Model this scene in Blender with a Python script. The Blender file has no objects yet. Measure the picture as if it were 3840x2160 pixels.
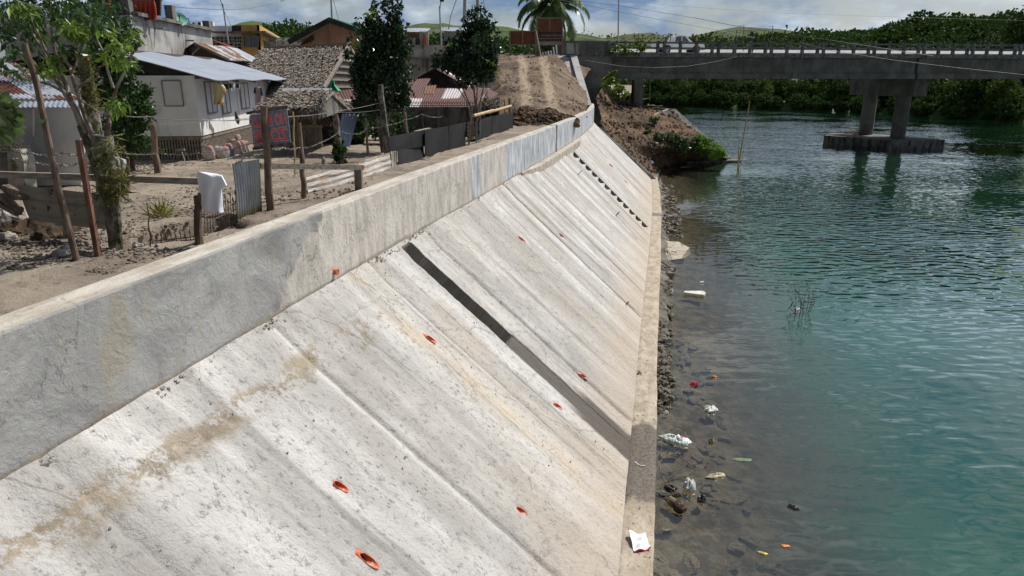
import bpy, bmesh, math, random
import numpy as np
from mathutils import Vector, Matrix, noise as mnoise
R = math.radians
random.seed(7); rng = np.random.default_rng(7)
SC = bpy.context.scene
COL = SC.collection

# ---------------- camera ----------------
FP = 2560.0                                   # focal length in photo pixels (3840 wide)
TH = math.atan(780 / FP); CT, ST = math.cos(TH), math.sin(TH)
CAMZ = 7.0
cd = bpy.data.cameras.new('camera'); cam = bpy.data.objects.new('camera', cd); COL.objects.link(cam)
cam.location = (0, 0, CAMZ); cam.rotation_euler = (math.pi / 2 - TH, 0, 0)
cd.sensor_width = 36; cd.lens = 36 * FP / 3840; cd.clip_end = 9000; cd.clip_start = .1
SC.camera = cam

# ---------------- sky, clouds, sun ----------------
SUN_AZ, SUN_EL = R(52), R(56)
W = bpy.data.worlds.new('World'); SC.world = W; W.use_nodes = True
wn, wl_ = W.node_tree.nodes, W.node_tree.links
wn.clear()
def wnode(t, **k):
    n = wn.new(t)
    for a, b in k.items(): setattr(n, a, b)
    return n
out = wnode('ShaderNodeOutputWorld'); bg = wnode('ShaderNodeBackground'); bg.inputs[1].default_value = .05
sky = wnode('ShaderNodeTexSky', sky_type='NISHITA', sun_disc=False, sun_elevation=SUN_EL, sun_rotation=SUN_AZ)
sky.air_density = 1.0; sky.dust_density = 1.5
tc = wnode('ShaderNodeTexCoord'); mp = wnode('ShaderNodeMapping'); mp.inputs['Scale'].default_value = (1, 1, 2.6)
mp.inputs['Location'].default_value = (.35, .2, .4)
n1 = wnode('ShaderNodeTexNoise'); n1.inputs['Scale'].default_value = 3.1; n1.inputs['Detail'].default_value = 8; n1.inputs['Roughness'].default_value = .58; n1.inputs['Distortion'].default_value = .35
n2 = wnode('ShaderNodeTexNoise'); n2.inputs['Scale'].default_value = 4.2; n2.inputs['Detail'].default_value = 7; n2.inputs['Roughness'].default_value = .6
r1 = wnode('ShaderNodeValToRGB'); r1.color_ramp.elements[0].position = .42; r1.color_ramp.elements[1].position = .58
r2 = wnode('ShaderNodeValToRGB')
r2.color_ramp.elements[0].position = .455; r2.color_ramp.elements[0].color = (1.25, 2.1, 3.6, 1)
r2.color_ramp.elements[1].position = .63; r2.color_ramp.elements[1].color = (7.6, 8.2, 8.8, 1)
mx = wnode('ShaderNodeMixRGB')
hs = wnode('ShaderNodeHueSaturation'); hs.inputs['Saturation'].default_value = .8; hs.inputs['Value'].default_value = .62
wl_.new(tc.outputs['Generated'], mp.inputs['Vector']); wl_.new(mp.outputs[0], n1.inputs['Vector']); wl_.new(mp.outputs[0], n2.inputs['Vector'])
wl_.new(n1.outputs['Fac'], r1.inputs[0]); wl_.new(n2.outputs['Fac'], r2.inputs[0])
wl_.new(sky.outputs[0], hs.inputs['Color'])
wl_.new(r1.outputs[0], mx.inputs[0]); wl_.new(hs.outputs[0], mx.inputs[1]); wl_.new(r2.outputs[0], mx.inputs[2])
sx_ = wnode('ShaderNodeSeparateXYZ'); wl_.new(tc.outputs['Generated'], sx_.inputs[0])
mr = wnode('ShaderNodeMapRange', interpolation_type='SMOOTHSTEP'); mr.inputs['From Min'].default_value = .07; mr.inputs['From Max'].default_value = .34; mr.inputs['To Min'].default_value = 2.5; mr.inputs['To Max'].default_value = .42
wl_.new(sx_.outputs[2], mr.inputs['Value']); vm = wnode('ShaderNodeVectorMath', operation='SCALE'); wl_.new(mx.outputs[0], vm.inputs[0])
# clouds near the sun scatter its light forward and are far brighter
dp = wnode('ShaderNodeVectorMath', operation='DOT_PRODUCT'); wl_.new(tc.outputs['Generated'], dp.inputs[0]); dp.inputs[1].default_value = (math.sin(SUN_AZ) * math.cos(SUN_EL), math.cos(SUN_AZ) * math.cos(SUN_EL), math.sin(SUN_EL))
gz = wnode('ShaderNodeMapRange', interpolation_type='SMOOTHSTEP'); gz.inputs['From Min'].default_value = .58; gz.inputs['From Max'].default_value = .93; gz.inputs['To Min'].default_value = 1; gz.inputs['To Max'].default_value = 12; wl_.new(dp.outputs['Value'], gz.inputs['Value'])
mu = wnode('ShaderNodeMath', operation='MULTIPLY'); wl_.new(gz.outputs[0], mu.inputs[0]); wl_.new(mr.outputs[0], mu.inputs[1]); wl_.new(mu.outputs[0], vm.inputs['Scale'])
wl_.new(vm.outputs[0], bg.inputs[0]); wl_.new(bg.outputs[0], out.inputs[0])
SDIR = Vector((math.sin(SUN_AZ) * math.cos(SUN_EL), math.cos(SUN_AZ) * math.cos(SUN_EL), math.sin(SUN_EL)))
ld = bpy.data.lights.new('sun', 'SUN'); ld.energy = 4.9; ld.angle = R(.5); ld.color = (1, .95, .87)
sun = bpy.data.objects.new('sun', ld); COL.objects.link(sun); sun.rotation_euler = (-SDIR).to_track_quat('-Z', 'Y').to_euler(); sun.location = (20, 20, 60)
SC.cycles.sample_clamp_direct = 2.5
SC.view_settings.view_transform = 'Standard'; SC.view_settings.look = 'None'; SC.view_settings.exposure = 0; SC.view_settings.gamma = 1

# ---------------- coordinates: photo pixel -> point in the world ----------------
def ray(u, v):
    a = (u - 1920) / FP; b = -(v - 1080) / FP
    return (a, CT + b * ST, -ST + b * CT)
def PZ(u, v, z=4.95):
    d = ray(u, v); t = (z - CAMZ) / d[2]; return Vector((d[0] * t, d[1] * t, z))
def PY(u, v, Y):
    d = ray(u, v); t = Y / d[1]; return Vector((d[0] * t, Y, CAMZ + d[2] * t))
AL = math.atan2(580 / FP, CT + 780 / FP * ST); DX, DY = math.sin(AL), math.cos(AL)
def DK(s, l, z=0): return Vector((DY * s + DX * l, -DX * s + DY * l, z))
def SL(p): return (DY * p[0] - DX * p[1], DX * p[0] + DY * p[1])

def hash2(ix, iy, sd):
    h = (ix * 374761393 + iy * 668265263 + sd * 974634773) & 0xffffffff
    h = ((h ^ (h >> 13)) * 1274126177) & 0xffffffff
    return ((h ^ (h >> 16)) & 0xffff) / 65535.0
def vnoise(x, y, sd=0):
    x = np.asarray(x, float); y = np.asarray(y, float)
    ix = np.floor(x).astype(np.int64); iy = np.floor(y).astype(np.int64); fx = x - ix; fy = y - iy
    fx = fx * fx * (3 - 2 * fx); fy = fy * fy * (3 - 2 * fy)
    a = hash2(ix, iy, sd); b = hash2(ix + 1, iy, sd); c = hash2(ix, iy + 1, sd); d = hash2(ix + 1, iy + 1, sd)
    return (a + (b - a) * fx) * (1 - fy) + (c + (d - c) * fx) * fy
def fbm(x, y, sd=0, o=4, g=.5):
    t = 0; a = 1; n = 0
    for i in range(o):
        t = t + a * (vnoise(x * 2 ** i, y * 2 ** i, sd + i) - .5); n += a; a *= g
    return t / n * 2
def sstep(a, b, x):
    t = np.clip((x - a) / (b - a), 0, 1); return t * t * (3 - 2 * t)

# ---------------- objects ----------------
def wloc(o):
    v = Vector((0, 0, 0))
    while o: v += o.location; o = o.parent
    return v
def tag(o, label=None, cat=None, group=None, kind=None):
    if label: o['label'] = label
    if cat: o['category'] = cat
    if group: o['group'] = group
    if kind: o['kind'] = kind
    return o
def thing(name, label, cat, loc=(0, 0, 0), group=None):
    o = bpy.data.objects.new(name, None); COL.objects.link(o); o.location = loc; o.empty_display_size = .2
    return tag(o, label, cat, group)
def copytree(o, parent=None):
    c = o.copy(); COL.objects.link(c)
    if parent: c.parent = parent
    for ch in list(o.children): copytree(ch, c)
    return c
class G:
    """collects geometry, then links it as ONE mesh object"""
    def __init__(s): s.v = []; s.f = []; s.uv = []; s.hasuv = False
    def add(s, vs, fs, uvs=None):
        b = len(s.v); s.v += [tuple(p) for p in vs]
        for f in fs: s.f.append([i + b for i in f])
        if uvs is not None: s.hasuv = True; s.uv += [tuple(q) for q in uvs]
        else: s.uv += [(0, 0)] * len(vs)
        return s
    def box(s, c, d, rot=None):
        c = Vector(c); h = Vector(d) / 2
        vs = [Vector((x * h.x, y * h.y, z * h.z)) for x in (-1, 1) for y in (-1, 1) for z in (-1, 1)]
        if rot is not None:
            m = rot if isinstance(rot, Matrix) else Matrix.Rotation(rot, 3, 'Z')
            vs = [m @ p for p in vs]
        return s.add([p + c for p in vs], [(0, 1, 3, 2), (4, 6, 7, 5), (0, 4, 5, 1), (2, 3, 7, 6), (0, 2, 6, 4), (1, 5, 7, 3)])
    def beam(s, p, q, w, h=None, up=(0, 0, 1)):
        p = Vector(p); q = Vector(q); h = h or w; d = (q - p).normalized(); u = Vector(up)
        if abs(d.dot(u)) > .95: u = Vector((0, 1, 0))
        x = d.cross(u).normalized() * w / 2; y = x.normalized().cross(d) * h / 2
        vs = [p - x - y, p + x - y, p + x + y, p - x + y, q - x - y, q + x - y, q + x + y, q - x + y]
        return s.add(vs, [(0, 1, 2, 3), (7, 6, 5, 4), (0, 4, 5, 1), (1, 5, 6, 2), (2, 6, 7, 3), (3, 7, 4, 0)])
    def tube(s, pts, rad, n=8, jit=0, caps=True):
        pts = [Vector(p) for p in pts]; m = len(pts)
        if not hasattr(rad, '__len__'): rad = [rad] * m
        ref = Vector((.31, .2, .93)); vs = []; uv = []; acc = 0
        for i, p in enumerate(pts):
            d = (pts[min(i + 1, m - 1)] - pts[max(i - 1, 0)])
            d = d.normalized() if d.length > 1e-9 else Vector((0, 0, 1))
            x = d.cross(ref)
            if x.length < .1: x = d.cross(Vector((1, 0, 0)))
            x.normalize(); y = d.cross(x)
            if i: acc += (p - pts[i - 1]).length
            for k in range(n):
                a = 2 * math.pi * k / n; r = rad[i] * (1 + (random.random() - .5) * jit)
                vs.append(p + x * (r * math.cos(a)) + y * (r * math.sin(a))); uv.append((k / n, acc))
        fs = [(i * n + k, i * n + (k + 1) % n, (i + 1) * n + (k + 1) % n, (i + 1) * n + k) for i in range(m - 1) for k in range(n)]
        if caps: fs += [tuple(range(n - 1, -1, -1)), tuple(range((m - 1) * n, m * n))]
        return s.add(vs, fs, uv)
    def grid(s, P, uv=None, flip=False):
        """P[i][j] points"""
        ni, nj = len(P), len(P[0]); vs = [P[i][j] for i in range(ni) for j in range(nj)]
        fs = []
        for i in range(ni - 1):
            for j in range(nj - 1):
                q = (i * nj + j, i * nj + j + 1, (i + 1) * nj + j + 1, (i + 1) * nj + j)
                fs.append(q[::-1] if flip else q)
        return s.add(vs, fs, None if uv is None else [uv[i][j] for i in range(ni) for j in range(nj)])
    def slab(s, q, n):
        """plate: polygon q (points) with thickness vector n"""
        q = [Vector(p) for p in q]; n = Vector(n); m = len(q)
        return s.add(q + [p + n for p in q], [tuple(range(m - 1, -1, -1)), tuple(range(m, 2 * m))] + [(i, (i + 1) % m, m + (i + 1) % m, m + i) for i in range(m)])
    def ball(s, c, r, n=8, m=6, jit=0, sq=1):
        c = Vector(c); r = Vector(r) if hasattr(r, '__len__') else Vector((r, r, r)); vs = []
        for i in range(m + 1):
            t = math.pi * i / m
            for k in range(n):
                a = 2 * math.pi * k / n; j = 1 + (random.random() - .5) * jit
                vs.append(c + Vector((r.x * math.sin(t) * math.cos(a) * j, r.y * math.sin(t) * math.sin(a) * j, r.z * math.cos(t) * j)))
        return s.add(vs, [(i * n + k, (i + 1) * n + k, (i + 1) * n + (k + 1) % n, i * n + (k + 1) % n) for i in range(m) for k in range(n)])
    def lathe(s, c, prof, n=16):
        c = Vector(c); vs = [c + Vector((r * math.cos(2 * math.pi * k / n), r * math.sin(2 * math.pi * k / n), z)) for r, z in prof for k in range(n)]
        m = len(prof)
        return s.add(vs, [(i * n + k, i * n + (k + 1) % n, (i + 1) * n + (k + 1) % n, (i + 1) * n + k) for i in range(m - 1) for k in range(n)])
    def leaves(s, c, L, Wd, droop=.5, dirs=None, rg=None):
        c = np.asarray(c, float); n = len(c); rg = rg or rng
        d = rg.normal(size=(n, 3))
        if dirs is not None: d = d * .55 + np.asarray(dirs)
        d[:, 2] -= droop; d /= np.linalg.norm(d, axis=1)[:, None] + 1e-9
        r = rg.normal(size=(n, 3)); r[:, 2] *= .5; sd = np.cross(d, r); sd /= np.linalg.norm(sd, axis=1)[:, None] + 1e-9
        k = (.65 + .7 * rg.random(n))[:, None]; l = L * k; w = Wd * k
        up = np.cross(sd, d)
        V = np.stack([c, c + d * l * .45 + sd * w + up * w * .35, c + d * l, c + d * l * .45 - sd * w + up * w * .35], 1).reshape(-1, 3)
        b = len(s.v); s.v += list(map(tuple, V)); s.uv += [(0, 0)] * (4 * n)
        s.f += [[b + 4 * i, b + 4 * i + 1, b + 4 * i + 2, b + 4 * i + 3] for i in range(n)]
        return s
    def obj(s, name, mat, parent=None, smooth=False, loc=None):
        me = bpy.data.meshes.new(name)
        off = wloc(parent) if parent else (Vector(loc) if loc is not None else Vector((0, 0, 0)))
        V = np.array(s.v, float) - np.array(off)
        me.from_pydata(V.tolist(), [], s.f)
        if s.hasuv:
            ul = me.uv_layers.new(name='UVMap'); li = np.empty(len(me.loops), int); me.loops.foreach_get('vertex_index', li)
            ul.data.foreach_set('uv', np.array(s.uv, float)[li].ravel())
        for m in (mat if isinstance(mat, (list, tuple)) else [mat]): me.materials.append(m)
        if smooth: me.shade_smooth()
        me.update()
        o = bpy.data.objects.new(name, me); COL.objects.link(o)
        if parent: o.parent = parent
        elif loc is not None: o.location = loc
        return o
def gridmesh(name, X, Y, Z, mat, uv=None, smooth=True, parent=None, attrs=None):
    ni, nj = X.shape; V = np.stack([X, Y, Z], -1).reshape(-1, 3)
    if parent: V = V - np.array(wloc(parent))
    I = np.arange(ni * nj).reshape(ni, nj)
    F = np.stack([I[:-1, :-1], I[1:, :-1], I[1:, 1:], I[:-1, 1:]], -1).reshape(-1, 4)
    me = bpy.data.meshes.new(name); me.vertices.add(len(V)); me.vertices.foreach_set('co', V.ravel())
    me.loops.add(F.size); me.loops.foreach_set('vertex_index', F.ravel().astype(np.int32))
    me.polygons.add(len(F)); me.polygons.foreach_set('loop_start', np.arange(0, F.size, 4, dtype=np.int32))
    me.update(calc_edges=True)
    if uv is not None:
        ul = me.uv_layers.new(name='UVMap'); UV = np.stack(uv, -1).reshape(-1, 2); ul.data.foreach_set('uv', UV[F.ravel()].ravel())
    for k_, a_ in (attrs or {}).items(): me.attributes.new(k_, 'FLOAT', 'POINT').data.foreach_set('value', np.ascontiguousarray(a_, dtype=np.float32).ravel())
    me.materials.append(mat)
    if smooth: me.shade_smooth()
    me.validate(); o = bpy.data.objects.new(name, me); COL.objects.link(o)
    if parent: o.parent = parent
    return o

# ---------------- materials ----------------
class MT:
    def __init__(s, name):
        s.m = bpy.data.materials.new(name); s.m.use_nodes = True; s.t = s.m.node_tree; s.b = s.t.nodes['Principled BSDF']; s.o = s.t.nodes['Material Output']
        s.tc = s.n('ShaderNodeTexCoord')
    def n(s, t, ins=None, **k):
        x = s.t.nodes.new(t)
        for a, b in k.items(): setattr(x, a, b)
        for a, b in (ins or {}).items(): s.set(x.inputs[a], b)
        return x
    def set(s, sock, v):
        if isinstance(v, bpy.types.NodeSocket): s.t.links.new(v, sock)
        elif isinstance(v, (tuple, list)) and len(v) == 3 and sock.type == 'RGBA': sock.default_value = (*v, 1)
        else: sock.default_value = v
    def vec(s, scale=(1, 1, 1), coord='Object', loc=(0, 0, 0), rot=(0, 0, 0)):
        return s.n('ShaderNodeMapping', {'Vector': s.tc.outputs[coord], 'Scale': scale, 'Location': loc, 'Rotation': rot}).outputs[0]
    def noise(s, scale=1, detail=5, rough=.6, v=None, dist=0):
        return s.n('ShaderNodeTexNoise', {'Vector': v if v is not None else s.tc.outputs['Object'], 'Scale': scale, 'Detail': detail, 'Roughness': rough, 'Distortion': dist}).outputs['Fac']
    def ramp(s, f, a, b):
        return s.n('ShaderNodeMapRange', {'Value': f, 'From Min': a, 'From Max': b}, interpolation_type='SMOOTHSTEP').outputs[0]
    def mix(s, f, a, b):
        x = s.n('ShaderNodeMix', data_type='RGBA'); s.set(x.inputs[0], f); s.set(x.inputs[6], a); s.set(x.inputs[7], b); return x.outputs[2]
    def math(s, op, a, b=0, clamp=False):
        x = s.n('ShaderNodeMath', operation=op, use_clamp=clamp); s.set(x.inputs[0], a); s.set(x.inputs[1], b); return x.outputs[0]
    def bump(s, h, d=.01, st=1, nrm=None):
        x = s.n('ShaderNodeBump', {'Height': h, 'Distance': d, 'Strength': st})
        if nrm: s.set(x.inputs['Normal'], nrm)
        return x.outputs[0]
    def done(s, col, rough=.85, nrm=None, metal=0, spec=.3):
        s.set(s.b.inputs['Base Color'], col); s.set(s.b.inputs['Roughness'], rough); s.set(s.b.inputs['Metallic'], metal); s.set(s.b.inputs['Specular IOR Level'], spec)
        if nrm: s.set(s.b.inputs['Normal'], nrm)
        return s.m
def mk(name, c1, c2, scale=2, lo=.35, hi=.65, stretch=(1, 1, 1), rough=.85, bump=.01, bscale=20, metal=0, spec=.3, stains=(), coord='Object', rnd=0, detail=6):
    m = MT(name); v = m.vec(stretch, coord)
    if rnd:
        oi = m.n('ShaderNodeObjectInfo'); v = m.n('ShaderNodeVectorMath', {0: v, 1: m.n('ShaderNodeCombineXYZ', {0: m.math('MULTIPLY', oi.outputs['Random'], 37.), 1: m.math('MULTIPLY', oi.outputs['Random'], 11.)}).outputs[0]}, operation='ADD').outputs[0]
    c = m.mix(m.ramp(m.noise(scale, detail, .62, v), lo, hi), c1, c2)
    for col, sc, a, b, stt in stains:
        c = m.mix(m.ramp(m.noise(sc, 6, .65, m.vec(stt, coord, (3.3, 1.7, 5.1))), a, b), c, col)
    nr = m.bump(m.noise(bscale, 6, .65, v), bump) if bump else None
    return m.done(c, rough, nr, metal, spec)
def leafmat(name, dark, light, scale=1.2, rough=.42, trans=.3, spec=.4):
    m = MT(name); oi = m.n('ShaderNodeObjectInfo')
    v = m.n('ShaderNodeVectorMath', {0: m.tc.outputs['Object'], 1: m.math('MULTIPLY', oi.outputs['Random'], 50.)}, operation='ADD').outputs[0]
    c = m.mix(m.ramp(m.noise(scale, 4, .6, v), .35, .68), dark, light)
    c = m.mix(m.ramp(m.noise(scale * 9, 2, .5, v), .4, .75), c, tuple(min(1, x * 1.5) for x in light))
    p = m.b; m.done(c, rough, None, 0, spec)
    tr = m.n('ShaderNodeBsdfTranslucent', {'Color': m.mix(.5, c, tuple(min(1, x * 1.8) for x in light))})
    ms = m.n('ShaderNodeMixShader', {0: trans, 1: p.outputs[0], 2: tr.outputs[0]})
    m.t.links.new(ms.outputs[0], m.o.inputs['Surface']); return m.m
def corrmat(name, base, rust, amount=.5, sheetw=.09, rough=.45, metal=.25, rust2=None):
    """corrugated roofing iron; uv.x = metres across, uv.y = metres down the fall"""
    m = MT(name); uv = m.n('ShaderNodeSeparateXYZ', {0: m.tc.outputs['UV']})
    cell = m.math('FLOOR', m.math('MULTIPLY', uv.outputs[0], 1 / .75))
    rowc = m.math('FLOOR', m.math('MULTIPLY', uv.outputs[1], 1 / 1.9))
    wn_ = m.n('ShaderNodeTexWhiteNoise', {'Vector': m.n('ShaderNodeCombineXYZ', {0: cell, 1: rowc}).outputs[0]}, noise_dimensions='2D').outputs['Value']
    st = m.noise(1, 6, .65, m.vec((4.0, .7, 1), 'UV')); bl = m.noise(2.2, 6, .7, m.vec((1, 1, 1), 'UV', (7, 3, 0)))
    f = m.math('ADD', m.math('MULTIPLY', st, .45), m.math('ADD', m.math('MULTIPLY', bl, .35), m.math('MULTIPLY', wn_, .42)))
    mask = m.ramp(f, 1.02 - amount * .62, 1.1 - amount * .62)
    rc = m.mix(m.ramp(m.noise(3, 5, .6, m.vec((5, 1, 1), 'UV')), .35, .65), rust, rust2 or tuple(x * .55 for x in rust))
    bc = m.mix(m.ramp(st, .3, .7), tuple(x * .78 for x in base), base)
    lap = m.ramp(m.math('ABSOLUTE', m.math('SUBTRACT', m.math('FRACT', m.math('MULTIPLY', uv.outputs[1], 1 / 1.9)), .5)), .485, .5)
    c = m.mix(m.math('MULTIPLY', lap, .6), m.mix(mask, bc, rc), tuple(x * .3 for x in rust))
    return m.done(c, m.math('ADD', rough, m.math('MULTIPLY', mask, .35)), m.bump(bl, .004), m.math('MULTIPLY', m.math('SUBTRACT', 1., mask), metal), .4)
M = {}
M['wood'] = mk('weathered_wood', (.16, .12, .09), (.3, .26, .21), 3, stretch=(6, 6, 1), bump=.006, bscale=14, rnd=1)
M['woodh'] = mk('grey_timber', (.17, .14, .11), (.34, .3, .25), 3, stretch=(1.2, 7, 9), bump=.006, bscale=12, rnd=1)
M['pole'] = mk('brown_pole_bark', (.085, .056, .042), (.22, .155, .115), 4, stretch=(3, 3, .8), bump=.008, bscale=16, rnd=1)
M['bark'] = mk('tree_bark', (.055, .042, .03), (.27, .25, .22), 4, stretch=(1.5, 1.5, 1), bump=.02, bscale=14, stains=[((.05, .06, .018), 6, .5, .62, (1, 1, 1))], rnd=1)
M['thinbark'] = mk('branch_bark', (.1, .07, .05), (.3, .26, .22), 7, bump=.004, bscale=30, rnd=1)
M['darkbark'] = mk('dark_bark', (.04, .03, .022), (.12, .1, .08), 5, bump=.01, bscale=20)
M['leafA'] = leafmat('dark_glossy_leaf', (.007, .018, .008), (.022, .048, .015), 1.6, .24, .12)
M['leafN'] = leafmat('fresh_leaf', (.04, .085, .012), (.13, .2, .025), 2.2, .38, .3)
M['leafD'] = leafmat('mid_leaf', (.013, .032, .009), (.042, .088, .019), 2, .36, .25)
M['leafF'] = leafmat('far_leaf', (.011, .028, .008), (.048, .092, .019), .33, .7, .14, .12)
M['leafF2'] = leafmat('far_leaf_yellow', (.026, .052, .01), (.085, .13, .024), .4, .7, .18, .12)
M['leafP'] = leafmat('palm_leaf', (.03, .06, .02), (.085, .14, .045), 1.4, .35, .25)
M['moss'] = leafmat('fern_moss', (.05, .06, .015), (.16, .15, .04), 5, .8, .2)
M['grass'] = leafmat('grass_blades', (.04, .1, .012), (.12, .22, .03), 3, .7, .3)
M['white'] = mk('white_painted_board', (.72, .72, .71), (.82, .82, .81), 1.2, bump=.003, stains=[((.5, .47, .42), 2.2, .5, .74, (1, 1, .3)), ((.34, .29, .23), 6, .64, .78, (1, 1, .25))], rough=.6)
M['conc'] = mk('stained_concrete', (.24, .235, .225), (.42, .41, .39), 1.3, bump=.01, bscale=25, stains=[((.06, .058, .055), 2.4, .54, .68, (1.6, 1.6, .22)), ((.1, .1, .07), 5, .62, .75, (1, 1, .5))])
M['concd'] = mk('dark_mossy_concrete', (.09, .088, .08), (.2, .19, .175), 1.5, bump=.01, bscale=20, stains=[((.03, .03, .025), 2, .5, .65, (1, 1, .3))])
M['bridge'] = mk('bridge_concrete', (.1, .098, .088), (.18, .172, .158), .7, bump=.01, bscale=12, stains=[((.07, .068, .06), 1.1, .52, .7, (1.5, 1.5, .18)), ((.04, .04, .036), 3, .66, .78, (1, 1, .3))])
M['rail'] = mk('bridge_rail_concrete', (.1, .1, .1), (.24, .24, .235), 3, bump=.01, bscale=25, stains=[((.05, .05, .048), 4, .5, .68, (1, 1, .4))])
M['whitep'] = mk('white_kerb_paint', (.74, .74, .72), (.82, .82, .8), 2, bump=.002, stains=[((.4, .39, .37), 3, .62, .8, (1, 1, 1))])
M['yellow'] = mk('ochre_wall', (.5, .29, .09), (.58, .36, .13), .8, bump=.002, stains=[((.3, .2, .1), 2, .64, .8, (1, 1, .3))])
M['brown'] = mk('salmon_brown_wall', (.33, .18, .11), (.42, .25, .165), .8, bump=.004, stains=[((.1, .07, .055), 1.6, .52, .72, (1.5, 1.5, .15))])
M['orange'] = mk('orange_wall', (.6, .25, .1), (.68, .32, .14), 1.5, bump=.002)
M['red'] = mk('red_tarpaulin', (.33, .035, .02), (.5, .07, .04), 3, stretch=(8, 8, .6), bump=.01, rough=.55)
M['dark'] = mk('dark_interior_and_shade', (.02, .018, .016), (.05, .045, .04), 2, bump=0)
M['glass'] = mk('dark_window_glass', (.03, .035, .045), (.06, .07, .085), 1, bump=0, rough=.12, spec=.6)
M['ply'] = mk('black_phenolic_board', (.014, .014, .015), (.028, .028, .029), 1.6, bump=.003, stains=[((.13, .12, .11), 3, .62, .8, (1, 1, .5))], rough=.75, spec=.2)
M['bamboo'] = mk('bamboo', (.42, .3, .14), (.55, .42, .22), 4, stretch=(1, 1, 1), bump=.003, rough=.5)
M['iron'] = mk('rusty_iron', (.07, .05, .04), (.2, .14, .1), 12, bump=.002, rough=.7)
M['wire'] = mk('wire', (.13, .12, .11), (.25, .22, .2), 20, bump=0, rough=.5, metal=.4)
M['black'] = mk('black_metal', (.02, .02, .022), (.04, .04, .042), 5, bump=0, rough=.5)
M['galv'] = mk('galvanised_pole', (.33, .34, .36), (.45, .46, .48), 3, bump=0, rough=.45, metal=.4)
M['elec'] = mk('electric_pole_concrete', (.28, .28, .27), (.38, .37, .36), 1.5, bump=.003)
M['corrW'] = corrmat('galvanised_roofing', (.36, .4, .46), (.16, .08, .055), .16)
M['corrS'] = corrmat('streaked_roofing', (.55, .57, .6), (.2, .085, .045), .66, rust2=(.1, .05, .035))
M['corrR'] = corrmat('rusty_roofing', (.5, .46, .45), (.12, .055, .048), .86, rust2=(.075, .036, .032))
M['corrB'] = corrmat('brown_rust_roofing', (.2, .14, .12), (.1, .06, .05), 1.5)
M['corrG'] = corrmat('grey_roofing_sheet', (.32, .36, .42), (.2, .1, .06), .3)
M['corrE'] = mk('green_roof', (.02, .12, .07), (.04, .2, .12), 2, bump=.002, rough=.5)
M['thatch'] = mk('nipa_thatch', (.13, .11, .09), (.4, .355, .305), 9, .36, .62, stretch=(3.5, 1, 1), bump=.02, bscale=25)
M['thatchd'] = mk('old_thatch', (.06, .05, .04), (.2, .17, .14), 8, stretch=(3, 3, .6), bump=.02, bscale=25)
M['stone'] = mk('wet_stone', (.08, .07, .054), (.23, .2, .155), 5, bump=.02, bscale=16, rough=.5, rnd=1)
M['rubble'] = mk('broken_concrete', (.17, .145, .12), (.36, .33, .29), 5, bump=.02, bscale=18, rnd=1)
M['cloth'] = mk('white_cotton', (.66, .65, .69), (.74, .73, .77), 3, bump=.004, bscale=9, rough=.9)
M['sack'] = mk('woven_sack', (.36, .33, .3), (.58, .56, .53), 6, bump=.012, bscale=14, stains=[((.42, .22, .19), 3.5, .5, .62, (1, 1, .5)), ((.16, .17, .17), 9, .55, .68, (1, 1, .4))], rnd=1)
M['plast'] = mk('translucent_plastic_bag', (.42, .45, .44), (.68, .7, .68), 9, bump=.02, bscale=22, rough=.25, spec=.6, stains=[((.2, .19, .15), 7, .55, .7, (1, 1, 1))], rnd=1)
M['pipe'] = mk('orange_pvc', (.5, .09, .03), (.7, .15, .055), 6, bump=0, rough=.4, spec=.5)
M['rebar'] = mk('rebar', (.09, .06, .045), (.18, .11, .08), 30, bump=.001, rough=.7)
def solid(name, c, rough=.6, metal=0, spec=.4):
    return mk(name, tuple(x * .9 for x in c), tuple(min(1, x * 1.08) for x in c), 6, bump=.002, rough=rough, metal=metal, spec=spec)
# ======================= SETTING: ground, water, river bed =======================
KL = np.array([-3, 10, 18, 28, 36, 45, 51, 58.]); KP = np.array([-4.66, -4.63, -4.44, -4.26, -4.22, -4.5, -4.95, -5.8])
KT = np.array([0., .02, -.03, -.02, -.05, -.25, -.5, -.9])
def smooth_interp(l, K, V):
    l = np.asarray(l, float); a = 0
    for d in (-2.4, -1.2, 0, 1.2, 2.4): a = a + np.interp(l + d, K, V)
    return a / 5
def spar(l): return smooth_interp(l, KL, KP)          # outer face of the parapet
def stoe(l): return -.22 + smooth_interp(l, KL, KT)   # foot of the slope
ZG, ZP, ZB, ZT = 4.95, 5.24, 4.14, .35
PW = .33                                               # parapet thickness

m = MT('dry_dirt'); v = m.tc.outputs['Object']
c = m.mix(m.ramp(m.noise(.9, 6, .6), .35, .65), (.195, .16, .128), (.31, .26, .205))
c = m.mix(m.ramp(m.noise(5, 6, .7), .52, .72), c, (.095, .08, .066))
c = m.mix(m.ramp(m.noise(14, 4, .7), .62, .72), c, (.4, .36, .31))
M['dirt'] = m.done(c, .95, m.bump(m.math('ADD', m.noise(7, 7, .7), m.math('MULTIPLY', m.noise(38, 5, .7), .4)), .05), 0, .15)
m = MT('dug_soil')
c = m.mix(m.ramp(m.noise(1.2, 6, .65), .35, .65), (.055, .04, .028), (.135, .092, .06))
c = m.mix(m.ramp(m.noise(.35, 4, .6), .5, .68), c, (.19, .12, .075))
c = m.mix(m.ramp(m.noise(6, 5, .7), .58, .72), c, (.06, .045, .035))
M['soil'] = m.done(c, .95, m.bump(m.noise(4, 8, .72), .12), 0, .15)
m = MT('river_mud')
c = m.mix(m.ramp(m.noise(2.2, 7, .68), .36, .64), (.062, .054, .043), (.2, .174, .132))
c = m.mix(m.ramp(m.noise(9, 5, .7), .6, .72), c, (.05, .043, .034))
M['mud'] = m.done(c, .8, m.bump(m.noise(5, 7, .7), .13), 0, .3)

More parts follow.
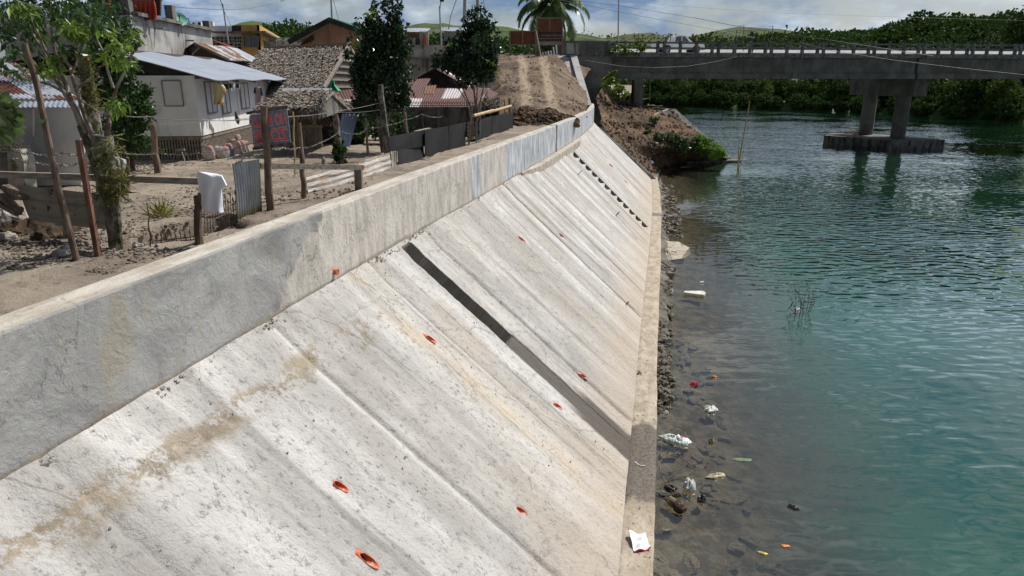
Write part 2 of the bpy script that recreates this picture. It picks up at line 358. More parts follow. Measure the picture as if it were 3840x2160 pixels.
# left bank: one sheet in dike coordinates
sa = np.concatenate([-np.geomspace(12.5, 900, 50)[::-1], np.arange(-12, -5.4, .055), np.array([-5.3, -5.2, -5.1, -5.0])])
la = np.concatenate([np.array([-40, -20, -10, -5, -2]), np.arange(0, 17, .06), np.arange(17, 60, .3), np.geomspace(60, 2600, 40)])
S_, L_ = np.meshgrid(sa, la, indexing='ij')
PO = np.array(spar(L_)) - spar(10)
Sx = S_ + PO * sstep(-14, -5, S_)
X = DY * Sx + DX * L_; Y = -DX * Sx + DY * L_
Z = ZG + .05 * fbm(X * .7, Y * .7, 3) + .035 * fbm(X * 4, Y * 4, 9, 4) * sstep(60, 20, L_) + .02 * np.abs(fbm(X * 11, Y * 11, 5, 3)) * sstep(40, 15, L_)
clod = sstep(.32, .6, fbm(X * 1.1, Y * 1.1, 21)) * sstep(40, 15, L_)
Z += clod * .1 * np.abs(fbm(X * 6, Y * 6, 31, 4))
# trench between the tree and the parapet
pa, pb = Vector(SL(PZ(455, 905))), Vector(SL(PZ(860, 835)))
ax = (pb - pa); Ln = ax.length; ax /= Ln
q = (S_ - pa.x) * ax.x + (L_ - pa.y) * ax.y; w = np.abs((S_ - pa.x) * (-ax.y) + (L_ - pa.y) * ax.x - .02)
w = w + .1 * fbm(X * 3, Y * 3, 44)
dip = sstep(.52, .3, w) * sstep(-.25, .1, q) * sstep(Ln + .25, Ln - .1, q)
Z -= dip * .5
Z -= sstep(16, 6, L_) * sstep(-5.6, -5.1, S_) * .06
Z += sstep(70, 400, L_) * 1.5
Z = np.where((L_ > 38) & (S_ > -5.35), Z - .3, Z)
tag(gridmesh('ground', X, Y, Z, M['dirt']), kind='structure')

# water: one sheet to the horizon
m = MT('river_water'); pos = m.tc.outputs['Object']
sd_ = m.n('ShaderNodeVectorMath', {0: pos, 1: (DY, -DX, 0)}, operation='DOT_PRODUCT').outputs['Value']
ld_ = m.n('ShaderNodeVectorMath', {0: pos, 1: (DX, DY, 0)}, operation='DOT_PRODUCT').outputs['Value']
wob = m.math('MULTIPLY', m.math('SUBTRACT', m.noise(.5, 4, .6), .5), 2.2)
dep = m.math('ADD', sd_, wob)
body = m.ramp(dep, .8, 4.6)
colr = m.mix(m.ramp(m.noise(.12, 3, .5), .35, .65), (.008, .05, .03), (.012, .068, .044))
colr = m.mix(m.ramp(ld_, 16, 52), colr, (.004, .032, .014))
colr = m.mix(m.ramp(dep, 1.8, 6), (.045, .055, .038), colr)
amp = m.math('MULTIPLY', m.ramp(dep, 1.2, 7), m.math('ADD', .12, m.math('MULTIPLY', m.ramp(ld_, 6, 26), .88)))
amp = m.math('MULTIPLY', amp, m.math('SUBTRACT', 1., m.math('MULTIPLY', m.ramp(ld_, 34, 58), .62)))
patch = m.math('ADD', .35, m.ramp(m.noise(.09, 3, .55), .38, .62))
h1 = m.noise(1, .6, .4, m.vec((1.6, 3.3, 1), 'Object', rot=(0, 0, R(6))), .3)
h2 = m.noise(1, 1, .5, m.vec((.4, .75, 1), 'Object', (4, 9, 0), rot=(0, 0, R(-10))), .3)
hh = m.math('ADD', m.math('MULTIPLY', h1, .75), m.math('MULTIPLY', h2, .6))
nrm = m.bump(m.math('MULTIPLY', hh, m.math('MULTIPLY', m.math('ADD', .06, amp), patch)), .15)
fr = m.n('ShaderNodeFresnel', {'IOR': 1.33, 'Normal': nrm}).outputs[0]
tr = m.n('ShaderNodeBsdfTransparent', {'Color': (.78, .76, .66)}); df = m.n('ShaderNodeBsdfDiffuse', {'Color': colr})
gl = m.n('ShaderNodeBsdfGlossy', {'Color': (1, 1, 1), 'Roughness': .015, 'Normal': nrm})
mb = m.n('ShaderNodeMixShader', {0: body, 1: tr.outputs[0], 2: df.outputs[0]})
ms = m.n('ShaderNodeMixShader', {0: m.math('MULTIPLY', fr, 1.35, True), 1: mb.outputs[0], 2: gl.outputs[0]})
m.t.links.new(ms.outputs[0], m.o.inputs['Surface'])
g = G(); g.add([(-30, -40, 0), (4000, -40, 0), (4000, 5000, 0), (-30, 5000, 0)], [(0, 1, 2, 3)])
tag(g.obj('river_water', m.m), kind='structure')
# river bed
sa = np.concatenate([np.arange(-.3, 5, .07), np.array([6, 9, 20, 60, 300])]); la = np.concatenate([np.arange(2, 24, .07), np.arange(24, 62, .35), [90, 200]])
S_, L_ = np.meshgrid(sa, la, indexing='ij'); Sx = S_ + stoe(L_) + .45
X = DY * Sx + DX * L_; Y = -DX * Sx + DY * L_
Z = -.1 - .16 * S_ - .03 * np.maximum(0, S_ - 5) + .12 * fbm(X * 1.3, Y * 1.3, 4) + .11 * np.abs(fbm(X * 4, Y * 4, 14, 4)) + sstep(.5, -.1, S_) * sstep(13, 17, L_) * (.12 + .1 * fbm(X * 2, Y * 2, 8))
Z += sstep(.62, .15, S_ + .25 * fbm(X * .8, Y * .8, 61)) * sstep(15, 22, L_) * .16
Z = np.maximum(Z, -2.5)
Z -= sstep(10, 6.5, L_) * .1
tag(gridmesh('river_bed', X, Y, Z, M['mud']), kind='structure')

# ======================= the concrete river wall =======================
dike = thing('river_wall', 'long pale concrete revetment slope with a parapet wall along its top, beside the river', 'river wall', DK(-4.7, 0, 0))
def uvn(m, sx, sy, loc=(0, 0, 0)): return m.vec((sx, sy, 1), 'UV', loc)
def onslope(u, v):
    d = Vector(ray(u, v)); lo, hi = 2., 80.
    def gap(t):
        p = Vector((0, 0, CAMZ)) + d * t; s, l = SL(p); a, b = float(spar(l)), float(stoe(l)); return p.z - (ZB + (ZT - ZB) * (s - a) / (b - a))
    while gap(hi) > 0 and hi < 200: hi *= 1.3
    for _ in range(40):
        mid = (lo + hi) / 2
        if gap(mid) > 0: lo = mid
        else: hi = mid
    return Vector((0, 0, CAMZ)) + d * hi
PIPES = [(1372, 2095, .045), (1268, 1818, .036), (1610, 1268, .036), (1948, 1912, .034), (2088, 1520, .032), (2185, 1409, .032), (2105, 885, .06), (1953, 896, .05), (2345, 680, .06), (2290, 620, .06)]
# slope: uv = metres along, metres down
LS0, LS1, SLN = -2.0, 49.0, 5.85
edges = [LS0]
rr = random.Random(3)
while edges[-1] < LS1 - 1.0: edges.append(edges[-1] + rr.choice([.7, .95, 1.2, 1.2]) + rr.uniform(-.12, .12))
edges = np.array(edges)
SLOT = (11.32, 11.84, 2.72); ST_ = (30.7, 31.6)
la = np.concatenate([np.arange(LS0, 17, .045), np.arange(17, LS1 - .03, .09), [LS1]])
ex = []
for a in (SLOT[0], SLOT[1], *ST_): ex += [a - .004, a + .004]
for e_ in edges: ex += [e_ - .03, e_, e_ + .03]
la = np.unique(np.concatenate([la[np.all(np.abs(la[:, None] - np.array(ex)[None]) > .008, axis=1)], ex])); la = la[(la >= LS0) & (la <= LS1)]
NST = 12; T0, T1 = .42, 5.62; stl = (T1 - T0) / NST; rise = stl * math.sin(R(40.5))
tt = np.arange(0, SLN + .001, .07); ext = [SLOT[2] - .005, SLOT[2] + .12, .09, .1]
for k in range(NST + 1):
    a = T0 + k * stl; ext += [a, a + rise * math.sin(R(40.5))]
tt = np.unique(np.concatenate([tt[np.all(np.abs(tt[:, None] - np.array(ext)[None]) > .012, axis=1)], ext])); tt = tt[(tt >= 0) & (tt <= SLN)]
L_, T_ = np.meshgrid(la, tt, indexing='ij'); fr_ = T_ / SLN
bs = np.clip(np.searchsorted(edges, L_.ravel(), side='right') - 1, 0, len(edges) - 1).reshape(L_.shape)
lift = np.array([rr.uniform(-.022, .022) for _ in edges])[bs]; tilt = np.array([rr.uniform(-.022, .022) for _ in edges])[bs]
de = np.min(np.abs(L_[..., None] - edges[None, None]), -1)
gv = np.array([rr.choice([.0, .01, .02, .035]) for _ in edges])[np.argmin(np.abs(L_[..., None] - edges[None, None]), -1)]
H = lift + tilt * (L_ - edges[bs]) - gv * sstep(.07, .0, de)
nearw = sstep(40, 6, L_)
H += .009 * fbm(L_ * 2.2, T_ * .6, 5) + (.016 * fbm(L_ * 5, T_ * 3.5, 6, 5) + .011 * np.abs(fbm(L_ * 16, T_ * 11, 7, 3))) * (.35 + .65 * nearw)
H += sstep(1.1, .3, T_) * .03 * fbm(L_ * 3, T_ * 3, 15, 5) + .05 * sstep(.55, .15, T_ + .12 * fbm(L_ * 1.5, T_, 16)) * .6
SEAM = sstep(.045, .012, de + .012 * fbm(L_ * 5, T_ * 3, 51)) * np.array([rr.uniform(.25, 1) for _ in edges])[np.argmin(np.abs(L_[..., None] - edges[None, None]), -1)] * sstep(.2, .6, T_) * (.55 + .9 * fbm(L_ * .5, T_ * .9, 52)).clip(0, 1)
TONE = np.array([rr.random() for _ in edges])[bs]
H *= sstep(SLN, SLN - .15, T_) * .85 + .15
ins = (L_ > SLOT[0]) & (L_ < SLOT[1]) & (T_ > .095)
dpt = np.where(T_ < SLOT[2], .36 - .04 * T_, .0)
for pu, pv, pr in PIPES:
    pp = onslope(pu, pv); ps, pl_ = SL(pp); pt = (pp.z - ZB) / (ZT - ZB) * SLN
    H = np.where(((L_ - pl_) / pr) ** 2 + ((T_ - pt) / (pr * 1.45)) ** 2 < .9, -.12, H)
H = np.where(ins, np.where(T_ < SLOT[2], -dpt, np.minimum(H, 0) - .015), H)
ins2 = (L_ > ST_[0]) & (L_ < ST_[1]) & (T_ >= T0) & (T_ <= T1)
ph = ((T_ - T0) / stl); ph = ph - np.floor(ph + 1e-4); ic = rise * math.sin(R(40.5)) / stl; dmax = rise * math.cos(R(40.5))
H = np.where(ins2, -np.where(ph < ic, ph / ic, (1 - ph) / (1 - ic)).clip(0, 1) * dmax, H)
s0, s1 = spar(L_), stoe(L_)
S_ = s0 + (s1 - s0) * fr_; Zs = ZB + (ZT - ZB) * fr_
S_ += H * math.sin(R(40.5)); Zs = Zs + H * math.cos(R(40.5))
X = DY * S_ + DX * L_; Y = -DX * S_ + DY * L_
m = MT('slope_concrete'); uv = m.n('ShaderNodeSeparateXYZ', {0: m.tc.outputs['UV']}); ua, ud = uv.outputs[0], uv.outputs[1]
st = m.noise(1, 7, .65, uvn(m, 2.6, .32)); bl = m.noise(1, 7, .68, uvn(m, 1.5, 1.1, (3, 5, 0)), .4); fine = m.noise(1, 7, .75, uvn(m, 11, 8))
c = m.mix(m.ramp(m.math('ADD', m.math('MULTIPLY', st, .5), m.math('MULTIPLY', bl, .5)), .38, .62), (.385, .366, .34), (.6, .578, .548))
c = m.mix(m.math('MULTIPLY', m.ramp(m.noise(1, 5, .6, uvn(m, .55, .2, (9, 2, 0))), .48, .68), .7), c, (.47, .4, .315))
ton = m.n('ShaderNodeAttribute', attribute_name='tone').outputs['Fac']; sea = m.n('ShaderNodeAttribute', attribute_name='seam').outputs['Fac']
c = m.mix(m.math('MULTIPLY', m.ramp(ton, .55, 1.), .42), c, (.3, .28, .25)); c = m.mix(m.math('MULTIPLY', m.ramp(ton, .3, 0.), .35), c, (.62, .605, .58)); c = m.mix(m.math('MULTIPLY', sea, .75), c, (.17, .155, .135))
pan = m.noise(1, 2, .5, uvn(m, .95, .05, (2, 2, 0))); c = m.mix(m.math('MULTIPLY', m.ramp(pan, .44, .6), .5), c, (.27, .255, .235)); c = m.mix(m.math('MULTIPLY', m.ramp(m.noise(1, 3, .55, uvn(m, 2.1, .09, (6, 3, 0))), .6, .68), .55), c, (.2, .185, .165))
c = m.mix(m.math('MULTIPLY', m.ramp(fine, .52, .66), .72), c, (.17, .16, .15))
vor = m.n('ShaderNodeTexVoronoi', {'Vector': uvn(m, 13, 10), 'Scale': 1.0}, feature='F1')
sp = m.math('MULTIPLY', m.ramp(vor.outputs['Distance'], .28, .16), m.ramp(m.noise(1, 4, .6, uvn(m, 2.2, 2, (1, 8, 0))), .5, .62))
c = m.mix(m.math('MULTIPLY', sp, .27), c, (.15, .135, .12))
# long ochre run-off streak and the brown damp band under the parapet
dist = m.math('MULTIPLY', m.math('SUBTRACT', bl, .5), .5)
def band(x, a0, a1, b0, b1): return m.math('MULTIPLY', m.ramp(x, a0, a1), m.ramp(x, b1, b0))
ud2 = m.math('ADD', ud, dist); ua2 = m.math('ADD', ua, dist)
wetb = m.math('MULTIPLY', band(m.math('ADD', ud2, m.math('MULTIPLY', ua, -.055)), .12, .28, .36, .62), m.math('MULTIPLY', band(ua, 2, 3.2, 8.2, 9.6), m.ramp(m.math('ADD', m.noise(1, 6, .7, uvn(m, 1.1, 1.6, (4, 4, 0))), m.math('MULTIPLY', m.math('SUBTRACT', fine, .5), .5)), .44, .52)))
c = m.mix(m.math('MULTIPLY', wetb, .8), c, m.mix(m.ramp(bl, .4, .6), (.2, .15, .09), (.33, .265, .18)))
och = m.math('MULTIPLY', band(m.math('ADD', ua2, m.math('MULTIPLY', ud, -.03)), 9.0, 9.25, 9.4, 9.75), m.ramp(bl, .4, .6))
c = m.mix(m.math('MULTIPLY', och, .45), c, (.5, .37, .2))
tan = m.math('MULTIPLY', m.ramp(m.math('ADD', ud2, dist), 3.9, 5.6), .6)
c = m.mix(tan, c, (.44, .36, .275))
wet = m.math('MULTIPLY', band(m.math('ADD', ua, m.math('MULTIPLY', dist, .3)), 11.26, 11.33, 11.86, 11.95), m.ramp(ud, 2.66, 2.74))
wet = m.math('MAXIMUM', wet, m.math('MULTIPLY', band(m.math('ADD', ua, m.math('MULTIPLY', dist, .4)), 11.1, 11.2, 12.0, 12.15), m.ramp(ud, 3.9, 4.8)))
c = m.mix(m.math('MULTIPLY', wet, .95), c, (.085, .07, .055))
recess_shade = m.math('MULTIPLY', band(ua, 11.314, 11.3165, 11.8435, 11.8445), band(ud, .08, .1, 2.7, 2.73)); recess_shade = m.math('MAXIMUM', recess_shade, m.math('MULTIPLY', band(ua, 31.592, 31.5965, 31.6035, 31.6045), band(ud, .4, .42, 5.6, 5.65))); c = m.mix(recess_shade, c, m.mix(m.ramp(bl, .4, .6), (.035, .033, .03), (.085, .08, .073)))  # near-black recess and stair side walls: their shade painted into the concrete colour
crk = m.n('ShaderNodeTexVoronoi', {'Vector': m.n('ShaderNodeVectorMath', {0: uvn(m, .5, .35), 1: m.n('ShaderNodeCombineXYZ', {0: dist, 1: dist}).outputs[0]}, operation='ADD').outputs[0], 'Scale': 1.0}, feature='DISTANCE_TO_EDGE')
c = m.mix(m.math('MULTIPLY', m.ramp(crk.outputs['Distance'], .006, .002), .45), c, (.14, .13, .12))
hb = m.math('ADD', m.math('MULTIPLY', fine, .6), m.math('ADD', m.math('MULTIPLY', bl, .5), m.math('MULTIPLY', m.noise(1, 5, .7, uvn(m, 28, 20)), .5)))
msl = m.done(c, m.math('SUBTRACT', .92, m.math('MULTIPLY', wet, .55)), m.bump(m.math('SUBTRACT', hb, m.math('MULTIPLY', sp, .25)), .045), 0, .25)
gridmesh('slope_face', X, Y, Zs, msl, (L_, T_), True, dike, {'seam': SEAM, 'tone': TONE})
# toe beam
la = np.arange(-2, 50.3, .12); P = []; UVs = []
st0, s00 = stoe(la), np.zeros(len(la))
wv = .03 * fbm(la * .5, la * 0, 2) + .01 * fbm(la * 3, la * 0, 12)
prof = [(-.25, -.1), (-.06, 0), (.0, .012), (.1, .012), (.2, .01), (.3, .01), (.41, .008), (.44, -.01), (.445, -.2), (.45, -.9)]
X = np.zeros((len(la), len(prof))); Y = X.copy(); Z = X.copy(); U = X.copy(); Vv = X.copy()
for j, (ds, dz) in enumerate(prof):
    s = st0 + ds + (wv if ds > .15 else 0); X[:, j] = DY * s + DX * la; Y[:, j] = -DX * s + DY * la; Z[:, j] = ZT + dz + (.012 * fbm(la * 2, la * 0 + j, 3) if -.1 < ds < .43 else 0)
    U[:, j] = la; Vv[:, j] = ds if dz > -.15 else ds + .3 - dz
m = MT('toe_concrete'); uv = m.n('ShaderNodeSeparateXYZ', {0: m.tc.outputs['UV']}); ua = uv.outputs[0]
b1 = m.noise(1, 7, .68, uvn(m, 2.2, 4)); f1 = m.noise(1, 6, .7, uvn(m, 14, 14))
c = m.mix(m.ramp(b1, .36, .64), (.29, .24, .18), (.44, .38, .3)); c = m.mix(m.ramp(f1, .56, .7), c, (.17, .135, .1))
dd = m.math('MULTIPLY', m.math('SUBTRACT', b1, .5), 1.6)
w1 = band(m.math('ADD', ua, dd), 9.7, 10.1, 12.4, 12.9)
c = m.mix(m.math('MULTIPLY', w1, .9), c, m.mix(m.ramp(f1, .4, .6), (.05, .04, .032), (.12, .095, .07)))
c = m.mix(m.math('MULTIPLY', band(m.math('ADD', ua, m.math('MULTIPLY', dd, .05)), 35.1, 35.2, 36.0, 36.1), .8), c, (.12, .12, .13))
gridmesh('toe_beam', X, Y, Z, m.done(c, m.math('SUBTRACT', .9, m.math('MULTIPLY', w1, .5)), m.bump(m.math('ADD', b1, f1), .02), 0, .3), (U, Vv), False, dike)
# end return of the slope (the cut edge at its far end)
g = G()
q0, q1 = DK(float(spar(LS1)), LS1, ZB), DK(float(stoe(LS1)) + .4, LS1, ZT)
g.slab([q0, q1, q1 + Vector((0, 0, -.4)), q0 + Vector((0, 0, -.5))], DK(0, .12))
g.obj('slope_end', M['conc'], dike)
# parapet, two lengths with an open joint
m = MT('parapet_concrete'); uv = m.n('ShaderNodeSeparateXYZ', {0: m.tc.outputs['UV']}); ua, uh = uv.outputs[0], uv.outputs[1]
b1 = m.noise(1, 6, .62, uvn(m, .9, 1.0), .8); b2 = m.noise(1, 6, .65, uvn(m, 4, 1.1, (2, 7, 0))); f1 = m.noise(1, 7, .72, uvn(m, 12, 12), .6)
grey = m.mix(m.ramp(b1, .34, .66), (.2, .196, .188), (.375, .366, .35))
grey = m.mix(m.math('MULTIPLY', m.ramp(m.noise(1, 4, .6, uvn(m, 1.6, .7, (5, 1, 0))), .54, .7), .55), grey, (.33, .28, .19))
tanc = m.mix(m.ramp(b2, .32, .66), (.37, .335, .295), (.6, .55, .495))
blu = m.mix(m.ramp(b2, .35, .65), (.27, .285, .3), (.56, .575, .59))
dd = m.math('MULTIPLY', m.math('SUBTRACT', b1, .5), 1.3)
xa = m.math('ADD', m.math('ADD', ua, dd), m.math('MULTIPLY', uh, -1.5))
c = m.mix(m.ramp(m.math('ADD', xa, m.math('MULTIPLY', f1, .3)), 7.22, 7.36), grey, tanc)
c = m.mix(m.ramp(m.math('ADD', ua, m.math('MULTIPLY', dd, .25)), 19.3, 19.6), c, blu)
c = m.mix(band(m.math('ADD', ua, m.math('MULTIPLY', dd, .3)), 16.0, 16.2, 16.7, 17.0), c, blu)
topm = m.ramp(uh, 1.085, 1.105)
c = m.mix(topm, c, m.mix(m.ramp(m.noise(1, 6, .65, uvn(m, 1.5, 5)), .35, .65), (.36, .32, .265), (.53, .49, .43)))
c = m.mix(m.math('MULTIPLY', m.ramp(f1, .56, .72), .5), c, (.14, .135, .125))
c = m.mix(m.math('MULTIPLY', m.ramp(m.math('ADD', uh, m.math('MULTIPLY', dd, .1)), .09, .02), .8), c, (.3, .235, .165))
crk = m.n('ShaderNodeTexVoronoi', {'Vector': m.n('ShaderNodeVectorMath', {0: uvn(m, .55, .7), 1: m.n('ShaderNodeCombineXYZ', {0: dd, 1: m.math('MULTIPLY', b2, .7)}).outputs[0]}, operation='ADD').outputs[0], 'Scale': 1.0}, feature='DISTANCE_TO_EDGE')
c = m.mix(m.math('MULTIPLY', m.ramp(crk.outputs['Distance'], .006, .002), .6), c, (.09, .085, .08))
sw = m.noise(1, 3, .5, uvn(m, 3.2, 3.6, (2, 5, 0)), 3.5)
hb = m.math('ADD', m.math('MULTIPLY', sw, .4), m.math('ADD', m.math('MULTIPLY', f1, .8), m.math('MULTIPLY', b1, .5)))
mpar = m.done(c, .85, m.bump(hb, .018), 0, .3)
def parapet(name, l0, l1):
    la = np.arange(l0, l1 + .001, .15 if l0 < 20 else .4); P = []
    prof = [(0, ZB - .35, -.35), (0, ZB, 0), (0, ZB + .35, .35), (0, ZB + .7, .7), (0, ZP - .03, 1.07), (-.012, ZP, 1.1), (-.11, ZP + .004, 1.2), (-.22, ZP + .003, 1.3), (-PW + .012, ZP, 1.42), (-PW, ZP - .02, 1.45), (-PW, ZG - .5, 1.9)]
    g = G(); UVs = []
    for l in la:
        s = float(spar(l)); row = []; ur = []
        for ds, z, h in prof:
            j = .006 * float(fbm(l * 2.3, z * 3 + ds * 4, 5)) if z > ZB else 0
            row.append(DK(s + ds + j, l, z + (j if z > ZP - .05 else 0))); ur.append((l, h))
        P.append(row); UVs.append(ur)
    g.grid(P, UVs, True)
    for k, fl in ((0, 0), (len(P) - 1, 1)):
        n = len(P[k]); g.add(P[k], [tuple(range(n))[::(1 if fl else -1)]], UVs[k])
    return g.obj(name, mpar, dike, True)
for a, b in ((-2.5, 28.1), (28.45, 55.5)):
    o = parapet('parapet_wall', a, b); o.data.shade_flat()
# step-like footing ledge showing near the joint
g = G(); la = np.arange(21.5, 37, .5); P = []
for l in la:
    s = float(spar(l)); w = .26 * min(1, (37 - l) / 3, (l - 21) / 2.5); P.append([DK(s - .02, l, ZB + .02), DK(s + w, l, ZB + .02), DK(s + w + .02, l, ZB - .3 - w * .8)])
g.grid(P, flip=True); g.obj('footing_ledge', mk('ledge_concrete', (.3, .255, .2), (.46, .41, .35), 3, bump=.012, bscale=20), dike)
# debris strip lying in the corner
g = G()
for i in range(420):
    l = abs(random.gauss(0, 1)) * 9 + 2.2; s = float(spar(l)) + .02 + abs(random.gauss(0, .05)); r = random.uniform(.006, .022)
    g.ball(DK(s, l, ZB + .03 - .7 * (s - float(spar(l)))), (r, r * 1.4, r * .7), 5, 3, .5)
tag(g.obj('mortar_crumbs', M['rubble']), 'loose brown mortar crumbs lying along the foot of the parapet', 'debris', kind='stuff')
def slope_pt(l, t):
    fr = t / SLN; s = float(spar(l)); s = s + (float(stoe(l)) - s) * fr; return DK(s, l, ZB + (ZT - ZB) * fr)
SN = Vector((DY * math.sin(R(40.5)), -DX * math.sin(R(40.5)), math.cos(R(40.5)))); SD = Vector((DY * math.cos(R(40.5)), -DX * math.cos(R(40.5)), -math.sin(R(40.5))))
# orange weep pipes cut off at the slope
for u, v, r in PIPES + [(2250, 1108, .036), (2170, 795, .045)]:
    ln = .05
    c0 = onslope(u, v); ax = (Vector((DY, -DX, 0)) * .93 + Vector((0, 0, -.2)) + SD * .35).normalized()
    g = G(); x = DK(0, 1).normalized(); y = ax.cross(x).normalized(); n = 14; vs = []
    for r_, lift in ((r, None), (r * .86, None)):
        for dep in (1, 0):
            for k in range(n):
                a = 2 * math.pi * k / n; o = x * (r_ * math.cos(a)) + y * (r_ * math.sin(a))
                # cut flush with the slope, a little proud
                t = -(o.dot(SN)) / ax.dot(SN); p = c0 + o + ax * (t + (ln * (.6 + .5 * math.cos(2 * math.pi * k / n) + .25 * random.random()) if dep == 0 else -.11)); vs.append(p)
    fs = []
    for k in range(n):
        k2 = (k + 1) % n; fs += [(k, k2, n + k2, n + k), (2 * n + k2, 2 * n + k, 3 * n + k, 3 * n + k2), (n + k, n + k2, 3 * n + k2, 3 * n + k)]
    g.add(vs, fs); pp_ = g.obj('weep_pipe', M['pipe'], dike); g = G(); g.add([vs[2 * n + k] + ax * .03 for k in range(n)], [tuple(range(n))]); g.obj('bore', solid('bore_shade', (.1, .012, .006)), pp_)
    # dark bore: shade inside the pipe, painted as a near-black disc
# one pipe through the parapet foot
c0 = PZ(1301, 1020, 4.3); s_, l_ = SL(c0); c0 = DK(float(spar(l_)) + .01, l_, 4.3)
g = G(); g.tube([c0 + DK(-.15, 0), c0 + DK(.05, 0, -.01)], .045, 14, 0, False); g.tube([c0 + DK(-.13, 0), c0 + DK(.045, 0, -.01)], .037, 14, 0, True); g.obj('weep_pipe', M['pipe'], dike)
# bent reinforcing loops sticking out of the slope
for u, v, w_, h_ in [(2168, 655, .2, .22), (2310, 808, .3, .2), (2347, 1142, .09, .12)]:
    c0 = onslope(u, v); a = DK(0, 1).normalized()
    g = G(); g.tube([c0 - a * w_ / 2, c0 - a * w_ / 2 + SN * h_ * .8, c0 - a * w_ * .3 + SN * h_, c0 + a * w_ * .35 + SN * h_, c0 + a * w_ / 2 + SN * h_ * .7, c0 + a * w_ * .5 + SN * .0], .012, 6); g.obj('rebar_loop', M['rebar'], dike)
o_arr = {}
def scatter(name, arr, n, r0, r1, mat, label, w=None, kind=True, seed=1):
    X, Y, Z = arr; g = G(); r_ = random.Random(seed); ni, nj = X.shape; k = 0; tries = 0
    while k < n and tries < n * 20:
        tries += 1; i = r_.randrange(ni); j = r_.randrange(nj); p = (X[i, j] + r_.uniform(-.12, .12), Y[i, j] + r_.uniform(-.12, .12), Z[i, j])
        if p[1] > 66 or (w and r_.random() > w(p)): continue
        r = r0 + (r1 - r0) * r_.random() ** 2.5; k += 1; g.ball((p[0], p[1], p[2] + r * .15), (r, r * 1.1, r * .8), 6, 4, .6)
    return tag(g.obj(name, mat), label, kind='stuff')
# ======================= far shore, hills =======================
def loft(name, rows, mat, sub=(6, 6), amp=.2, fs=.5, seed=1, kind='structure', parent=None, edge=True):
    """rows[i][j] control points -> smooth noisy sheet"""
    A = np.array([[tuple(p) for p in r] for r in rows], float); ni, nj = A.shape[:2]
    ui = np.linspace(0, ni - 1, (ni - 1) * sub[0] + 1); uj = np.linspace(0, nj - 1, (nj - 1) * sub[1] + 1)
    def interp(B, u, axis):
        i = np.clip(u.astype(int), 0, B.shape[axis] - 2); f = u - i
        g = lambda k: np.take(B, np.clip(i + k, 0, B.shape[axis] - 1), axis)
        sh = [1] * B.ndim; sh[axis] = len(u); f = f.reshape(sh)
        p0, p1, p2, p3 = g(-1), g(0), g(1), g(2); m1, m2 = (p2 - p0) * .35, (p3 - p1) * .35
        return (2 * f**3 - 3 * f**2 + 1) * p1 + (f**3 - 2 * f**2 + f) * m1 + (-2 * f**3 + 3 * f**2) * p2 + (f**3 - f**2) * m2
    B = interp(interp(A, ui, 0), uj, 1)
    X, Y, Z = B[..., 0], B[..., 1], B[..., 2]
    w = amp
    Z = Z + w * (fbm(X * fs, Y * fs + Z * .3, seed, 5) + .5 * fbm(X * fs * 5, Y * fs * 5, seed + 9, 4)); Y = Y + w * .5 * fbm(X * fs * 1.7, Z * fs * 1.7, seed + 5, 4)
    o = gridmesh(name, X, Y, Z, mat, None, True, parent)
    if kind: tag(o, kind=kind)
    o_arr[name] = (X, Y, Z); return o
m = MT('far_ground')
c = m.mix(m.ramp(m.noise(.03, 6, .6), .4, .6), (.05, .085, .02), (.1, .12, .04)); c = m.mix(m.ramp(m.noise(.3, 5, .6), .5, .7), c, (.03, .05, .016))
M['farground'] = m.done(c, .95)
SHORE = [PZ(2330, 391, 0), PZ(2440, 392, 0), PZ(2560, 396, 0), PZ(2700, 401, 0), PZ(2900, 408, 0), PZ(3100, 416, 0), PZ(3300, 426, 0), PZ(3500, 438, 0), PZ(3700, 448, 0), PZ(3840, 455, 0), Vector((120, 95, 0)), Vector((220, 60, 0)), Vector((700, 20, 0))]
SHORE = [Vector((34, 330, 0))] + SHORE
rows = []
for dd_, zz in ((-4, -1.5), (-.5, -.1), (1.5, .9), (6, 1.8), (25, 3.2), (80, 6), (400, 9), (3000, 14)):
    r = []
    for i, p in enumerate(SHORE):
        t = (SHORE[min(i + 1, len(SHORE) - 1)] - SHORE[max(i - 1, 0)]).normalized(); nn = Vector((-t.y, t.x, 0))
        if nn.y < 0: nn = -nn
        r.append(p + nn * dd_ + Vector((0, 0, zz)))
    rows.append(r)
loft('far_bank', rows, M['farground'], (3, 6), .25, .08, 4)
def blobpts(blobs, n, shell=.55):
    """points in a union of ellipsoids, gathered in clumps"""
    wts = np.array([b[1][0] * b[1][1] * b[1][2] for b in blobs]) ** .67; wts /= wts.sum(); out = []
    for (c, r), w in zip(blobs, wts):
        k = max(4, int(n * w)); nc = max(3, k // 34)
        d = rng.normal(size=(nc, 3)); d /= np.linalg.norm(d, axis=1)[:, None]; rad = shell + (1 - shell) * rng.random(nc) ** .6
        cc = d * rad[:, None]; idx = rng.integers(0, nc, k)
        p = cc[idx] + rng.normal(size=(k, 3)) * .15
        out.append(np.array(c) + p * np.array(r))
    return np.concatenate(out)
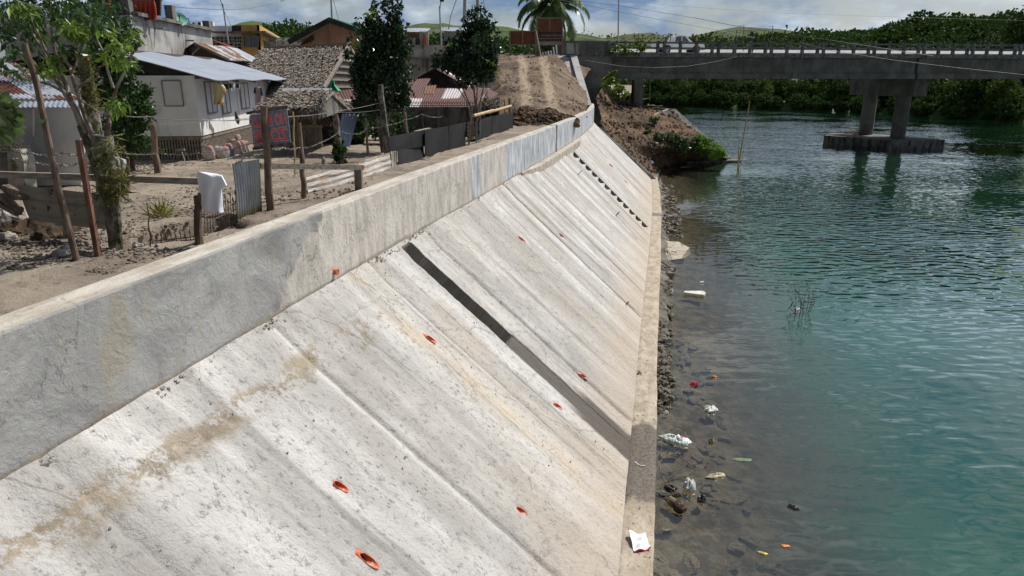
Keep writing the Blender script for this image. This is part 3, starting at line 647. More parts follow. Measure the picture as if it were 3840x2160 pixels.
def make_hill(name, ridge, Yr, depth, base, cols, mat, amp=3, fs=.02, back=200, prof=1.15, rows=26, seed=1):
    us = np.linspace(ridge[0][0], ridge[-1][0], cols); vs = np.interp(us, [r[0] for r in ridge], [r[1] for r in ridge])
    top = np.array([tuple(PY(u, v, Yr)) for u, v in zip(us, vs)])
    q = np.concatenate([np.linspace(-1, 0, rows), np.linspace(.15, 1, 7)])
    X = np.zeros((len(q), cols)); Y = X.copy(); Z = X.copy()
    for i, a in enumerate(q):
        hgt = (1 + a) ** prof if a <= 0 else (1 - a) ** 1.3
        Y[i] = Yr + (a * depth if a <= 0 else a * back); X[i] = top[:, 0] * (1 + (a * depth * .25 / Yr if a <= 0 else 0)); Z[i] = base + (top[:, 2] - base) * hgt
        Z[i] += amp * fbm(X[i] * fs, Y[i] * fs, seed, 5) * (1 - hgt ** 4) * min(1, (1 + a) * 3 if a <= 0 else 1)
    return tag(gridmesh(name, X, Y, Z, mat), kind='structure'), X[:rows], Y[:rows], Z[:rows]
def hillmat(name, grassc, dryc, bushc, sc, lo=.5):
    m = MT(name)
    c = m.mix(m.ramp(m.noise(sc, 6, .62), .42, .6), grassc, dryc); c = m.mix(m.ramp(m.noise(sc * 3, 6, .65, None, .3), lo, lo + .09), c, bushc)
    c = m.mix(m.ramp(m.noise(sc * 25, 4, .7), .5, .75), c, bushc)
    return m.done(c, .95, m.bump(m.noise(sc * 14, 6, .7), 3))
mh_brown = hillmat('brown_grass_hill', (.075, .09, .026), (.11, .078, .045), (.025, .042, .016), .012, .52)
mh_green = hillmat('green_grass_hill', (.07, .105, .024), (.09, .1, .034), (.022, .042, .014), .014, .5)
mh_for = hillmat('forest_floor', (.04, .07, .02), (.09, .13, .03), (.018, .036, .012), .03, .5)
def forest(name, X, Y, Z, n, size, mat, dens=None, nl=36, label=None, hmul=1.0):
    """tree cover too many to count: one sheet of leaf clumps"""
    g = G(); ni, nj = X.shape; pts = []
    tries = 0
    while len(pts) < n and tries < n * 30:
        tries += 1; a = rng.random() * (ni - 1.01); b = rng.random() * (nj - 1.01); i, j = int(a), int(b)
        p = (X[i, j] + (X[i, j + 1] - X[i, j]) * (b - j), Y[i, j] + (Y[i + 1, j] - Y[i, j]) * (a - i), Z[i, j] + (Z[i + 1, j] - Z[i, j]) * (a - i))
        if dens is None or rng.random() < dens(p, a / (ni - 1), b / (nj - 1)): pts.append(p)
    for p in pts:
        s = size * (.55 + .9 * rng.random()); d = rng.normal(size=(nl, 3)); d /= np.linalg.norm(d, axis=1)[:, None]; d *= (.5 + .5 * rng.random(nl))[:, None]
        c = np.array(p) + d * np.array([s, s, s * .85 * hmul]) + np.array([0, 0, s * .6 * hmul]); g.leaves(c, s * .44, s * .2, .2, d)
    return tag(g.obj(name, mat), label, None, None, 'stuff')
_ = 0
o, X, Y, Z = make_hill('hills', [(2050, 150), (2170, 128), (2230, 142), (2290, 142), (2340, 129), (2440, 122), (2480, 134), (2520, 147), (2600, 150), (2700, 160)], 1300, 700, 6, 120, mh_brown, 14, .008, seed=3)
forest('hill_scrub', X, Y, Z, 500, 5, M['leafF2'], lambda p, a, b: sstep(.1, .5, fbm(p[0] * .008, p[1] * .008, 70)) * (1.1 - a), 14)
o, X, Y, Z = make_hill('hills', [(2440, 175), (2500, 152), (2560, 142), (2620, 130), (2700, 112), (2760, 102), (2820, 102), (2880, 106), (2950, 120), (3000, 130), (3100, 134), (3200, 136), (3290, 140), (3400, 150), (3600, 150)], 850, 550, 6, 140, mh_green, 12, .012, seed=8)
forest('hill_forest', X, Y, Z, 3600, 4.4, M['leafF'], lambda p, a, b: 1 if a < .55 else float(sstep(-.15, .25, fbm(p[0] * .012, p[1] * .012, 71) - (a - .72) * 1.0 - (.5 if .2 < b < .55 and a > .8 else 0))), 28)
o, X, Y, Z = make_hill('hills', [(3180, 215), (3260, 172), (3290, 150), (3320, 130), (3390, 120), (3420, 92), (3490, 88), (3560, 104), (3640, 108), (3720, 102), (3760, 90), (3800, 102), (3900, 98), (4100, 100), (4300, 105)], 330, 130, 4, 120, mh_for, 6, .02, seed=12)
forest('hill_forest', X, Y, Z, 1900, 2.7, M['leafF'], lambda p, a, b: 1.0 if a > .8 else float(sstep(-.2, .2, fbm(p[0] * .03, p[1] * .03, 72))), 48, hmul=1.15)
o, X, Y, Z = make_hill('hills', [(1380, 120), (1480, 112), (1525, 101), (1560, 90), (1595, 86), (1640, 90), (1662, 86), (1700, 95), (1760, 98), (1830, 95), (1900, 100), (1950, 112), (2000, 118), (2060, 114), (2120, 118), (2200, 130), (2300, 150), (2400, 170)], 560, 330, 5, 130, mh_green, 10, .015, seed=21)
forest('hill_forest', X, Y, Z, 2200, 3.4, M['leafF'], lambda p, a, b: 1 if a < .4 else float(sstep(.05, .35, fbm(p[0] * .015, p[1] * .015, 73) - (a - .45) * 2.2)), 28)
o, X, Y, Z = make_hill('hills', [(700, 140), (800, 112), (868, 97), (905, 84), (945, 78), (985, 83), (1020, 96), (1080, 112), (1140, 130)], 700, 300, 5, 60, hillmat('mown_green_hill', (.085, .13, .025), (.07, .11, .022), (.04, .07, .018), .02, .62), 3, .02, seed=31)
o, X, Y, Z = make_hill('hills', [(900, 165), (960, 140), (1010, 124), (1060, 122), (1105, 116), (1150, 126), (1230, 126), (1300, 122), (1380, 130), (1500, 145)], 420, 200, 5, 60, mh_for, 5, .02, seed=33)
forest('hill_forest', X, Y, Z, 1300, 2.9, M['leafF'], None, 32, hmul=1.1)

# trees along the far river bank: each one a thing (crown and trunk), copied
def bush_tree(name, label, blobs, n, leaf, mat, trunk_h, tr, loc=(0, 0, 0), cat='tree', group='trees along the far river bank'):
    t = thing(name, label, cat, (0, 0, 0), group)
    G().leaves(blobpts(blobs, n), leaf, leaf * .42, .25).obj('crown', mat, t)
    g = G(); g.tube([(0, 0, -.6), (.1, 0, trunk_h * .5), (0, .1, trunk_h)], [tr, tr * .75, tr * .4], 7)
    for c, r in blobs[:4]: g.tube([(0, .1, trunk_h * .7), Vector(c)], [tr * .4, tr * .12], 5)
    g.obj('trunk', M['darkbark'], t); return t
def palm(name, label, h, nf, fl, lean=(0, 0), group=None, loc=(0, 0, 0), nleaf=34, tr=.16, skirt=.6):
    t = thing(name, label, 'palm tree', loc, group); L0 = Vector(loc)
    top = L0 + Vector((lean[0], lean[1], h)); g = G()
    g.tube([L0 + Vector((0, 0, -.3)), L0 + Vector((lean[0] * .3, lean[1] * .3, h * .5)), top], [tr * 1.2, tr, tr * .8], 9, .1); g.obj('trunk', M['bark'], t)
    rl = random.Random(int(h * 91))
    for i in range(nf):
        a = i * 2.399 + rl.uniform(-.2, .2); e = R(75) - R(95 * skirt + 20) * (i / nf); ln = fl * rl.uniform(.85, 1.1); g = G(); pts = []
        d = Vector((math.cos(a), math.sin(a), 0)); p = top.copy(); ee = e; sl_ = ln / 12
        for k in range(13):
            pts.append(p.copy()); p = p + (d * math.cos(ee) + Vector((0, 0, 1)) * math.sin(ee)) * sl_; ee -= R(8.5) * (1 + k * .06)
        g.tube(pts, [.035 - .0025 * k for k in range(13)], 4)
        sd = Vector((-d.y, d.x, 0))
        for k in range(nleaf):
            q = .12 + .88 * k / nleaf * .99; i0 = min(11, int(q * 12)); f = q * 12 - i0; b = pts[i0].lerp(pts[i0 + 1], f); tn = (pts[i0 + 1] - pts[i0]).normalized()
            wl = fl * .23 * math.sin(math.pi * (.12 + .8 * q)) ** .6 * rl.uniform(.85, 1.1)
            for s_ in (-1, 1):
                dd_ = (sd * s_ * .75 + tn * .5 + Vector((0, 0, -.45 - .3 * rl.random()))).normalized(); wv_ = tn * .028 * fl / 2.5
                g.add([b - wv_, b + wv_, b + dd_ * wl * .55 + wv_ * 1.1, b + dd_ * wl, b + dd_ * wl * .55 - wv_ * 1.1], [(0, 1, 2, 3, 4)])
        g.obj('frond', M['leafP'], t)
    return t
kinds = [
 bush_tree('riverside_tree', 'broad dark green tree on the far bank under or behind the bridge', [((0, 0, 3.2), (3, 2.6, 2.6)), ((1.8, .3, 2), (2.2, 2, 2)), ((-1.8, 0, 2.1), (2.2, 2, 2.1)), ((0, -.9, 1.2), (2.8, 1.6, 1.5))], 4200, .46, M['leafF'], 3, .2),
 bush_tree('riverside_bush', 'low round bush overhanging the water on the far bank', [((0, 0, 1.5), (2.3, 2, 1.6)), ((1.4, -.5, 1), (1.7, 1.5, 1.3)), ((-1.3, -.4, .8), (1.8, 1.6, 1.2))], 2800, .38, M['leafF'], 1.4, .12, cat='bush'),
 bush_tree('riverside_tree', 'yellow green feathery tree on the far bank behind the bridge', [((0, 0, 4), (2.2, 2, 2.4)), ((.9, 0, 2.4), (1.9, 1.7, 1.8)), ((-1, 0, 2.2), (1.8, 1.6, 1.9)), ((0, -.5, 1), (2.1, 1.5, 1.3))], 3600, .38, M['leafF2'], 4, .16),
 bush_tree('riverside_tree', 'tall dark tree rising above the bridge railing on the far bank', [((0, 0, 9), (3.6, 3.2, 3.4)), ((2.4, 0, 6.6), (2.8, 2.5, 2.6)), ((-2.4, .3, 6.8), (2.8, 2.5, 2.6)), ((.4, -.8, 4), (3, 2.3, 2.6)), ((0, -.6, 1.6), (2.8, 2, 1.9))], 7000, .5, M['leafF'], 8.5, .34),
]
pl = palm('coconut_palm', 'coconut palm with drooping fronds among the trees on the far bank', 6.5, 16, 3.2, (.3, 0), 'coconut palms on the far bank', nleaf=16)
used = set()
def put(k, x, y, z, s, rz, label=None):
    if k in used: o = copytree(k)
    else: o = k; used.add(k)
    o.location = (x, y, z); o.scale = (s, s, s * random.uniform(.9, 1.12)); o.rotation_euler = (0, 0, rz)
    if label: o['label'] = label
    return o
def shore_at(q):
    q = q * 9.0 + 1; i = int(q); return SHORE[i].lerp(SHORE[min(i + 1, len(SHORE) - 1)], q - i)
rt = random.Random(11)
for i in range(34):
    p = shore_at(i / 33 * .98 + rt.uniform(0, .02)); put(kinds[1], p.x + rt.uniform(-1, 1), p.y + rt.uniform(.8, 2.2), .5, rt.uniform(.75, 1.15) * (p.y / 175 * .35 + .65), rt.uniform(0, 6))
for i in range(30):
    p = shore_at(i / 29 * .98 + rt.uniform(0, .02)); k = kinds[rt.choice([0, 0, 2])]; put(k, p.x + rt.uniform(0, 3), p.y + rt.uniform(3.5, 7), 1.2, rt.uniform(.8, 1.15), rt.uniform(0, 6))
for i in range(24):
    p = shore_at(i / 23 * .98); put(kinds[rt.choice([0, 2, 0])], p.x + rt.uniform(2, 6), p.y + rt.uniform(9, 16), 2.2, rt.uniform(1.0, 1.35), rt.uniform(0, 6))
for u, Y_, s in [(3775, 150, 1.3), (3850, 140, 1.42), (3700, 165, 1.1), (3905, 150, 1.5), (3600, 190, .95), (3470, 215, .9)]:
    p = PY(u, 300, Y_); put(kinds[3], p.x, p.y, 1.8, s, rt.uniform(0, 6))
for u, Y_, s in [(2330, 215, 1.0), (2365, 205, 1.1), (2400, 210, .95), (2440, 205, 1.05), (2300, 225, 1.1), (3520, 150, .8), (3190, 165, .85), (3795, 132, .8)]:
    p = PY(u, 300, Y_); put(pl, p.x, p.y, 1.6, s, rt.uniform(0, 6))
for u, Y_, s in [(3470, 180, 1.0), (3520, 185, 1.05), (3230, 240, 1.2)]:
    p = PY(u, 300, Y_); put(kinds[2], p.x, p.y, 2.5, s, rt.uniform(0, 6), 'yellow green crown showing above the bridge railing on the right')

# ======================= bridge =======================
BA, BB = PY(2262, 300, 66.0), PY(3840, 300, 72.2)
bd = (BB - BA); bd.z = 0; bd.normalize(); bn = Vector((-bd.y, bd.x, 0))            # along, away
ZD, ZDT, ZGB = 9.08, 9.32, 7.12                          # deck underside, road, girder bottom
BE = BA + bd * 150; BL = 150.0; BWD = 9.2
def BP(a, w, z): return Vector((BA.x, BA.y, 0)) + bd * a + bn * w + Vector((0, 0, z))
bridge = thing('road_bridge', 'grey concrete girder bridge with post and rail parapets crossing the river', 'bridge', BP(0, 0, 0))
g = G(); g.slab([BP(-3, 0, ZD), BP(BL, 0, ZD), BP(BL, BWD, ZD), BP(-3, BWD, ZD)], (0, 0, .26)); g.obj('deck', M['bridge'], bridge)
g = G(); g.slab([BP(-3, -.12, ZD - .04), BP(BL, -.12, ZD - .04), BP(BL, -.004, ZD - .04), BP(-3, -.004, ZD - .04)], (0, 0, .32)); g.obj('deck_edge', M['rail'], bridge)
for w in (.45, 3.1, 5.8, 8.4):
    for a0, a1 in ((.6, 31.7), (32.0, 62.6), (62.9, 93), (93.3, 124)):
        g = G(); prof = [(-.38, ZGB), (.38, ZGB), (.38, ZGB + .42), (.16, ZGB + .62), (.16, ZD - .16), (.32, ZD - .012), (-.32, ZD - .012), (-.16, ZD - .16), (-.16, ZGB + .62), (-.38, ZGB + .42)]
        n = len(prof); vs = [BP(a, w + x, z) for a in (a0, a1) for x, z in prof]
        g.add(vs, [tuple(range(n)), tuple(range(2 * n - 1, n - 1, -1))] + [(i, n + i, n + (i + 1) % n, (i + 1) % n) for i in range(n)]); g.obj('girder', M['bridge'], bridge)
for w in (.06, BWD - .06):
    for z0, z1, nm in ((ZDT + .89, ZDT + 1.05, 'top_rail'), (ZDT + .42, ZDT + .58, 'lower_rail')):
        g = G(); g.beam(BP(.2, w, (z0 + z1) / 2), BP(118, w, (z0 + z1) / 2), .12, z1 - z0); g.obj(nm, M['rail'], bridge)
    a = .4; k = 0
    while a < (64 if w < 1 else 60):
        g = G(); z1 = ZDT + 1.12; g.box(BP(a, w, (ZD + .2 + z1) / 2), (.24, .26, z1 - ZD - .2), math.atan2(bd.y, bd.x)); g.obj('railing_post', M['rail'], bridge)
        k += 1; a += 1.56 if k % 4 else .62
        if w > 1: a += .6
g = G(); g.slab([BP(-3, .9, ZDT - .02), BP(BL, .9, ZDT - .02), BP(BL, BWD - .9, ZDT - .02), BP(-3, BWD - .9, ZDT - .02)], (0, 0, .2)); g.obj('roadway', M['elec'], bridge)
g = G(); g.add([BP(a, w, z) for a in (-1, BL) for w, z in ((BWD - 1.5, ZDT + .01), (BWD - .5, ZDT + .78), (BWD - .4, ZDT + .78), (BWD - .4, ZDT + .01))], [(0, 1, 5, 4), (1, 2, 6, 5), (2, 3, 7, 6), (3, 2, 1, 0), (4, 5, 6, 7)]); g.obj('kerb_wall', mk('whitewashed_kerb', (.4, .4, .4), (.48, .48, .48), 2, bump=.002), bridge)  # slope made up so the face catches sun and shows as a bright strip
# abutment
g = G(); g.box(BP(-1.6, 4.6, 5.9), (4.4, 10.2, 6.3), math.atan2(bd.y, bd.x)); g.obj('abutment', M['bridge'], bridge)
g = G(); g.slab([BP(-4.2, -.1, ZDT - 1.2), BP(.3, -.1, ZDT - 1.2), BP(.3, -.1, ZDT + 1.06), BP(-3.8, -.1, ZDT + 1.08), BP(-4.2, -.1, ZDT + .9)], bn * .3); g.obj('wing_wall', M['bridge'], bridge)
g = G(); g.box(BP(3.4, .2, 4.3), (.9, .9, 5.5), math.atan2(bd.y, bd.x)); g.obj('abutment_column', M['bridge'], bridge)
# piers
pier = thing('bridge_pier', 'two column concrete pier on a pointed footing standing in the river', 'bridge pier', PZ(3333, 540, .5))
ctr = Vector(((PZ(3365, 515, 1.0) + PZ(3245, 504, 1.0)) / 2)); pn, pf = PZ(3365, 514, 1.0), PZ(3245, 503, 1.0); pd = (pf - pn); pd.z = 0; pd.normalize(); px_ = Vector((pd.y, -pd.x, 0))
def PP(a, w, z): return Vector((ctr.x, ctr.y, 0)) + pd * a + px_ * w + Vector((0, 0, z))
hs_ = (pf - pn).length / 2
for a in (-hs_, hs_):
    g = G(); g.lathe(PP(a, 0, 0), [(.74, .5), (.74, 5.4)], 24); g.obj('column', M['bridge'], pier, True)
g = G(); g.slab([PP(-hs_ - 2.0, -.85, 5.35), PP(-hs_ - 2.0, .85, 5.35), PP(hs_ + 2.4, .85, 5.35), PP(hs_ + 2.4, -.85, 5.35)], (0, 0, ZGB - 5.36)); g.obj('cap_beam', M['bridge'], pier)
g = G(); f0 = [PZ(3086, 541, 0), PZ(3334, 563, 0), PZ(3538, 560, 0)]; f3 = f0[2] + (f0[0] - f0[1]) * 1.0 + Vector((0, 2.5, 0)); f4 = f0[0] + Vector((2.5, 3.5, 0))
g.slab([p - Vector((0, 0, 2)) for p in (f0[0], f0[1], f0[2], f3, f4)], (0, 0, 3.0)); g.obj('footing', M['concd'], pier)
g = G()
for i in range(46):
    c = PP(hs_ + random.uniform(.2, 2.6), random.uniform(-1.4, 1.2), 1.02 + random.uniform(0, .25)); a = random.uniform(0, 3.1); l = random.uniform(.3, 1.1); dv = Vector((math.cos(a), math.sin(a), random.uniform(-.1, .2))) * l
    g.tube([c - dv, c, c + dv + Vector((0, 0, -.1))], [.02, .03, .012], 5)
tag(g.obj('driftwood', mk('driftwood', (.16, .11, .07), (.34, .26, .19), 4)), 'tangle of driftwood caught on the pier footing', 'driftwood', kind='stuff')
# second pier further right, outside the frame, carries the girders
# lamp pole on the bridge
lp = PY(2317, 200, BP(3.3, 0, 0).y - .1); lpt = PY(2323, -160, lp.y)
t = thing('lamp_pole', 'slim grey lamp pole rising from the near bridge railing beside the leafy shrub', 'lamp post', lp)
g = G(); g.tube([lp, lpt], [.07, .05], 8); g.obj('pole', M['galv'], t)
g = G(); g.beam(lpt, lpt + Vector((1.4, 0, .3)), .08, .06); g.box(lpt + Vector((1.7, 0, .34)), (.7, .24, .1)); g.obj('lamp_head', M['galv'], t)
# shrub growing on the bridge end
def shrub(name, label, c, blobs, n, leaf, mat, cat='shrub', stems=5, group=None):
    t = thing(name, label, cat, c, group); C = Vector(c)
    G().leaves(blobpts([(C + Vector(b), r) for b, r in blobs], n), leaf, leaf * .38, .2).obj('foliage', mat, t)
    g = G()
    for b, r in (blobs * 3)[:stems]: g.tube([C + Vector((random.uniform(-.05, .05), random.uniform(-.05, .05), -.1)), C + Vector(b) * .55 + Vector((random.uniform(-.1, .1), 0, 0)), C + Vector(b) + Vector((random.uniform(-.3, .3) * r[0], 0, r[2] * .4))], [.025, .018, .008], 5)
    g.obj('stem', M['thinbark'], t); return t
p = BP(1.6, -.25, ZDT - .2); shrub('shrub', 'bright green shrub growing out of the bridge railing by the lamp pole', p, [((0, 0, .6), (.7, .35, .5)), ((1.1, 0, .55), (.8, .35, .45)), ((-.7, 0, .3), (.6, .3, .35)), ((1.8, 0, .8), (.4, .3, .3))], 900, .16, M['leafN'])
p = PY(2300, 300, 60); shrub('shrub', 'bright green weeds on top of the cut bank below the bridge end', PY(2300, 345, 60.5), [((0, 0, .3), (.9, .6, .5)), ((.7, 0, -.1), (.7, .5, .4)), ((-.5, 0, .8), (.5, .4, .5))], 900, .2, M['leafN'])
t = thing('leaning_branch', 'leafy broken branch leaning out from the bank below the bridge', 'branch', PY(2260, 300, 60)); q0, q1 = PY(2262, 298, 60), PY(2312, 262, 60)
g = G(); g.tube([q0, q0.lerp(q1, .5) + Vector((0, 0, .05)), q1], [.05, .035, .015], 6); g.obj('limb', M['thinbark'], t); G().leaves(np.array([tuple(q0.lerp(q1, x) + Vector((rng.normal() * .07, 0, -.05 + rng.normal() * .06))) for x in rng.random(220)]), .16, .06, .7).obj('foliage', M['leafN'], t)

# pickup truck on the bridge
def pickup():
    y0 = BP(15, 6.2, 0); t = thing('pickup_truck', 'white double cab pickup driving across the bridge with black roll bar', 'pickup truck', PY(2446, 300, 72.5).xy.to_3d() + Vector((0, 0, ZDT + .185))); o = t.location.copy()
    mw = solid('white_car_paint', (.88, .88, .88), .25, 0, .6); W2 = .88
    def P(x, y, z): return o + bd * x + bn * y + Vector((0, 0, z))
    L = 5.0
    def prism(prof, y0_, y1_, mat, nm, par=t, inset=None):
        g = G(); n = len(prof); vs = [P(x, y0_, z) for x, z in prof] + [P(x, y1_, z) for x, z in prof]
        g.add(vs, [tuple(range(n - 1, -1, -1)), tuple(range(n, 2 * n))] + [(i, (i + 1) % n, n + (i + 1) % n, n + i) for i in range(n)]); return g.obj(nm, mat, par)
    arch = lambda cx: [(cx - .46, .42), (cx - .4, .68), (cx - .2, .84), (cx, .88), (cx + .2, .84), (cx + .4, .68), (cx + .46, .42)]
    body = [(0, .5), (0, 1.05), (1.5, 1.08), (3.55, 1.1), (4.3, 1.06), (4.75, .95), (4.93, .78), (4.97, .45)] + list(reversed(arch(4.1))) + list(reversed(arch(1.05)))
    b = prism(body, -W2, W2, mw, 'body'); b.data.shade_flat()
    cabp = [(1.62, 1.085), (1.72, 1.62), (1.95, 1.74), (2.75, 1.75), (3.0, 1.68), (3.65, 1.105)]
    prism(cabp, -W2 + .09, W2 - .09, mw, 'cab')
    for nm, wp in (('rear_window', [(1.85, 1.14), (1.95, 1.6), (2.5, 1.65), (2.5, 1.14)]), ('front_window', [(2.6, 1.14), (2.6, 1.65), (2.85, 1.62), (3.35, 1.14)])):
        for y in (-W2 + .075, W2 - .095): prism(wp, y, y + .02, M['glass'], nm)
    g = G(); g.slab([P(3.64, -.7, 1.13), P(3.64, .7, 1.13), P(3.05, .66, 1.65), P(3.05, -.66, 1.65)], bd * .02 + Vector((0, 0, .02))); g.obj('windscreen', M['glass'], t)
    for x in (1.05, 4.1):
        for y in (-W2 + .02, W2 - .22):
            g = G(); n = 20; g.tube([P(x, y, .38), P(x, y + .2, .38)], .38, n); w = g.obj('wheel', M['black'], t)
            g = G(); g.tube([P(x, y - .01 if y < 0 else y + .21, .38), P(x, y + .02 if y < 0 else y + .18, .38)], .23, 12)
            for k in range(5):
                a = k * 1.2566; g.beam(P(x, y - .02 if y < 0 else y + .22, .38), P(x + .2 * math.cos(a), y - .02 if y < 0 else y + .22, .38 + .2 * math.sin(a)), .06, .02)
            g.obj('rim', M['galv'], w)
    for y in (-.7, .7):
        g = G(); g.tube([P(.7, y, 1.05), P(1.25, y, 1.6), P(1.5, y, 1.68), P(1.62, y, 1.66)], .045, 6); g.tube([P(1.35, y, 1.05), P(1.4, y, 1.66)], .04, 6); g.obj('roll_bar', M['black'], t)
    for x in (2.05, 2.95):
        g = G(); g.beam(P(x - .1, -W2 - .012, .98), P(x + .1, -W2 - .012, .98), .03, .04); g.obj('door_handle', M['black'], t)
    g = G(); g.box(P(4.85, -.66, .86), (.18, .3, .16), math.atan2(bd.y, bd.x)); g.obj('headlight', M['galv'], t)
    g = G(); g.box(P(.02, -.76, .85), (.1, .16, .3), math.atan2(bd.y, bd.x)); g.obj('tail_light', M['red'], t)
    g = G(); g.box(P(4.98, 0, .52), (.2, 1.7, .22), math.atan2(bd.y, bd.x)); g.obj('bumper', M['black'], t)
    g = G(); g.box(P(3.3, -W2 - .1, 1.12), (.12, .2, .16), math.atan2(bd.y, bd.x)); g.obj('side_mirror', mw, t)
pickup()
# red steel frame (load gauge) with a yellow lamp behind the pickup
q = lambda u, v: PY(u, v, 78)
t = thing('steel_frame', 'red steel frame with a yellow lamp sticking up behind the pickup', 'frame', q(2590, 195))
g = G(); g.beam(q(2508, 148), q(2608, 147), .1); g.beam(q(2608, 147), q(2606, 200), .09); g.beam(q(2582, 150), q(2582, 200), .07); g.beam(q(2590, 152), q(2608, 147), .06); g.obj('frame', solid('dark_red_steel', (.12, .02, .02)), t)
g = G(); g.lathe(q(2612, 148), [(.0, -.14), (.12, -.12), (.1, .1), (.03, .26), (0, .27)], 10); g.obj('lamp', solid('yellow_plastic', (.55, .36, .05)), t)
# flow gauging frame and instrument arm on the railing
Yb = BP(27, 0, 0).y - .12; q = lambda u, v, d=0: PY(u, v, Yb + d)
t = thing('gauge_frame', 'open rusty pipe frame clamped to the bridge railing', 'frame', q(2762, 200))
g = G()
for u, v0, v1, d in [(2763, 112, 215, 0), (2868, 114, 215, 0), (2790, 96, 192, .9), (2898, 97, 192, .9)]: g.tube([q(u, v0, d), q(u - 3, v1, d)], .035, 5)
g.tube([q(2763, 113), q(2868, 115)], .03, 5); g.tube([q(2763, 113), q(2790, 106, .9)], .03, 5); g.tube([q(2868, 114), q(2898, 108, .9)], .03, 5); g.tube([q(2762, 162), q(2866, 164)], .025, 5); g.tube([q(2770, 98, .9), q(2790, 96, .9)], .015, 4); g.tube([q(2884, 100, .9), q(2898, 97, .9)], .015, 4); g.obj('pipe_frame', M['iron'], t)
t = thing('weather_station', 'black instrument mast with vane and outrigger arm on the bridge railing', 'weather station', q(2821, 200, -.15))
g = G(); g.tube([q(2821, 200, -.15), q(2824, 120, -.15)], .05, 6); g.obj('mast', M['black'], t)
g = G(); g.box(q(2818, 126, -.15), (.2, .2, .28)); g.add([q(2824, 126, -.15), q(2840, 129, -.15), q(2826, 129, -.15), q(2824, 126, -.1), q(2840, 129, -.1), q(2826, 129, -.1)], [(0, 1, 2), (5, 4, 3), (0, 3, 4, 1), (1, 4, 5, 2), (2, 5, 3, 0)]); g.obj('vane', M['black'], t)
g = G(); g.beam(q(2822, 156, -.15), q(2848, 155, -.15), .09); g.beam(q(2842, 157, -.15), q(2822, 190, -.15), .1); g.box(q(2849, 151, -.15), (.17, .15, .15)); g.obj('arm', M['black'], t)

# ======================= bank between the wall end and the bridge, the dirt ramp =======================
b0 = PZ(2452, 640, -.2)
rows = [[DK(-1.0, 48.6, .2), PZ(2485, 660, -.25), PZ(2530, 632, -.3), PZ(2580, 616, -.3), PZ(2660, 610, -.3), PZ(2742, 606, -.3)],
        [DK(-1.4, 48.8, 1.0), PZ(2468, 625, .25), PZ(2525, 604, .3), PZ(2580, 602, .25), PZ(2655, 598, .3), PZ(2722, 597, .3)],
        [DK(-3.0, 49.2, 2.7), PY(2385, 555, 52.0), PY(2450, 548, 54), PY(2520, 548, 54.9), PY(2592, 535, 56), PY(2668, 541, 57)],
        [DK(-4.3, 50.0, 4.0), PY(2310, 470, 53.5), PY(2370, 470, 56), PY(2430, 475, 57), PY(2500, 472, 58.2), PY(2594, 478, 59.5)],
        [DK(-4.6, 53, 4.3), PY(2290, 424, 56), PY(2350, 420, 58), PY(2410, 434, 58.8), PY(2470, 432, 60), PY(2538, 430, 61.2)],
        [DK(-5.5, 58, 5.6), PY(2280, 396, 61), PY(2340, 405, 63), PY(2400, 411, 63.6), PY(2460, 412, 64.2), PY(2530, 413, 64.6)],
        [DK(-5.5, 66, 6.5), Vector((12, 74, 4.6)), Vector((13, 77, 4.2)), Vector((14, 78, 4.1)), Vector((15, 79, 4.0)), Vector((16.5, 80, 4.0))],
        [DK(-5.5, 80, 5), Vector((12, 86, 2.0)), Vector((13, 86, .4)), Vector((14, 86, -.4)), Vector((15, 86, -1)), Vector((16.5, 86, -1))]]
loft('river_bank', rows, M['soil'], (22, 24), .3, .6, 6)
scatter('bank_clods', o_arr['river_bank'], 3600, .015, .13, M['soil'], 'clods of soil on the cut bank', lambda p: .15 + .85 * float(fbm(p[0] * .5, p[1] * .5 + p[2], 41) > -.05))
scatter('bank_stones', o_arr['river_bank'], 300, .02, .1, M['rubble'], 'pale stones and scraps on the cut bank', lambda p: 1 if p[2] < 3 else .2, seed=5)
# old wing revetment at the right of the bank
ow = thing('old_revetment', 'old weathered concrete revetment edge and low wall under the bridge', 'revetment', PZ(2700, 600, 0))
c1, c2 = PY(2529, 417, 61.8), PZ(2738, 598, .05)
g = G(); g.slab([PY(2478, 430, 60.2), c1, c2, PZ(2700, 602, .1)], Vector((.06, -.05, .2))); g.obj('slope_slab', M['concd'], ow)
g = G(); g.slab([PZ(2575, 612, .02), PZ(2779, 607, .02), PZ(2779, 601, .02), PZ(2610, 604, .02)], (0, 0, .14)); g.obj('base_slab', M['concd'], ow)
g = G(); g.beam(PY(2385, 419, 63.8) - Vector((0, 0, .15)), PY(2529, 415, 62.4) - Vector((0, 0, .1)), .3, .4); g.beam(PY(2529, 415, 62.4) - Vector((0, 0, .1)), PY(2330, 401, 68.5) - Vector((0, 0, .1)), .25, .5); g.obj('low_wall', M['bridge'], ow)
g = G(); g.tube([PY(2420, 446, 58.6), PY(2440, 440, 59.2), PY(2470, 424, 60.6), PY(2503, 411, 62.3)], .09, 8); tag(g.obj('drain_hose', M['elec']), 'grey hose lying over the low wall under the bridge', 'hose')
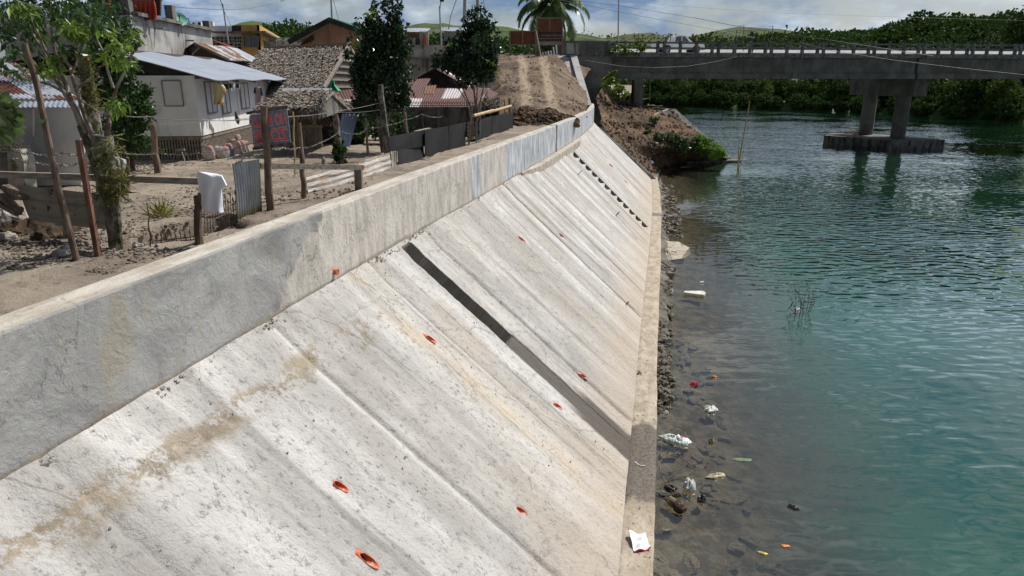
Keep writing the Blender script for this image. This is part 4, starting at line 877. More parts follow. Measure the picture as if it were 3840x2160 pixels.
# dirt ramp up to the bridge approach
rows = [[PY(1770, 455, 39), PY(1860, 458, 38), PY(1930, 456, 37), PY(2010, 456, 36.5), PY(2085, 456, 36.5), PY(2150, 446, 37.5), PY(2200, 436, 40)],
        [PY(1800, 415, 42), PY(1865, 420, 40), PY(1925, 410, 39), PY(2005, 402, 38.6), PY(2085, 404, 38.8), PY(2150, 408, 40), PY(2200, 410, 43)],
        [PY(1815, 385, 44), PY(1870, 385, 43), PY(1930, 375, 42), PY(2010, 372, 42), PY(2085, 374, 42.5), PY(2150, 385, 44), PY(2204, 390, 47)],
        [PY(1835, 330, 50), PY(1875, 310, 48), PY(1935, 305, 48), PY(2000, 305, 48), PY(2070, 300, 49), PY(2150, 340, 49), PY(2200, 355, 52)],
        [PY(1835, 260, 58), PY(1868, 235, 57), PY(1940, 232, 57), PY(2000, 230, 57.5), PY(2065, 232, 57.5), PY(2120, 262, 57), PY(2190, 320, 57)],
        [PY(1835, 232, 62), PY(1870, 213, 63), PY(1940, 213, 63), PY(2000, 212, 63), PY(2065, 209, 62), PY(2120, 222, 62), PY(2190, 300, 60)],
        [PY(1700, 232, 74), PY(1860, 205, 74), PY(1940, 205, 75), PY(2000, 204, 75), PY(2065, 202, 75), PY(2130, 202, 75), PY(2240, 215, 70)]]
m = MT('ramp_soil'); uvz = m.tc.outputs['Object']
c = m.mix(m.ramp(m.noise(.55, 6, .65), .36, .64), (.1, .075, .055), (.215, .16, .115))
c = m.mix(m.ramp(m.noise(2.8, 6, .7), .54, .7), c, (.07, .053, .04))
for k in (.0, 1.9):   # two wheel tracks climbing the ramp
    a0, a1 = PY(1960 + k * 42, 232, 57), PY(1975 + k * 50, 372, 40); dv = (a1 - a0); dv.z = 0; dv.normalize(); nv = (-dv.y, dv.x, 0)
    sx = m.math('SUBTRACT', m.n('ShaderNodeVectorMath', {0: uvz, 1: nv}, operation='DOT_PRODUCT').outputs['Value'], Vector(nv).dot(a0))
    tr_ = m.ramp(m.math('ADD', m.math('ABSOLUTE', m.math('ADD', sx, m.math('MULTIPLY', m.math('SUBTRACT', m.noise(.4, 3, .5), .5), .5))), m.math('MULTIPLY', m.noise(3, 4, .6), .3)), .62, .28)
    c = m.mix(m.math('MULTIPLY', tr_, .8), c, (.36, .285, .205))
M['ramp'] = m.done(c, .95, m.bump(m.noise(3, 8, .72), .14), 0, .15)
loft('dirt_ramp', rows, M['ramp'], (26, 24), .2, .8, 16)
scatter('ramp_clods', o_arr['dirt_ramp'], 1300, .012, .07, M['ramp'], 'clods of earth strewn over the dirt ramp', lambda p: .1 + .9 * float(fbm(p[0] * .6, p[1] * .6, 40) > .02))
scatter('ramp_stones', o_arr['dirt_ramp'], 160, .02, .09, M['rubble'], 'pale stones strewn over the dirt ramp', seed=4)
# heap of dug soil
g = G(); ha, hb = PZ(1920, 466, 4.95), PZ(2150, 462, 4.95)
for i in range(1500):
    f = random.random(); w = random.gauss(0, .75); hgt = (.8 + .22 * math.sin(f * 9 + 1)) * max(.3, math.sin(math.pi * min(1, f + .12))) * max(0, 1 - (w / 1.5) ** 2) + .02
    p = ha.lerp(hb, f) + Vector((-.1 * w, w + .6, hgt * random.random() ** .35 * .95)); r = random.uniform(.04, .2)
    g.ball(p, (r, r * 1.1, r * .8), 7, 5, .55)
tag(g.obj('soil_heap', M['soil']), 'heap of dark freshly dug soil at the foot of the ramp', 'soil heap', kind='stuff')
# concrete wing of the revetment climbing to the bridge
rw = thing('wing_revetment', 'sloping grey concrete wing with a raised kerb climbing to the bridge abutment', 'retaining wall', PY(2140, 300, 58))
g = G(); g.slab([PY(2064, 212, 61), PY(2162, 204, 61), PY(2204, 400, 52.5), PY(2186, 395, 53), PY(2140, 330, 55)], Vector((.1, .3, -.35))); g.obj('slab', M['conc'], rw)
g = G(); g.beam(PY(2150, 212, 60.7), PY(2204, 400, 52), .55, .3); g.obj('kerb', M['elec'], rw)
g = G(); g.box(PY(2147, 182, 60.8), (1.0, .5, .85)); tag(g.obj('concrete_block', M['conc']), 'square grey concrete block standing at the top of the concrete wing', 'concrete block')
st = thing('striped_barrier', 'black and white striped concrete barrier at the top of the ramp', 'barrier', PY(2065, 205, 62.5)); k = 0
p0, p1 = PY(2036, 212, 62.5), PY(2096, 200, 63.5); dv = p1 - p0
g = G(); gb = G()
for i in range(12):
    a, b = p0 + dv * (i / 12), p0 + dv * ((i + 1) / 12); h = .35 + .5 * sstep(6, 10, i); (gb if i % 2 else g).slab([a, b, b + Vector((-.08, 0, float(h))), a + Vector((-.08, 0, float(h)))], (0, .3, 0))
g.obj('white_stripe', M['whitep'], st); gb.obj('black_stripe', M['black'], st)
# billboards seen from behind
mb_ = mk('reddish_plywood', (.15, .055, .03), (.2, .085, .05), 1.5, bump=.003)
def billboard(label, u0, u1, v0, v1, vb, Y, legs, extra=None):
    t = thing('billboard', label, 'billboard', PY((u0 + u1) / 2, vb, Y)); q = lambda u, v, d=0: PY(u, v, Y + d)
    g = G(); g.slab([q(u0, v1), q(u1, v1), q(u1, v0), q(u0, v0)], (0, .05, 0)); g.obj('panel', mb_, t)
    g = G()
    for a, b in (((u0, v0), (u1, v0)), ((u0, v1), (u1, v1)), ((u0, v0), (u0, v1)), ((u1, v0), (u1, v1)), (((u0 + u1) / 2, v0), ((u0 + u1) / 2, v1))): g.beam(q(*a, -.05), q(*b, -.05), .1, .08, (0, 1, 0))
    g.obj('frame', M['wood'], t)
    for u in legs: g = G(); g.beam(q(u, v0, -.1), q(u + (1 if u < 2000 else 0), vb, -.1), .12, .12, (0, 1, 0)); g.obj('leg', M['wood'], t)
    return t, q
billboard('lower wide reddish plywood billboard seen from behind, left of the taller one', 1911, 2009, 117, 167, 222, 63.5, (1912, 2008))
t, q = billboard('taller square reddish plywood billboard seen from behind in front of the palm', 2013, 2109, 68, 120, 215, 63, (2014, 2109))
g = G(); g.slab([q(2013, 156), q(2109, 156), q(2109, 121), q(2013, 121)], (0, .05, 0)); g.obj('slatted_panel', mk('plywood_rear', (.07, .045, .035), (.13, .09, .07), 3, stains=[((.02, .015, .012), 5, .6, .64, (1, 1, .5))]), t)
for v in (121, 133, 144, 156): g = G(); g.beam(q(2013, v, -.06), q(2109, v, -.06), .07, .06, (0, 1, 0)); g.obj('slat', M['wood'], t)
g = G(); g.slab([q(2013, 170), q(2109, 168), q(2109, 157), q(2013, 157)], (0, .05, 0)); g.obj('pale_board', mk('pale_board', (.3, .26, .23), (.42, .37, .33), 4), t)
g = G(); g.tube([q(2010, 118, -.6), q(2029, 222, -2.2)], .07, 6); g.obj('prop', M['wood'], t)
palm('coconut_palm', 'large coconut palm with arching fronds standing behind the billboards', 4.9, 28, 4.9, (.2, 0), None, PY(2058, 225, 72), 50, .2, 1.0)
# weeds on the bank
for u, v, Y_, w, h, n, lab in [(2640, 545, 56.2, 1.0, .6, 1500, 'bright green grassy patch on the toe of the bank beside the water'), (2680, 572, 55.8, .9, .4, 1000, 'low green grass running down to the point of the bank')]:
    c = PY(u, v, Y_); shrub('grass_clump', lab, c, [((0, 0, 0), (w, .8, h)), ((w * .5, .2, -.25), (w * .7, .6, h * .8)), ((-w * .5, .2, .25), (w * .6, .6, h * .8))], n, .2, M['grass'], 'grass', 3)
for u, v, Y_, w, h, n, lab in [(2520, 528, 55.4, .75, .6, 1200, 'dark green creeper clump hanging in the middle of the bank'), (2470, 515, 55.4, .55, .6, 700, 'dark creeper on the bank left of the larger clump'), (2560, 548, 55.2, .5, .5, 500, 'dark bushy weeds to the right of the creeper clump'), (2425, 490, 55.6, .4, .3, 250, 'small leafy weed high on the cut bank'), (2455, 450, 57.6, .4, .25, 220, 'small weeds near the low concrete wall')]:
    shrub('weed_clump', lab, PY(u, v, Y_), [((0, 0, 0), (w, .6, h)), ((-w * .4, 0, -h * .5), (w * .7, .5, h * .7))], n, .17, M['leafD'], 'weeds', 3)
# ======================= village =======================
def corr_quad(tl, tr, br, bl, mat, name, parent, pitch=.1, amp=.016, thick=.012):
    """corrugated sheet: tl-tr top edge, bl-br bottom edge; waves run down the fall"""
    tl, tr, br, bl = map(Vector, (tl, tr, br, bl)); wd = max((tr - tl).length, (br - bl).length); hg = max((bl - tl).length, (br - tr).length)
    n = max(8, int(wd / pitch * 4)); nr = (bl - tl).cross(tr - tl).normalized()
    if nr.z < 0: nr = -nr
    P = []; UV = []; k = 5
    for i in range(n + 1):
        a = i / n; row = []; ur = []
        for j in range(k):
            b = j / (k - 1); p = tl.lerp(tr, a).lerp(bl.lerp(br, a), b); p = p + nr * (amp * math.sin(2 * math.pi * a * wd / pitch) + .02 * math.sin(a * wd * 1.9 + b * 3)); row.append(p); ur.append((a * wd, b * hg))
        P.append(row); UV.append(ur)
    g = G(); g.grid(P, UV); g.grid([[p - nr * thick for p in r] for r in P], UV, True)
    e0 = [[P[i][j], P[i][j] - nr * thick] for i in range(n + 1) for j in (k - 1,)]; g.grid(e0, [[UV[i][k - 1]] * 2 for i in range(n + 1)])
    return g.obj(name, mat, parent, True)
def wallq(p, q, z0, z1, th, mat, name, parent, out=None):
    p = Vector(p); q = Vector(q); d = (q - p); d.z = 0; n = Vector((-d.y, d.x, 0)).normalized() * th
    g = G(); g.slab([Vector((p.x, p.y, z0)), Vector((q.x, q.y, z0)), Vector((q.x, q.y, z1)), Vector((p.x, p.y, z1))], n); return g.obj(name, mat, parent)
def plate(pts, n, mat, name, parent): g = G(); g.slab(pts, n); return g.obj(name, mat, parent)

# ---- white house with an iron roof ----
hc = PZ(767, 596); hd = Vector((-.11, 1, 0)).normalized(); hx = Vector((-hd.y, hd.x, 0)) * 1.0   # hx points left (-x)
if hx.x > 0: hx = -hx
wh = thing('house', 'white boarded house with a shiny corrugated iron roof and slatted skirting', 'house', hc)
def HP(a, b, z): return Vector((hc.x, hc.y, 0)) + hx * a + hd * b + Vector((0, 0, z))
zs, ze, zr = 5.56, 7.03, 7.8; Lh = 8.6; Wl, Wm = 6.2, 2.35
plate([HP(0, 0, zs), HP(Wl, 0, zs), HP(Wl, 0, ze + .08), HP(0, 0, ze + .08)], hd * .08, M['white'], 'front_wall', wh)
plate([HP(0, .081, zs), HP(0, Lh, zs), HP(0, Lh, ze), HP(0, .081, ze)], hx * .08, M['white'], 'side_wall', wh)
plate([HP(Wl, .081, zs), HP(Wl, Lh, zs), HP(Wl, Lh, ze), HP(Wl, .081, ze)], -hx * .08, M['white'], 'side_wall', wh)
plate([HP(0, Lh, zs), HP(Wl, Lh, zs), HP(Wl, Lh, ze), HP(0, Lh, ze)], -hd * .08, M['white'], 'rear_wall', wh)
plate([HP(-.05, .06, ze + .085), HP(Wl, .06, ze + .085), HP(Wm, .06, zr - .05)], hd * .05, M['dark'], 'gable', wh)  # shade below the roof put into the gable's near-black colour
plate([HP(.02, .02, zs - .02), HP(.02, Lh, zs - .02), HP(Wl, Lh, zs - .02), HP(Wl, .02, zs - .02)], (0, 0, -.08), M['wood'], 'floor', wh)
g = G()
for i in range(int(Wl / .075)): g.box(HP(.06 + i * .075, .06, 5.24), (.042, .03, .62), math.atan2(hx.y, hx.x))
for i in range(int(Lh / .11)): g.box(HP(.05, .1 + i * .11, 5.24), (.03, .05, .62), math.atan2(hx.y, hx.x))
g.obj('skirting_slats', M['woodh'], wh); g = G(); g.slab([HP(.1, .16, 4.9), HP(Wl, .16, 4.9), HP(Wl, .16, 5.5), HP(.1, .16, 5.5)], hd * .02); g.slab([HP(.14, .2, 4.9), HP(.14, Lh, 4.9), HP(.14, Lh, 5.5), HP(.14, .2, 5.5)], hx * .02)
g.obj('skirting_shade_sheet', M['dark'], wh)  # added dark sheet, stands in for the shade seen between the slats
for b0, b1, z0, z1 in ((.75, 1.75, 6.2, 6.95),): pass
sh = mk('grey_shutter', (.6, .6, .6), (.68, .68, .68), 2, bump=.002)
def shut(u0, u1, v0, v1, nm, side):
    if side == 'f':
        dr = lambda u, v: (lambda d, t: Vector((0, 0, CAMZ)) + d * t)(Vector(ray(u, v)), (hc - hd * .03 - Vector((0, 0, CAMZ))).dot(hd) / Vector(ray(u, v)).dot(hd)); a, b = dr(u0, v0), dr(u1, v1)
        f = G(); f.slab([(a.x, a.y, b.z), (b.x, b.y, b.z), (b.x, b.y, a.z), (a.x, a.y, a.z)], hd * .028); w = f.obj(nm, sh, wh)
        f = G()
        a -= hd * .008; b -= hd * .008
        for p, q in (((a.x, a.y, a.z), (b.x, b.y, a.z)), ((a.x, a.y, b.z), (b.x, b.y, b.z)), ((a.x, a.y, a.z), (a.x, a.y, b.z)), ((b.x, b.y, a.z), (b.x, b.y, b.z))): f.beam(p, q, .025, .02, (0, 1, 0))
        f.obj('frame', M['wood'], w)
shut(606, 690, 303, 398, 'window_shutter', 'f')
for b0, b1, z0, z1, nm in ((.7, 1.55, 6.12, 6.95, 'window'), (2.1, 2.9, 6.05, 6.95, 'door'), (4.2, 5.2, 6.1, 6.9, 'window')):
    w = plate([HP(-.03, b0, z0), HP(-.03, b1, z0), HP(-.03, b1, z1), HP(-.03, b0, z1)], hx * .028, sh, nm, wh)
    g = G()
    for p, q in (((b0, z0), (b1, z0)), ((b0, z1), (b1, z1)), ((b0, z0), (b0, z1)), ((b1, z0), (b1, z1)), (((b0 + b1) / 2, z0), ((b0 + b1) / 2, z1))): g.beam(HP(-.036, *p), HP(-.036, *q), .03, .02, (1, 0, 0))
    g.obj('frame', M['wood'], w)
corr_quad(HP(Wm, -.5, zr), HP(Wm, Lh + 1.5, zr), HP(-.62, Lh + 1.5, ze - .02), HP(-.62, -.5, ze - .02), M['corrW'], 'roof', wh, .085, .014)
corr_quad(HP(Wm + .02, -.5, zr), HP(Wm + .02, Lh + 1.5, zr), HP(Wl + .6, Lh + 1.5, ze - .2), HP(Wl + .6, -.5, ze - .2), M['corrB'], 'roof', wh, .085, .014)
g = G(); P = [[HP(Wm - .22, b, zr - .07), HP(Wm, b, zr + .035), HP(Wm + .22, b, zr - .05)] for b in np.linspace(-.5, Lh + 1.5, 12)]; g.grid(P); g.obj('ridge_cap', M['corrB'], wh)
for b in np.linspace(.2, Lh + 1.2, 6): g = G(); g.beam(HP(-.6, b, ze - .08), HP(Wm, b, zr - .09), .06, .08); g.obj('rafter', M['wood'], wh)
# ---- clothes: rows of (v, u left, u right) hung at one depth ----
def cloth(name, label, rows, Y, mat, folds=.03, nf=3, cat='laundry', kids=(), group=None):
    t0 = PY((rows[0][1] + rows[0][2]) / 2, rows[0][0], Y); t = thing(name, label, cat, t0, group); vs = np.linspace(rows[0][0], rows[-1][0], 22); rv = [r[0] for r in rows]
    def sheet(vs, mat, nm, d0=0, rws=rows):
        F = []; rv = [r[0] for r in rws]
        for v in vs:
            a, b = np.interp(v, rv, [r[1] for r in rws]), np.interp(v, rv, [r[2] for r in rws]); row = []
            for k in range(17):
                q = k / 16; dep = folds * math.sin(q * math.pi * 2 * nf + (v - rv[0]) * .02) * (.3 + (v - rv[0]) / (rv[-1] - rv[0] + 1e-6)) - .05 * math.sin(q * math.pi) - d0
                row.append(PY(a + (b - a) * q, v, Y + dep))
            F.append(row)
        g = G(); g.grid(F, flip=True); B = [[p + Vector((0, .035, 0)) for p in r] for r in F]; g.grid(B)
        n = len(F); m_ = len(F[0])
        for a_, b_ in zip([(i, 0) for i in range(n)] , [(i + 1, 0) for i in range(n - 1)]): g.add([F[a_[0]][0], F[b_[0]][0], B[b_[0]][0], B[a_[0]][0]], [(0, 1, 2, 3)]); g.add([F[a_[0]][-1], B[a_[0]][-1], B[b_[0]][-1], F[b_[0]][-1]], [(0, 1, 2, 3)])
        g.grid([[F[-1][k], B[-1][k]] for k in range(m_)]); g.grid([[F[0][k], B[0][k]] for k in range(m_)], flip=True)
        return g.obj(nm, mat, t, True)
    sheet(vs, mat, 'fabric'); 
    for nm, kr, km in kids: sheet(np.linspace(kr[0][0], kr[-1][0], 10), km, nm, .012, kr)
    return t
Yl = hc.y + .5
cloth('shirt', 'pale yellow shirt with a patterned hem hanging under the eave of the white house', [(312, 803, 812), (318, 800, 836), (330, 797, 844), (350, 796, 846), (355, 801, 838), (392, 803, 838)], Yl, solid('yellow_cotton', (.62, .52, .28), .9), .02, 2, kids=[('patterned_hem', [(383, 803, 838), (391, 803, 838)], solid('orange_print', (.45, .18, .08), .9)), ('sleeve_trim', [(343, 836, 846), (352, 838, 847)], solid('orange_trim', (.42, .13, .06), .9))])
cloth('shirt', 'pale pink raglan shirt with dark sleeves hanging near the end of the eave', [(326, 958, 972), (332, 955, 978), (360, 956, 982), (394, 957, 983)], hc.y + 2.6, solid('pale_pink_cotton', (.55, .43, .42), .9), .02, 2, kids=[('sleeve', [(328, 953, 958), (350, 951, 957)], M['black']), ('sleeve', [(328, 974, 980), (358, 980, 986)], M['black'])])
for u0, u1, v1, mt_, lab in ((840, 858, 334, M['dark'], 'dark folded garment on the line under the eave'), (858, 870, 330, M['black'], 'black garment on the line beside the dark folded one'), (884, 896, 330, M['black'], 'small black garment at the far end of the line'), (862, 868, 342, M['cloth'], 'left one of the small white socks on the line'), (874, 879, 339, M['cloth'], 'middle one of the small white socks on the line'), (891, 897, 334, M['cloth'], 'right one of the small white socks on the line')):
    cloth('garment', lab, [(314, u0, u1), (v1, u0 + 1, u1)], Yl + (u0 - 800) * .012, mt_, .015, 2, group='washing under the eave')
cloth('sock', 'long black garment hanging against the white side wall', [(418, 881, 885), (430, 880, 889), (450, 881, 897), (460, 887, 896), (467, 891, 894)], hc.y + 1.15, M['black'], .02, 1)
cloth('sock', 'dark rag hanging behind the edge of the no build sign', [(436, 934, 938), (450, 934, 940), (470, 935, 939)], hc.y + 2.2, M['black'], .02, 1)
# ---- sacks piled in front ----
def sack(u, v, w, h, label, lean=0, dy=0):
    p = PZ(u, v); p.y += dy; sc = p.y * 1.0 / FP * 1.05; r = w * sc / 2 * 1.22; H = h * sc * 1.1; zb = PY(u, v, p.y).z; t = thing('sack', label, 'sack', (p.x, p.y, zb), 'sacks piled against the white house')
    g = G(); n = 14; prof = [(0, 0), (.85, .0), (1, .1), (1.0, .4), (.98, .72), (.86, .9), (.55, 1.0)]; vs = []; ph = random.uniform(0, 6)
    for rr_, zz in prof:
        for k in range(n):
            a = 2 * math.pi * k / n; j = 1 + .12 * math.sin(2 * a + ph + zz * 2) + .09 * math.sin(3 * a + ph + zz * 4) + .06 * math.sin(7 * a + zz * 9)
            vs.append((p.x + r * rr_ * j * math.cos(a) + lean * zz * H, p.y + r * .75 * rr_ * j * math.sin(a), zb + zz * H))
    m_ = len(prof); g.add(vs, [(i * n + k, i * n + (k + 1) % n, (i + 1) * n + (k + 1) % n, (i + 1) * n + k) for i in range(m_ - 1) for k in range(n)]); g.obj('bag', M['sack'], t, True)
    g = G(); z0 = zb + .9 * H; cx = p.x + lean * .92 * H; vs = []
    for rr_, zz in ((.6, 0), (.45, .07), (.62, .13)):
        for k in range(n): a = 2 * math.pi * k / n; j = 1 + .3 * math.sin(4 * a + ph); vs.append((cx + r * rr_ * j * math.cos(a), p.y + r * .5 * rr_ * math.sin(a), z0 + zz * H * (1 + .4 * math.sin(5 * a + ph))))
    g.add(vs, [(i * n + k, i * n + (k + 1) % n, (i + 1) * n + (k + 1) % n, (i + 1) * n + k) for i in range(2) for k in range(n)] + [tuple(range(n))]); g.obj('tied_neck', M['sack'], t, True)
for a in [(783, 597, 34, 44, 'sack at the front left corner of the pile below the upper pinkish one'), (834, 592, 40, 38, 'wide pale sack in the middle of the front row'), (782, 562, 36, 34, 'pinkish sack on top of the front left one', 0, -.9), (818, 560, 44, 40, 'striped sack leaning on the front middle one', .15, -.8), (857, 584, 26, 40, 'sack behind the bucket'), (873, 572, 30, 44, 'white sack right of the bucket'), (893, 580, 24, 44, 'grey sack right of the white one'), (911, 573, 24, 40, 'narrow sack near the right end of the pile'), (925, 570, 18, 36, 'rightmost thin sack of the pile'), (848, 555, 26, 42, 'tall white sack in the back row', .1, -.4), (868, 548, 24, 44, 'pink sack in the back row', .0, -.3), (888, 548, 30, 42, 'grey bag standing highest in the back row', .1, -.3), (902, 550, 22, 40, 'back row bag by the wall', 0, -.2)]: sack(*a)
bp = PZ(872, 587); t = thing('bucket', 'blue and white tin bucket standing in front of the sacks', 'bucket', bp)
g = G(); g.lathe(bp, [(.0, .0), (.07, 0), (.1, .19), (.105, .2), (.095, .2), (.065, .02), (0, .02)], 14); g.obj('bucket_body', solid('blue_tin', (.16, .2, .3), .4), t); g = G(); g.tube([bp + Vector((-.1, 0, .19)), bp + Vector((-.05, -.08, .12)), bp + Vector((.05, -.08, .12)), bp + Vector((.1, 0, .19))], .006, 5); g.obj('handle', M['wire'], t)
sp_ = PZ(680, 602); t = thing('stool', 'small wooden stool in the shade beside the skirting', 'stool', sp_)
g = G(); g.lathe(sp_, [(0, .26), (.13, .26), (.135, .29), (.12, .305), (0, .305)], 14); g.obj('seat', M['woodh'], t)
for sx, sy in ((-1, -1), (1, -1), (-1, 1), (1, 1)): g = G(); g.beam(sp_ + Vector((sx * .08, sy * .08, .27)), sp_ + Vector((sx * .16, sy * .14, 0)), .025); g.obj('leg', M['woodh'], t)

# ---- helpers for the other houses ----
def fasc(a, b, w, par, mt_='wood'): g = G(); g.beam(a, b, w, w); return g.obj('fascia', M[mt_], par)
def thatch(tl, tr, br, bl, par, n, L=.3, name='thatch_roof'):
    tl, tr, br, bl = map(Vector, (tl, tr, br, bl)); nr = (bl - tl).cross(tr - tl).normalized()
    if nr.z < 0: nr = -nr
    g = G(); g.slab([tl, tr, br, bl], -nr * .1)
    a = rng.random(n); b = rng.random(n) ** .9 * 1.02; TL, TR, BR, BL = map(np.array, (tl, tr, br, bl)); p = (TL * (1 - a)[:, None] + TR * a[:, None]) * (1 - b)[:, None] + (BL * (1 - a)[:, None] + BR * a[:, None]) * b[:, None]
    b8 = np.round(b * 26) / 26 + rng.normal(size=n) * .012; p = (TL * (1 - a)[:, None] + TR * a[:, None]) * (1 - b8)[:, None] + (BL * (1 - a)[:, None] + BR * a[:, None]) * b8[:, None]
    dn = np.array((bl - tl).normalized()); p = p + np.array(nr) * (.015 + .035 * rng.random(n))[:, None] + dn * (rng.random(n) * .12 - .03)[:, None]
    g.leaves(p, L * 1.5, L * .085, .15, np.tile(dn * 3.2 + np.array(nr) * .2, (n, 1)))
    return g.obj(name, M['thatch'], par)
# roofs behind the white house
t = thing('house', 'brown rusty roofed house between the white house and the grey concrete wall', 'house', PY(600, 300, 31))
corr_quad(PY(490, 156, 32), PY(712, 180, 38), PY(668, 215, 33), PY(500, 205, 29), M['corrB'], 'roof', t); corr_quad(PY(490, 156, 32), PY(712, 180, 38), PY(720, 215, 44), PY(380, 200, 37), M['corrB'], 'roof', t)
plate([PY(498, 207, 29.4), PY(664, 217, 33), PY(664, 300, 33), PY(498, 300, 29.4)], (0, .1, 0), M['concd'], 'wall', t)
t = thing('hut', 'small hut with a patched rust and silver gable roof behind the white house', 'hut', PY(800, 300, 29.5))
A, B_, C_, D_ = PY(728, 161, 28.8), PY(888, 180, 35), PY(993, 238, 32.5), PY(858, 223, 28.2)
corr_quad(A, B_, C_, D_, M['corrS'], 'roof', t, .09, .016); corr_quad(A, B_, PY(790, 215, 37), PY(662, 208, 30.5), M['corrB'], 'roof', t, .09)
plate([PY(668, 212, 30.6), PY(855, 226, 28.7), PY(730, 168, 29.2)], (0, .08, 0), M['thatchd'], 'gable', t)
plate([PY(668, 212, 30.6), PY(856, 227, 28.75), PY(856, 330, 28.75), PY(668, 330, 30.6)], (0, .08, 0), M['thatchd'], 'front_wall', t); plate([PY(860, 228, 28.7), PY(985, 240, 32.4), PY(985, 330, 32.4), PY(860, 330, 28.7)], (-.08, 0, 0), M['thatchd'], 'side_wall', t)
fasc(A, D_, .09, t)
g = G(); g.beam(PY(722, 205, 29), PY(750, 178, 28.9), .08); g.obj('brace', M['woodh'], t)
# big thatched house
t = thing('thatched_house', 'large nipa thatched house with a slatted gable end', 'house', PY(1120, 400, 29))
tl, tr, br, bl = PY(985, 183, 30.5), PY(1315, 171, 30.5), PY(1212, 338, 26.8), PY(880, 346, 26.8)
thatch(tl, tr, br, bl, t, 30000, .2); thatch(tl, tr, tr + Vector((.4, 3.4, -1.9)), tl + Vector((.4, 3.4, -1.9)), t, 1500, .34)
bt = br + Vector((-.15, .1, -.1)); bk = tr + Vector((.3, 3.2, -1.95)); rdg = tr + Vector((-.12, 0, -.12))
plate([bt, bk, rdg], (-.08, 0, 0), M['thatchd'], 'gable', t); plate([bt, bk, Vector((bk.x, bk.y, 4.9)), Vector((bt.x, bt.y, 4.9))], (-.08, 0, 0), M['thatchd'], 'side_wall', t)
plate([bl + Vector((1, .4, -.1)), bt, Vector((bt.x, bt.y, 4.9)), Vector((bl.x + 1, bl.y + .4, 4.9))], (0, .1, 0), M['thatchd'], 'front_wall', t)
for z in (.25, .55, .85, 1.12, 1.4, 1.65):
    f = z / 1.95; a = bt.lerp(rdg, f); b = bk.lerp(rdg, f); g = G(); g.beam(a + Vector((.05, 0, 0)), b + Vector((.05, 0, 0)), .05, .07); g.obj('batten', M['woodh'], t)
g = G(); g.beam(br + Vector((.05, -.05, .08)), br.lerp(tr, .62) + Vector((.05, -.05, .1)), .09, .1); g.obj('barge_board', M['woodh'], t); g = G(); g.beam(br.lerp(tr, .57) + Vector((-.05, -.05, .14)), tr + Vector((.03, -.05, .1)), .09, .1); g.obj('barge_board', M['woodh'], t)
g = G(); g.beam(tl + Vector((.3, -.05, .06)), tr + Vector((-.1, -.05, .08)), .22, .05); g.obj('ridge_board', M['wood'], t)
cloth('tarpaulin', 'crumpled bright green tarpaulin hanging at the corner of the large thatched roof', [(300, 1243, 1252), (318, 1236, 1256), (330, 1224, 1268), (341, 1216, 1280)], 26.4, solid('green_plastic', (.03, .3, .14), .45), .12, 2, 'tarpaulin')
# small thatched hut with lattice front
t = thing('thatched_hut', 'small open nipa hut with a lattice window and low bamboo wall', 'hut', PZ(1110, 560))
tl, tr, br, bl = PY(1062, 343, 21.3), PY(1246, 342, 21.3), PY(1190, 402, 19.5), PY(972, 408, 19.5)
thatch(tl, tr, br, bl, t, 9000, .19); thatch(tl, tr, tr + Vector((.1, 2, -.6)), tl + Vector((.1, 2, -.6)), t, 900, .26)
g = G(); g.leaves(np.array([tuple(bl.lerp(br, x)) for x in rng.random(700)]) + rng.normal(size=(700, 3)) * .03, .26, .03, .8, np.tile([0, -.4, -1.6], (700, 1))); g.obj('eave_fringe', M['thatch'], t)
g = G(); P = [[tl.lerp(tr, x) + Vector((0, -.22, -.03)), tl.lerp(tr, x) + Vector((0, 0, .09)), tl.lerp(tr, x) + Vector((0, .25, 0))] for x in np.linspace(-.0, 1, 6)]; g.grid(P); g.obj('ridge_sheet', M['galv'], t)
Yh = PZ(1110, 560).y; q = lambda u, v, d=0: PY(u, v, Yh + d)
for u in (1085, 1180, 1112): g = G(); g.beam(q(u, 562), q(u, 395), .1, .1, (0, 1, 0)); g.obj('post', M['wood'], t)
g = G()
for i in range(14): u = 1060 + i * 11; g.beam(q(u, 405), q(u + 50, 474), .022, .015, (0, 1, 0))
g.slab([q(1085, 405, .35), q(1185, 405, .35), q(1185, 480, .35), q(1085, 480, .35)], (0, .02, 0))
lat = g.obj('lattice', mk('bamboo_lattice', (.12, .08, .05), (.26, .19, .12), 5), t)
plate([q(1070, 474), q(1204, 474), q(1208, 552), q(1070, 560)], (0, .06, 0), mk('bamboo_mat', (.17, .14, .11), (.3, .26, .21), 6, stretch=(6, 1, 1)), 'low_wall', t)
g = G(); g.beam(q(1066, 474, -.03), q(1208, 474, -.03), .08, .04, (0, 1, 0)); g.obj('sill', M['woodh'], t)
for i in range(3): g = G(); g.beam(q(1100 + i * 42, 476, -.03), q(1101 + i * 42, 556, -.03), .05, .03, (0, 1, 0)); g.obj('stud', M['woodh'], t)
plate([q(1185, 352, 1.6), q(1275, 370, 1.8), q(1300, 545, 1.9), q(1185, 560, 1.7)], (0, .1, 0), M['dark'], 'rear_wall', t)
plate([br + Vector((-.05, .1, 0)), tr + Vector((-.05, 0, -.05)), tr + Vector((0, 2, -.6)), Vector((br.x, br.y + .1, 5.95))], (-.04, 0, 0), M['concd'], 'gable', t)
# leaning blue grey roofing sheet
t = thing('roofing_sheet', 'bluish corrugated sheet leaning on its corner beside the thatched hut', 'roofing sheet', PZ(1300, 545))
corr_quad(PY(1283, 426, 20.6), PY(1345, 428, 20.6), PY(1310, 548, 19.6), PY(1262, 546, 19.6), M['corrG'], 'sheet', t, .1, .018)
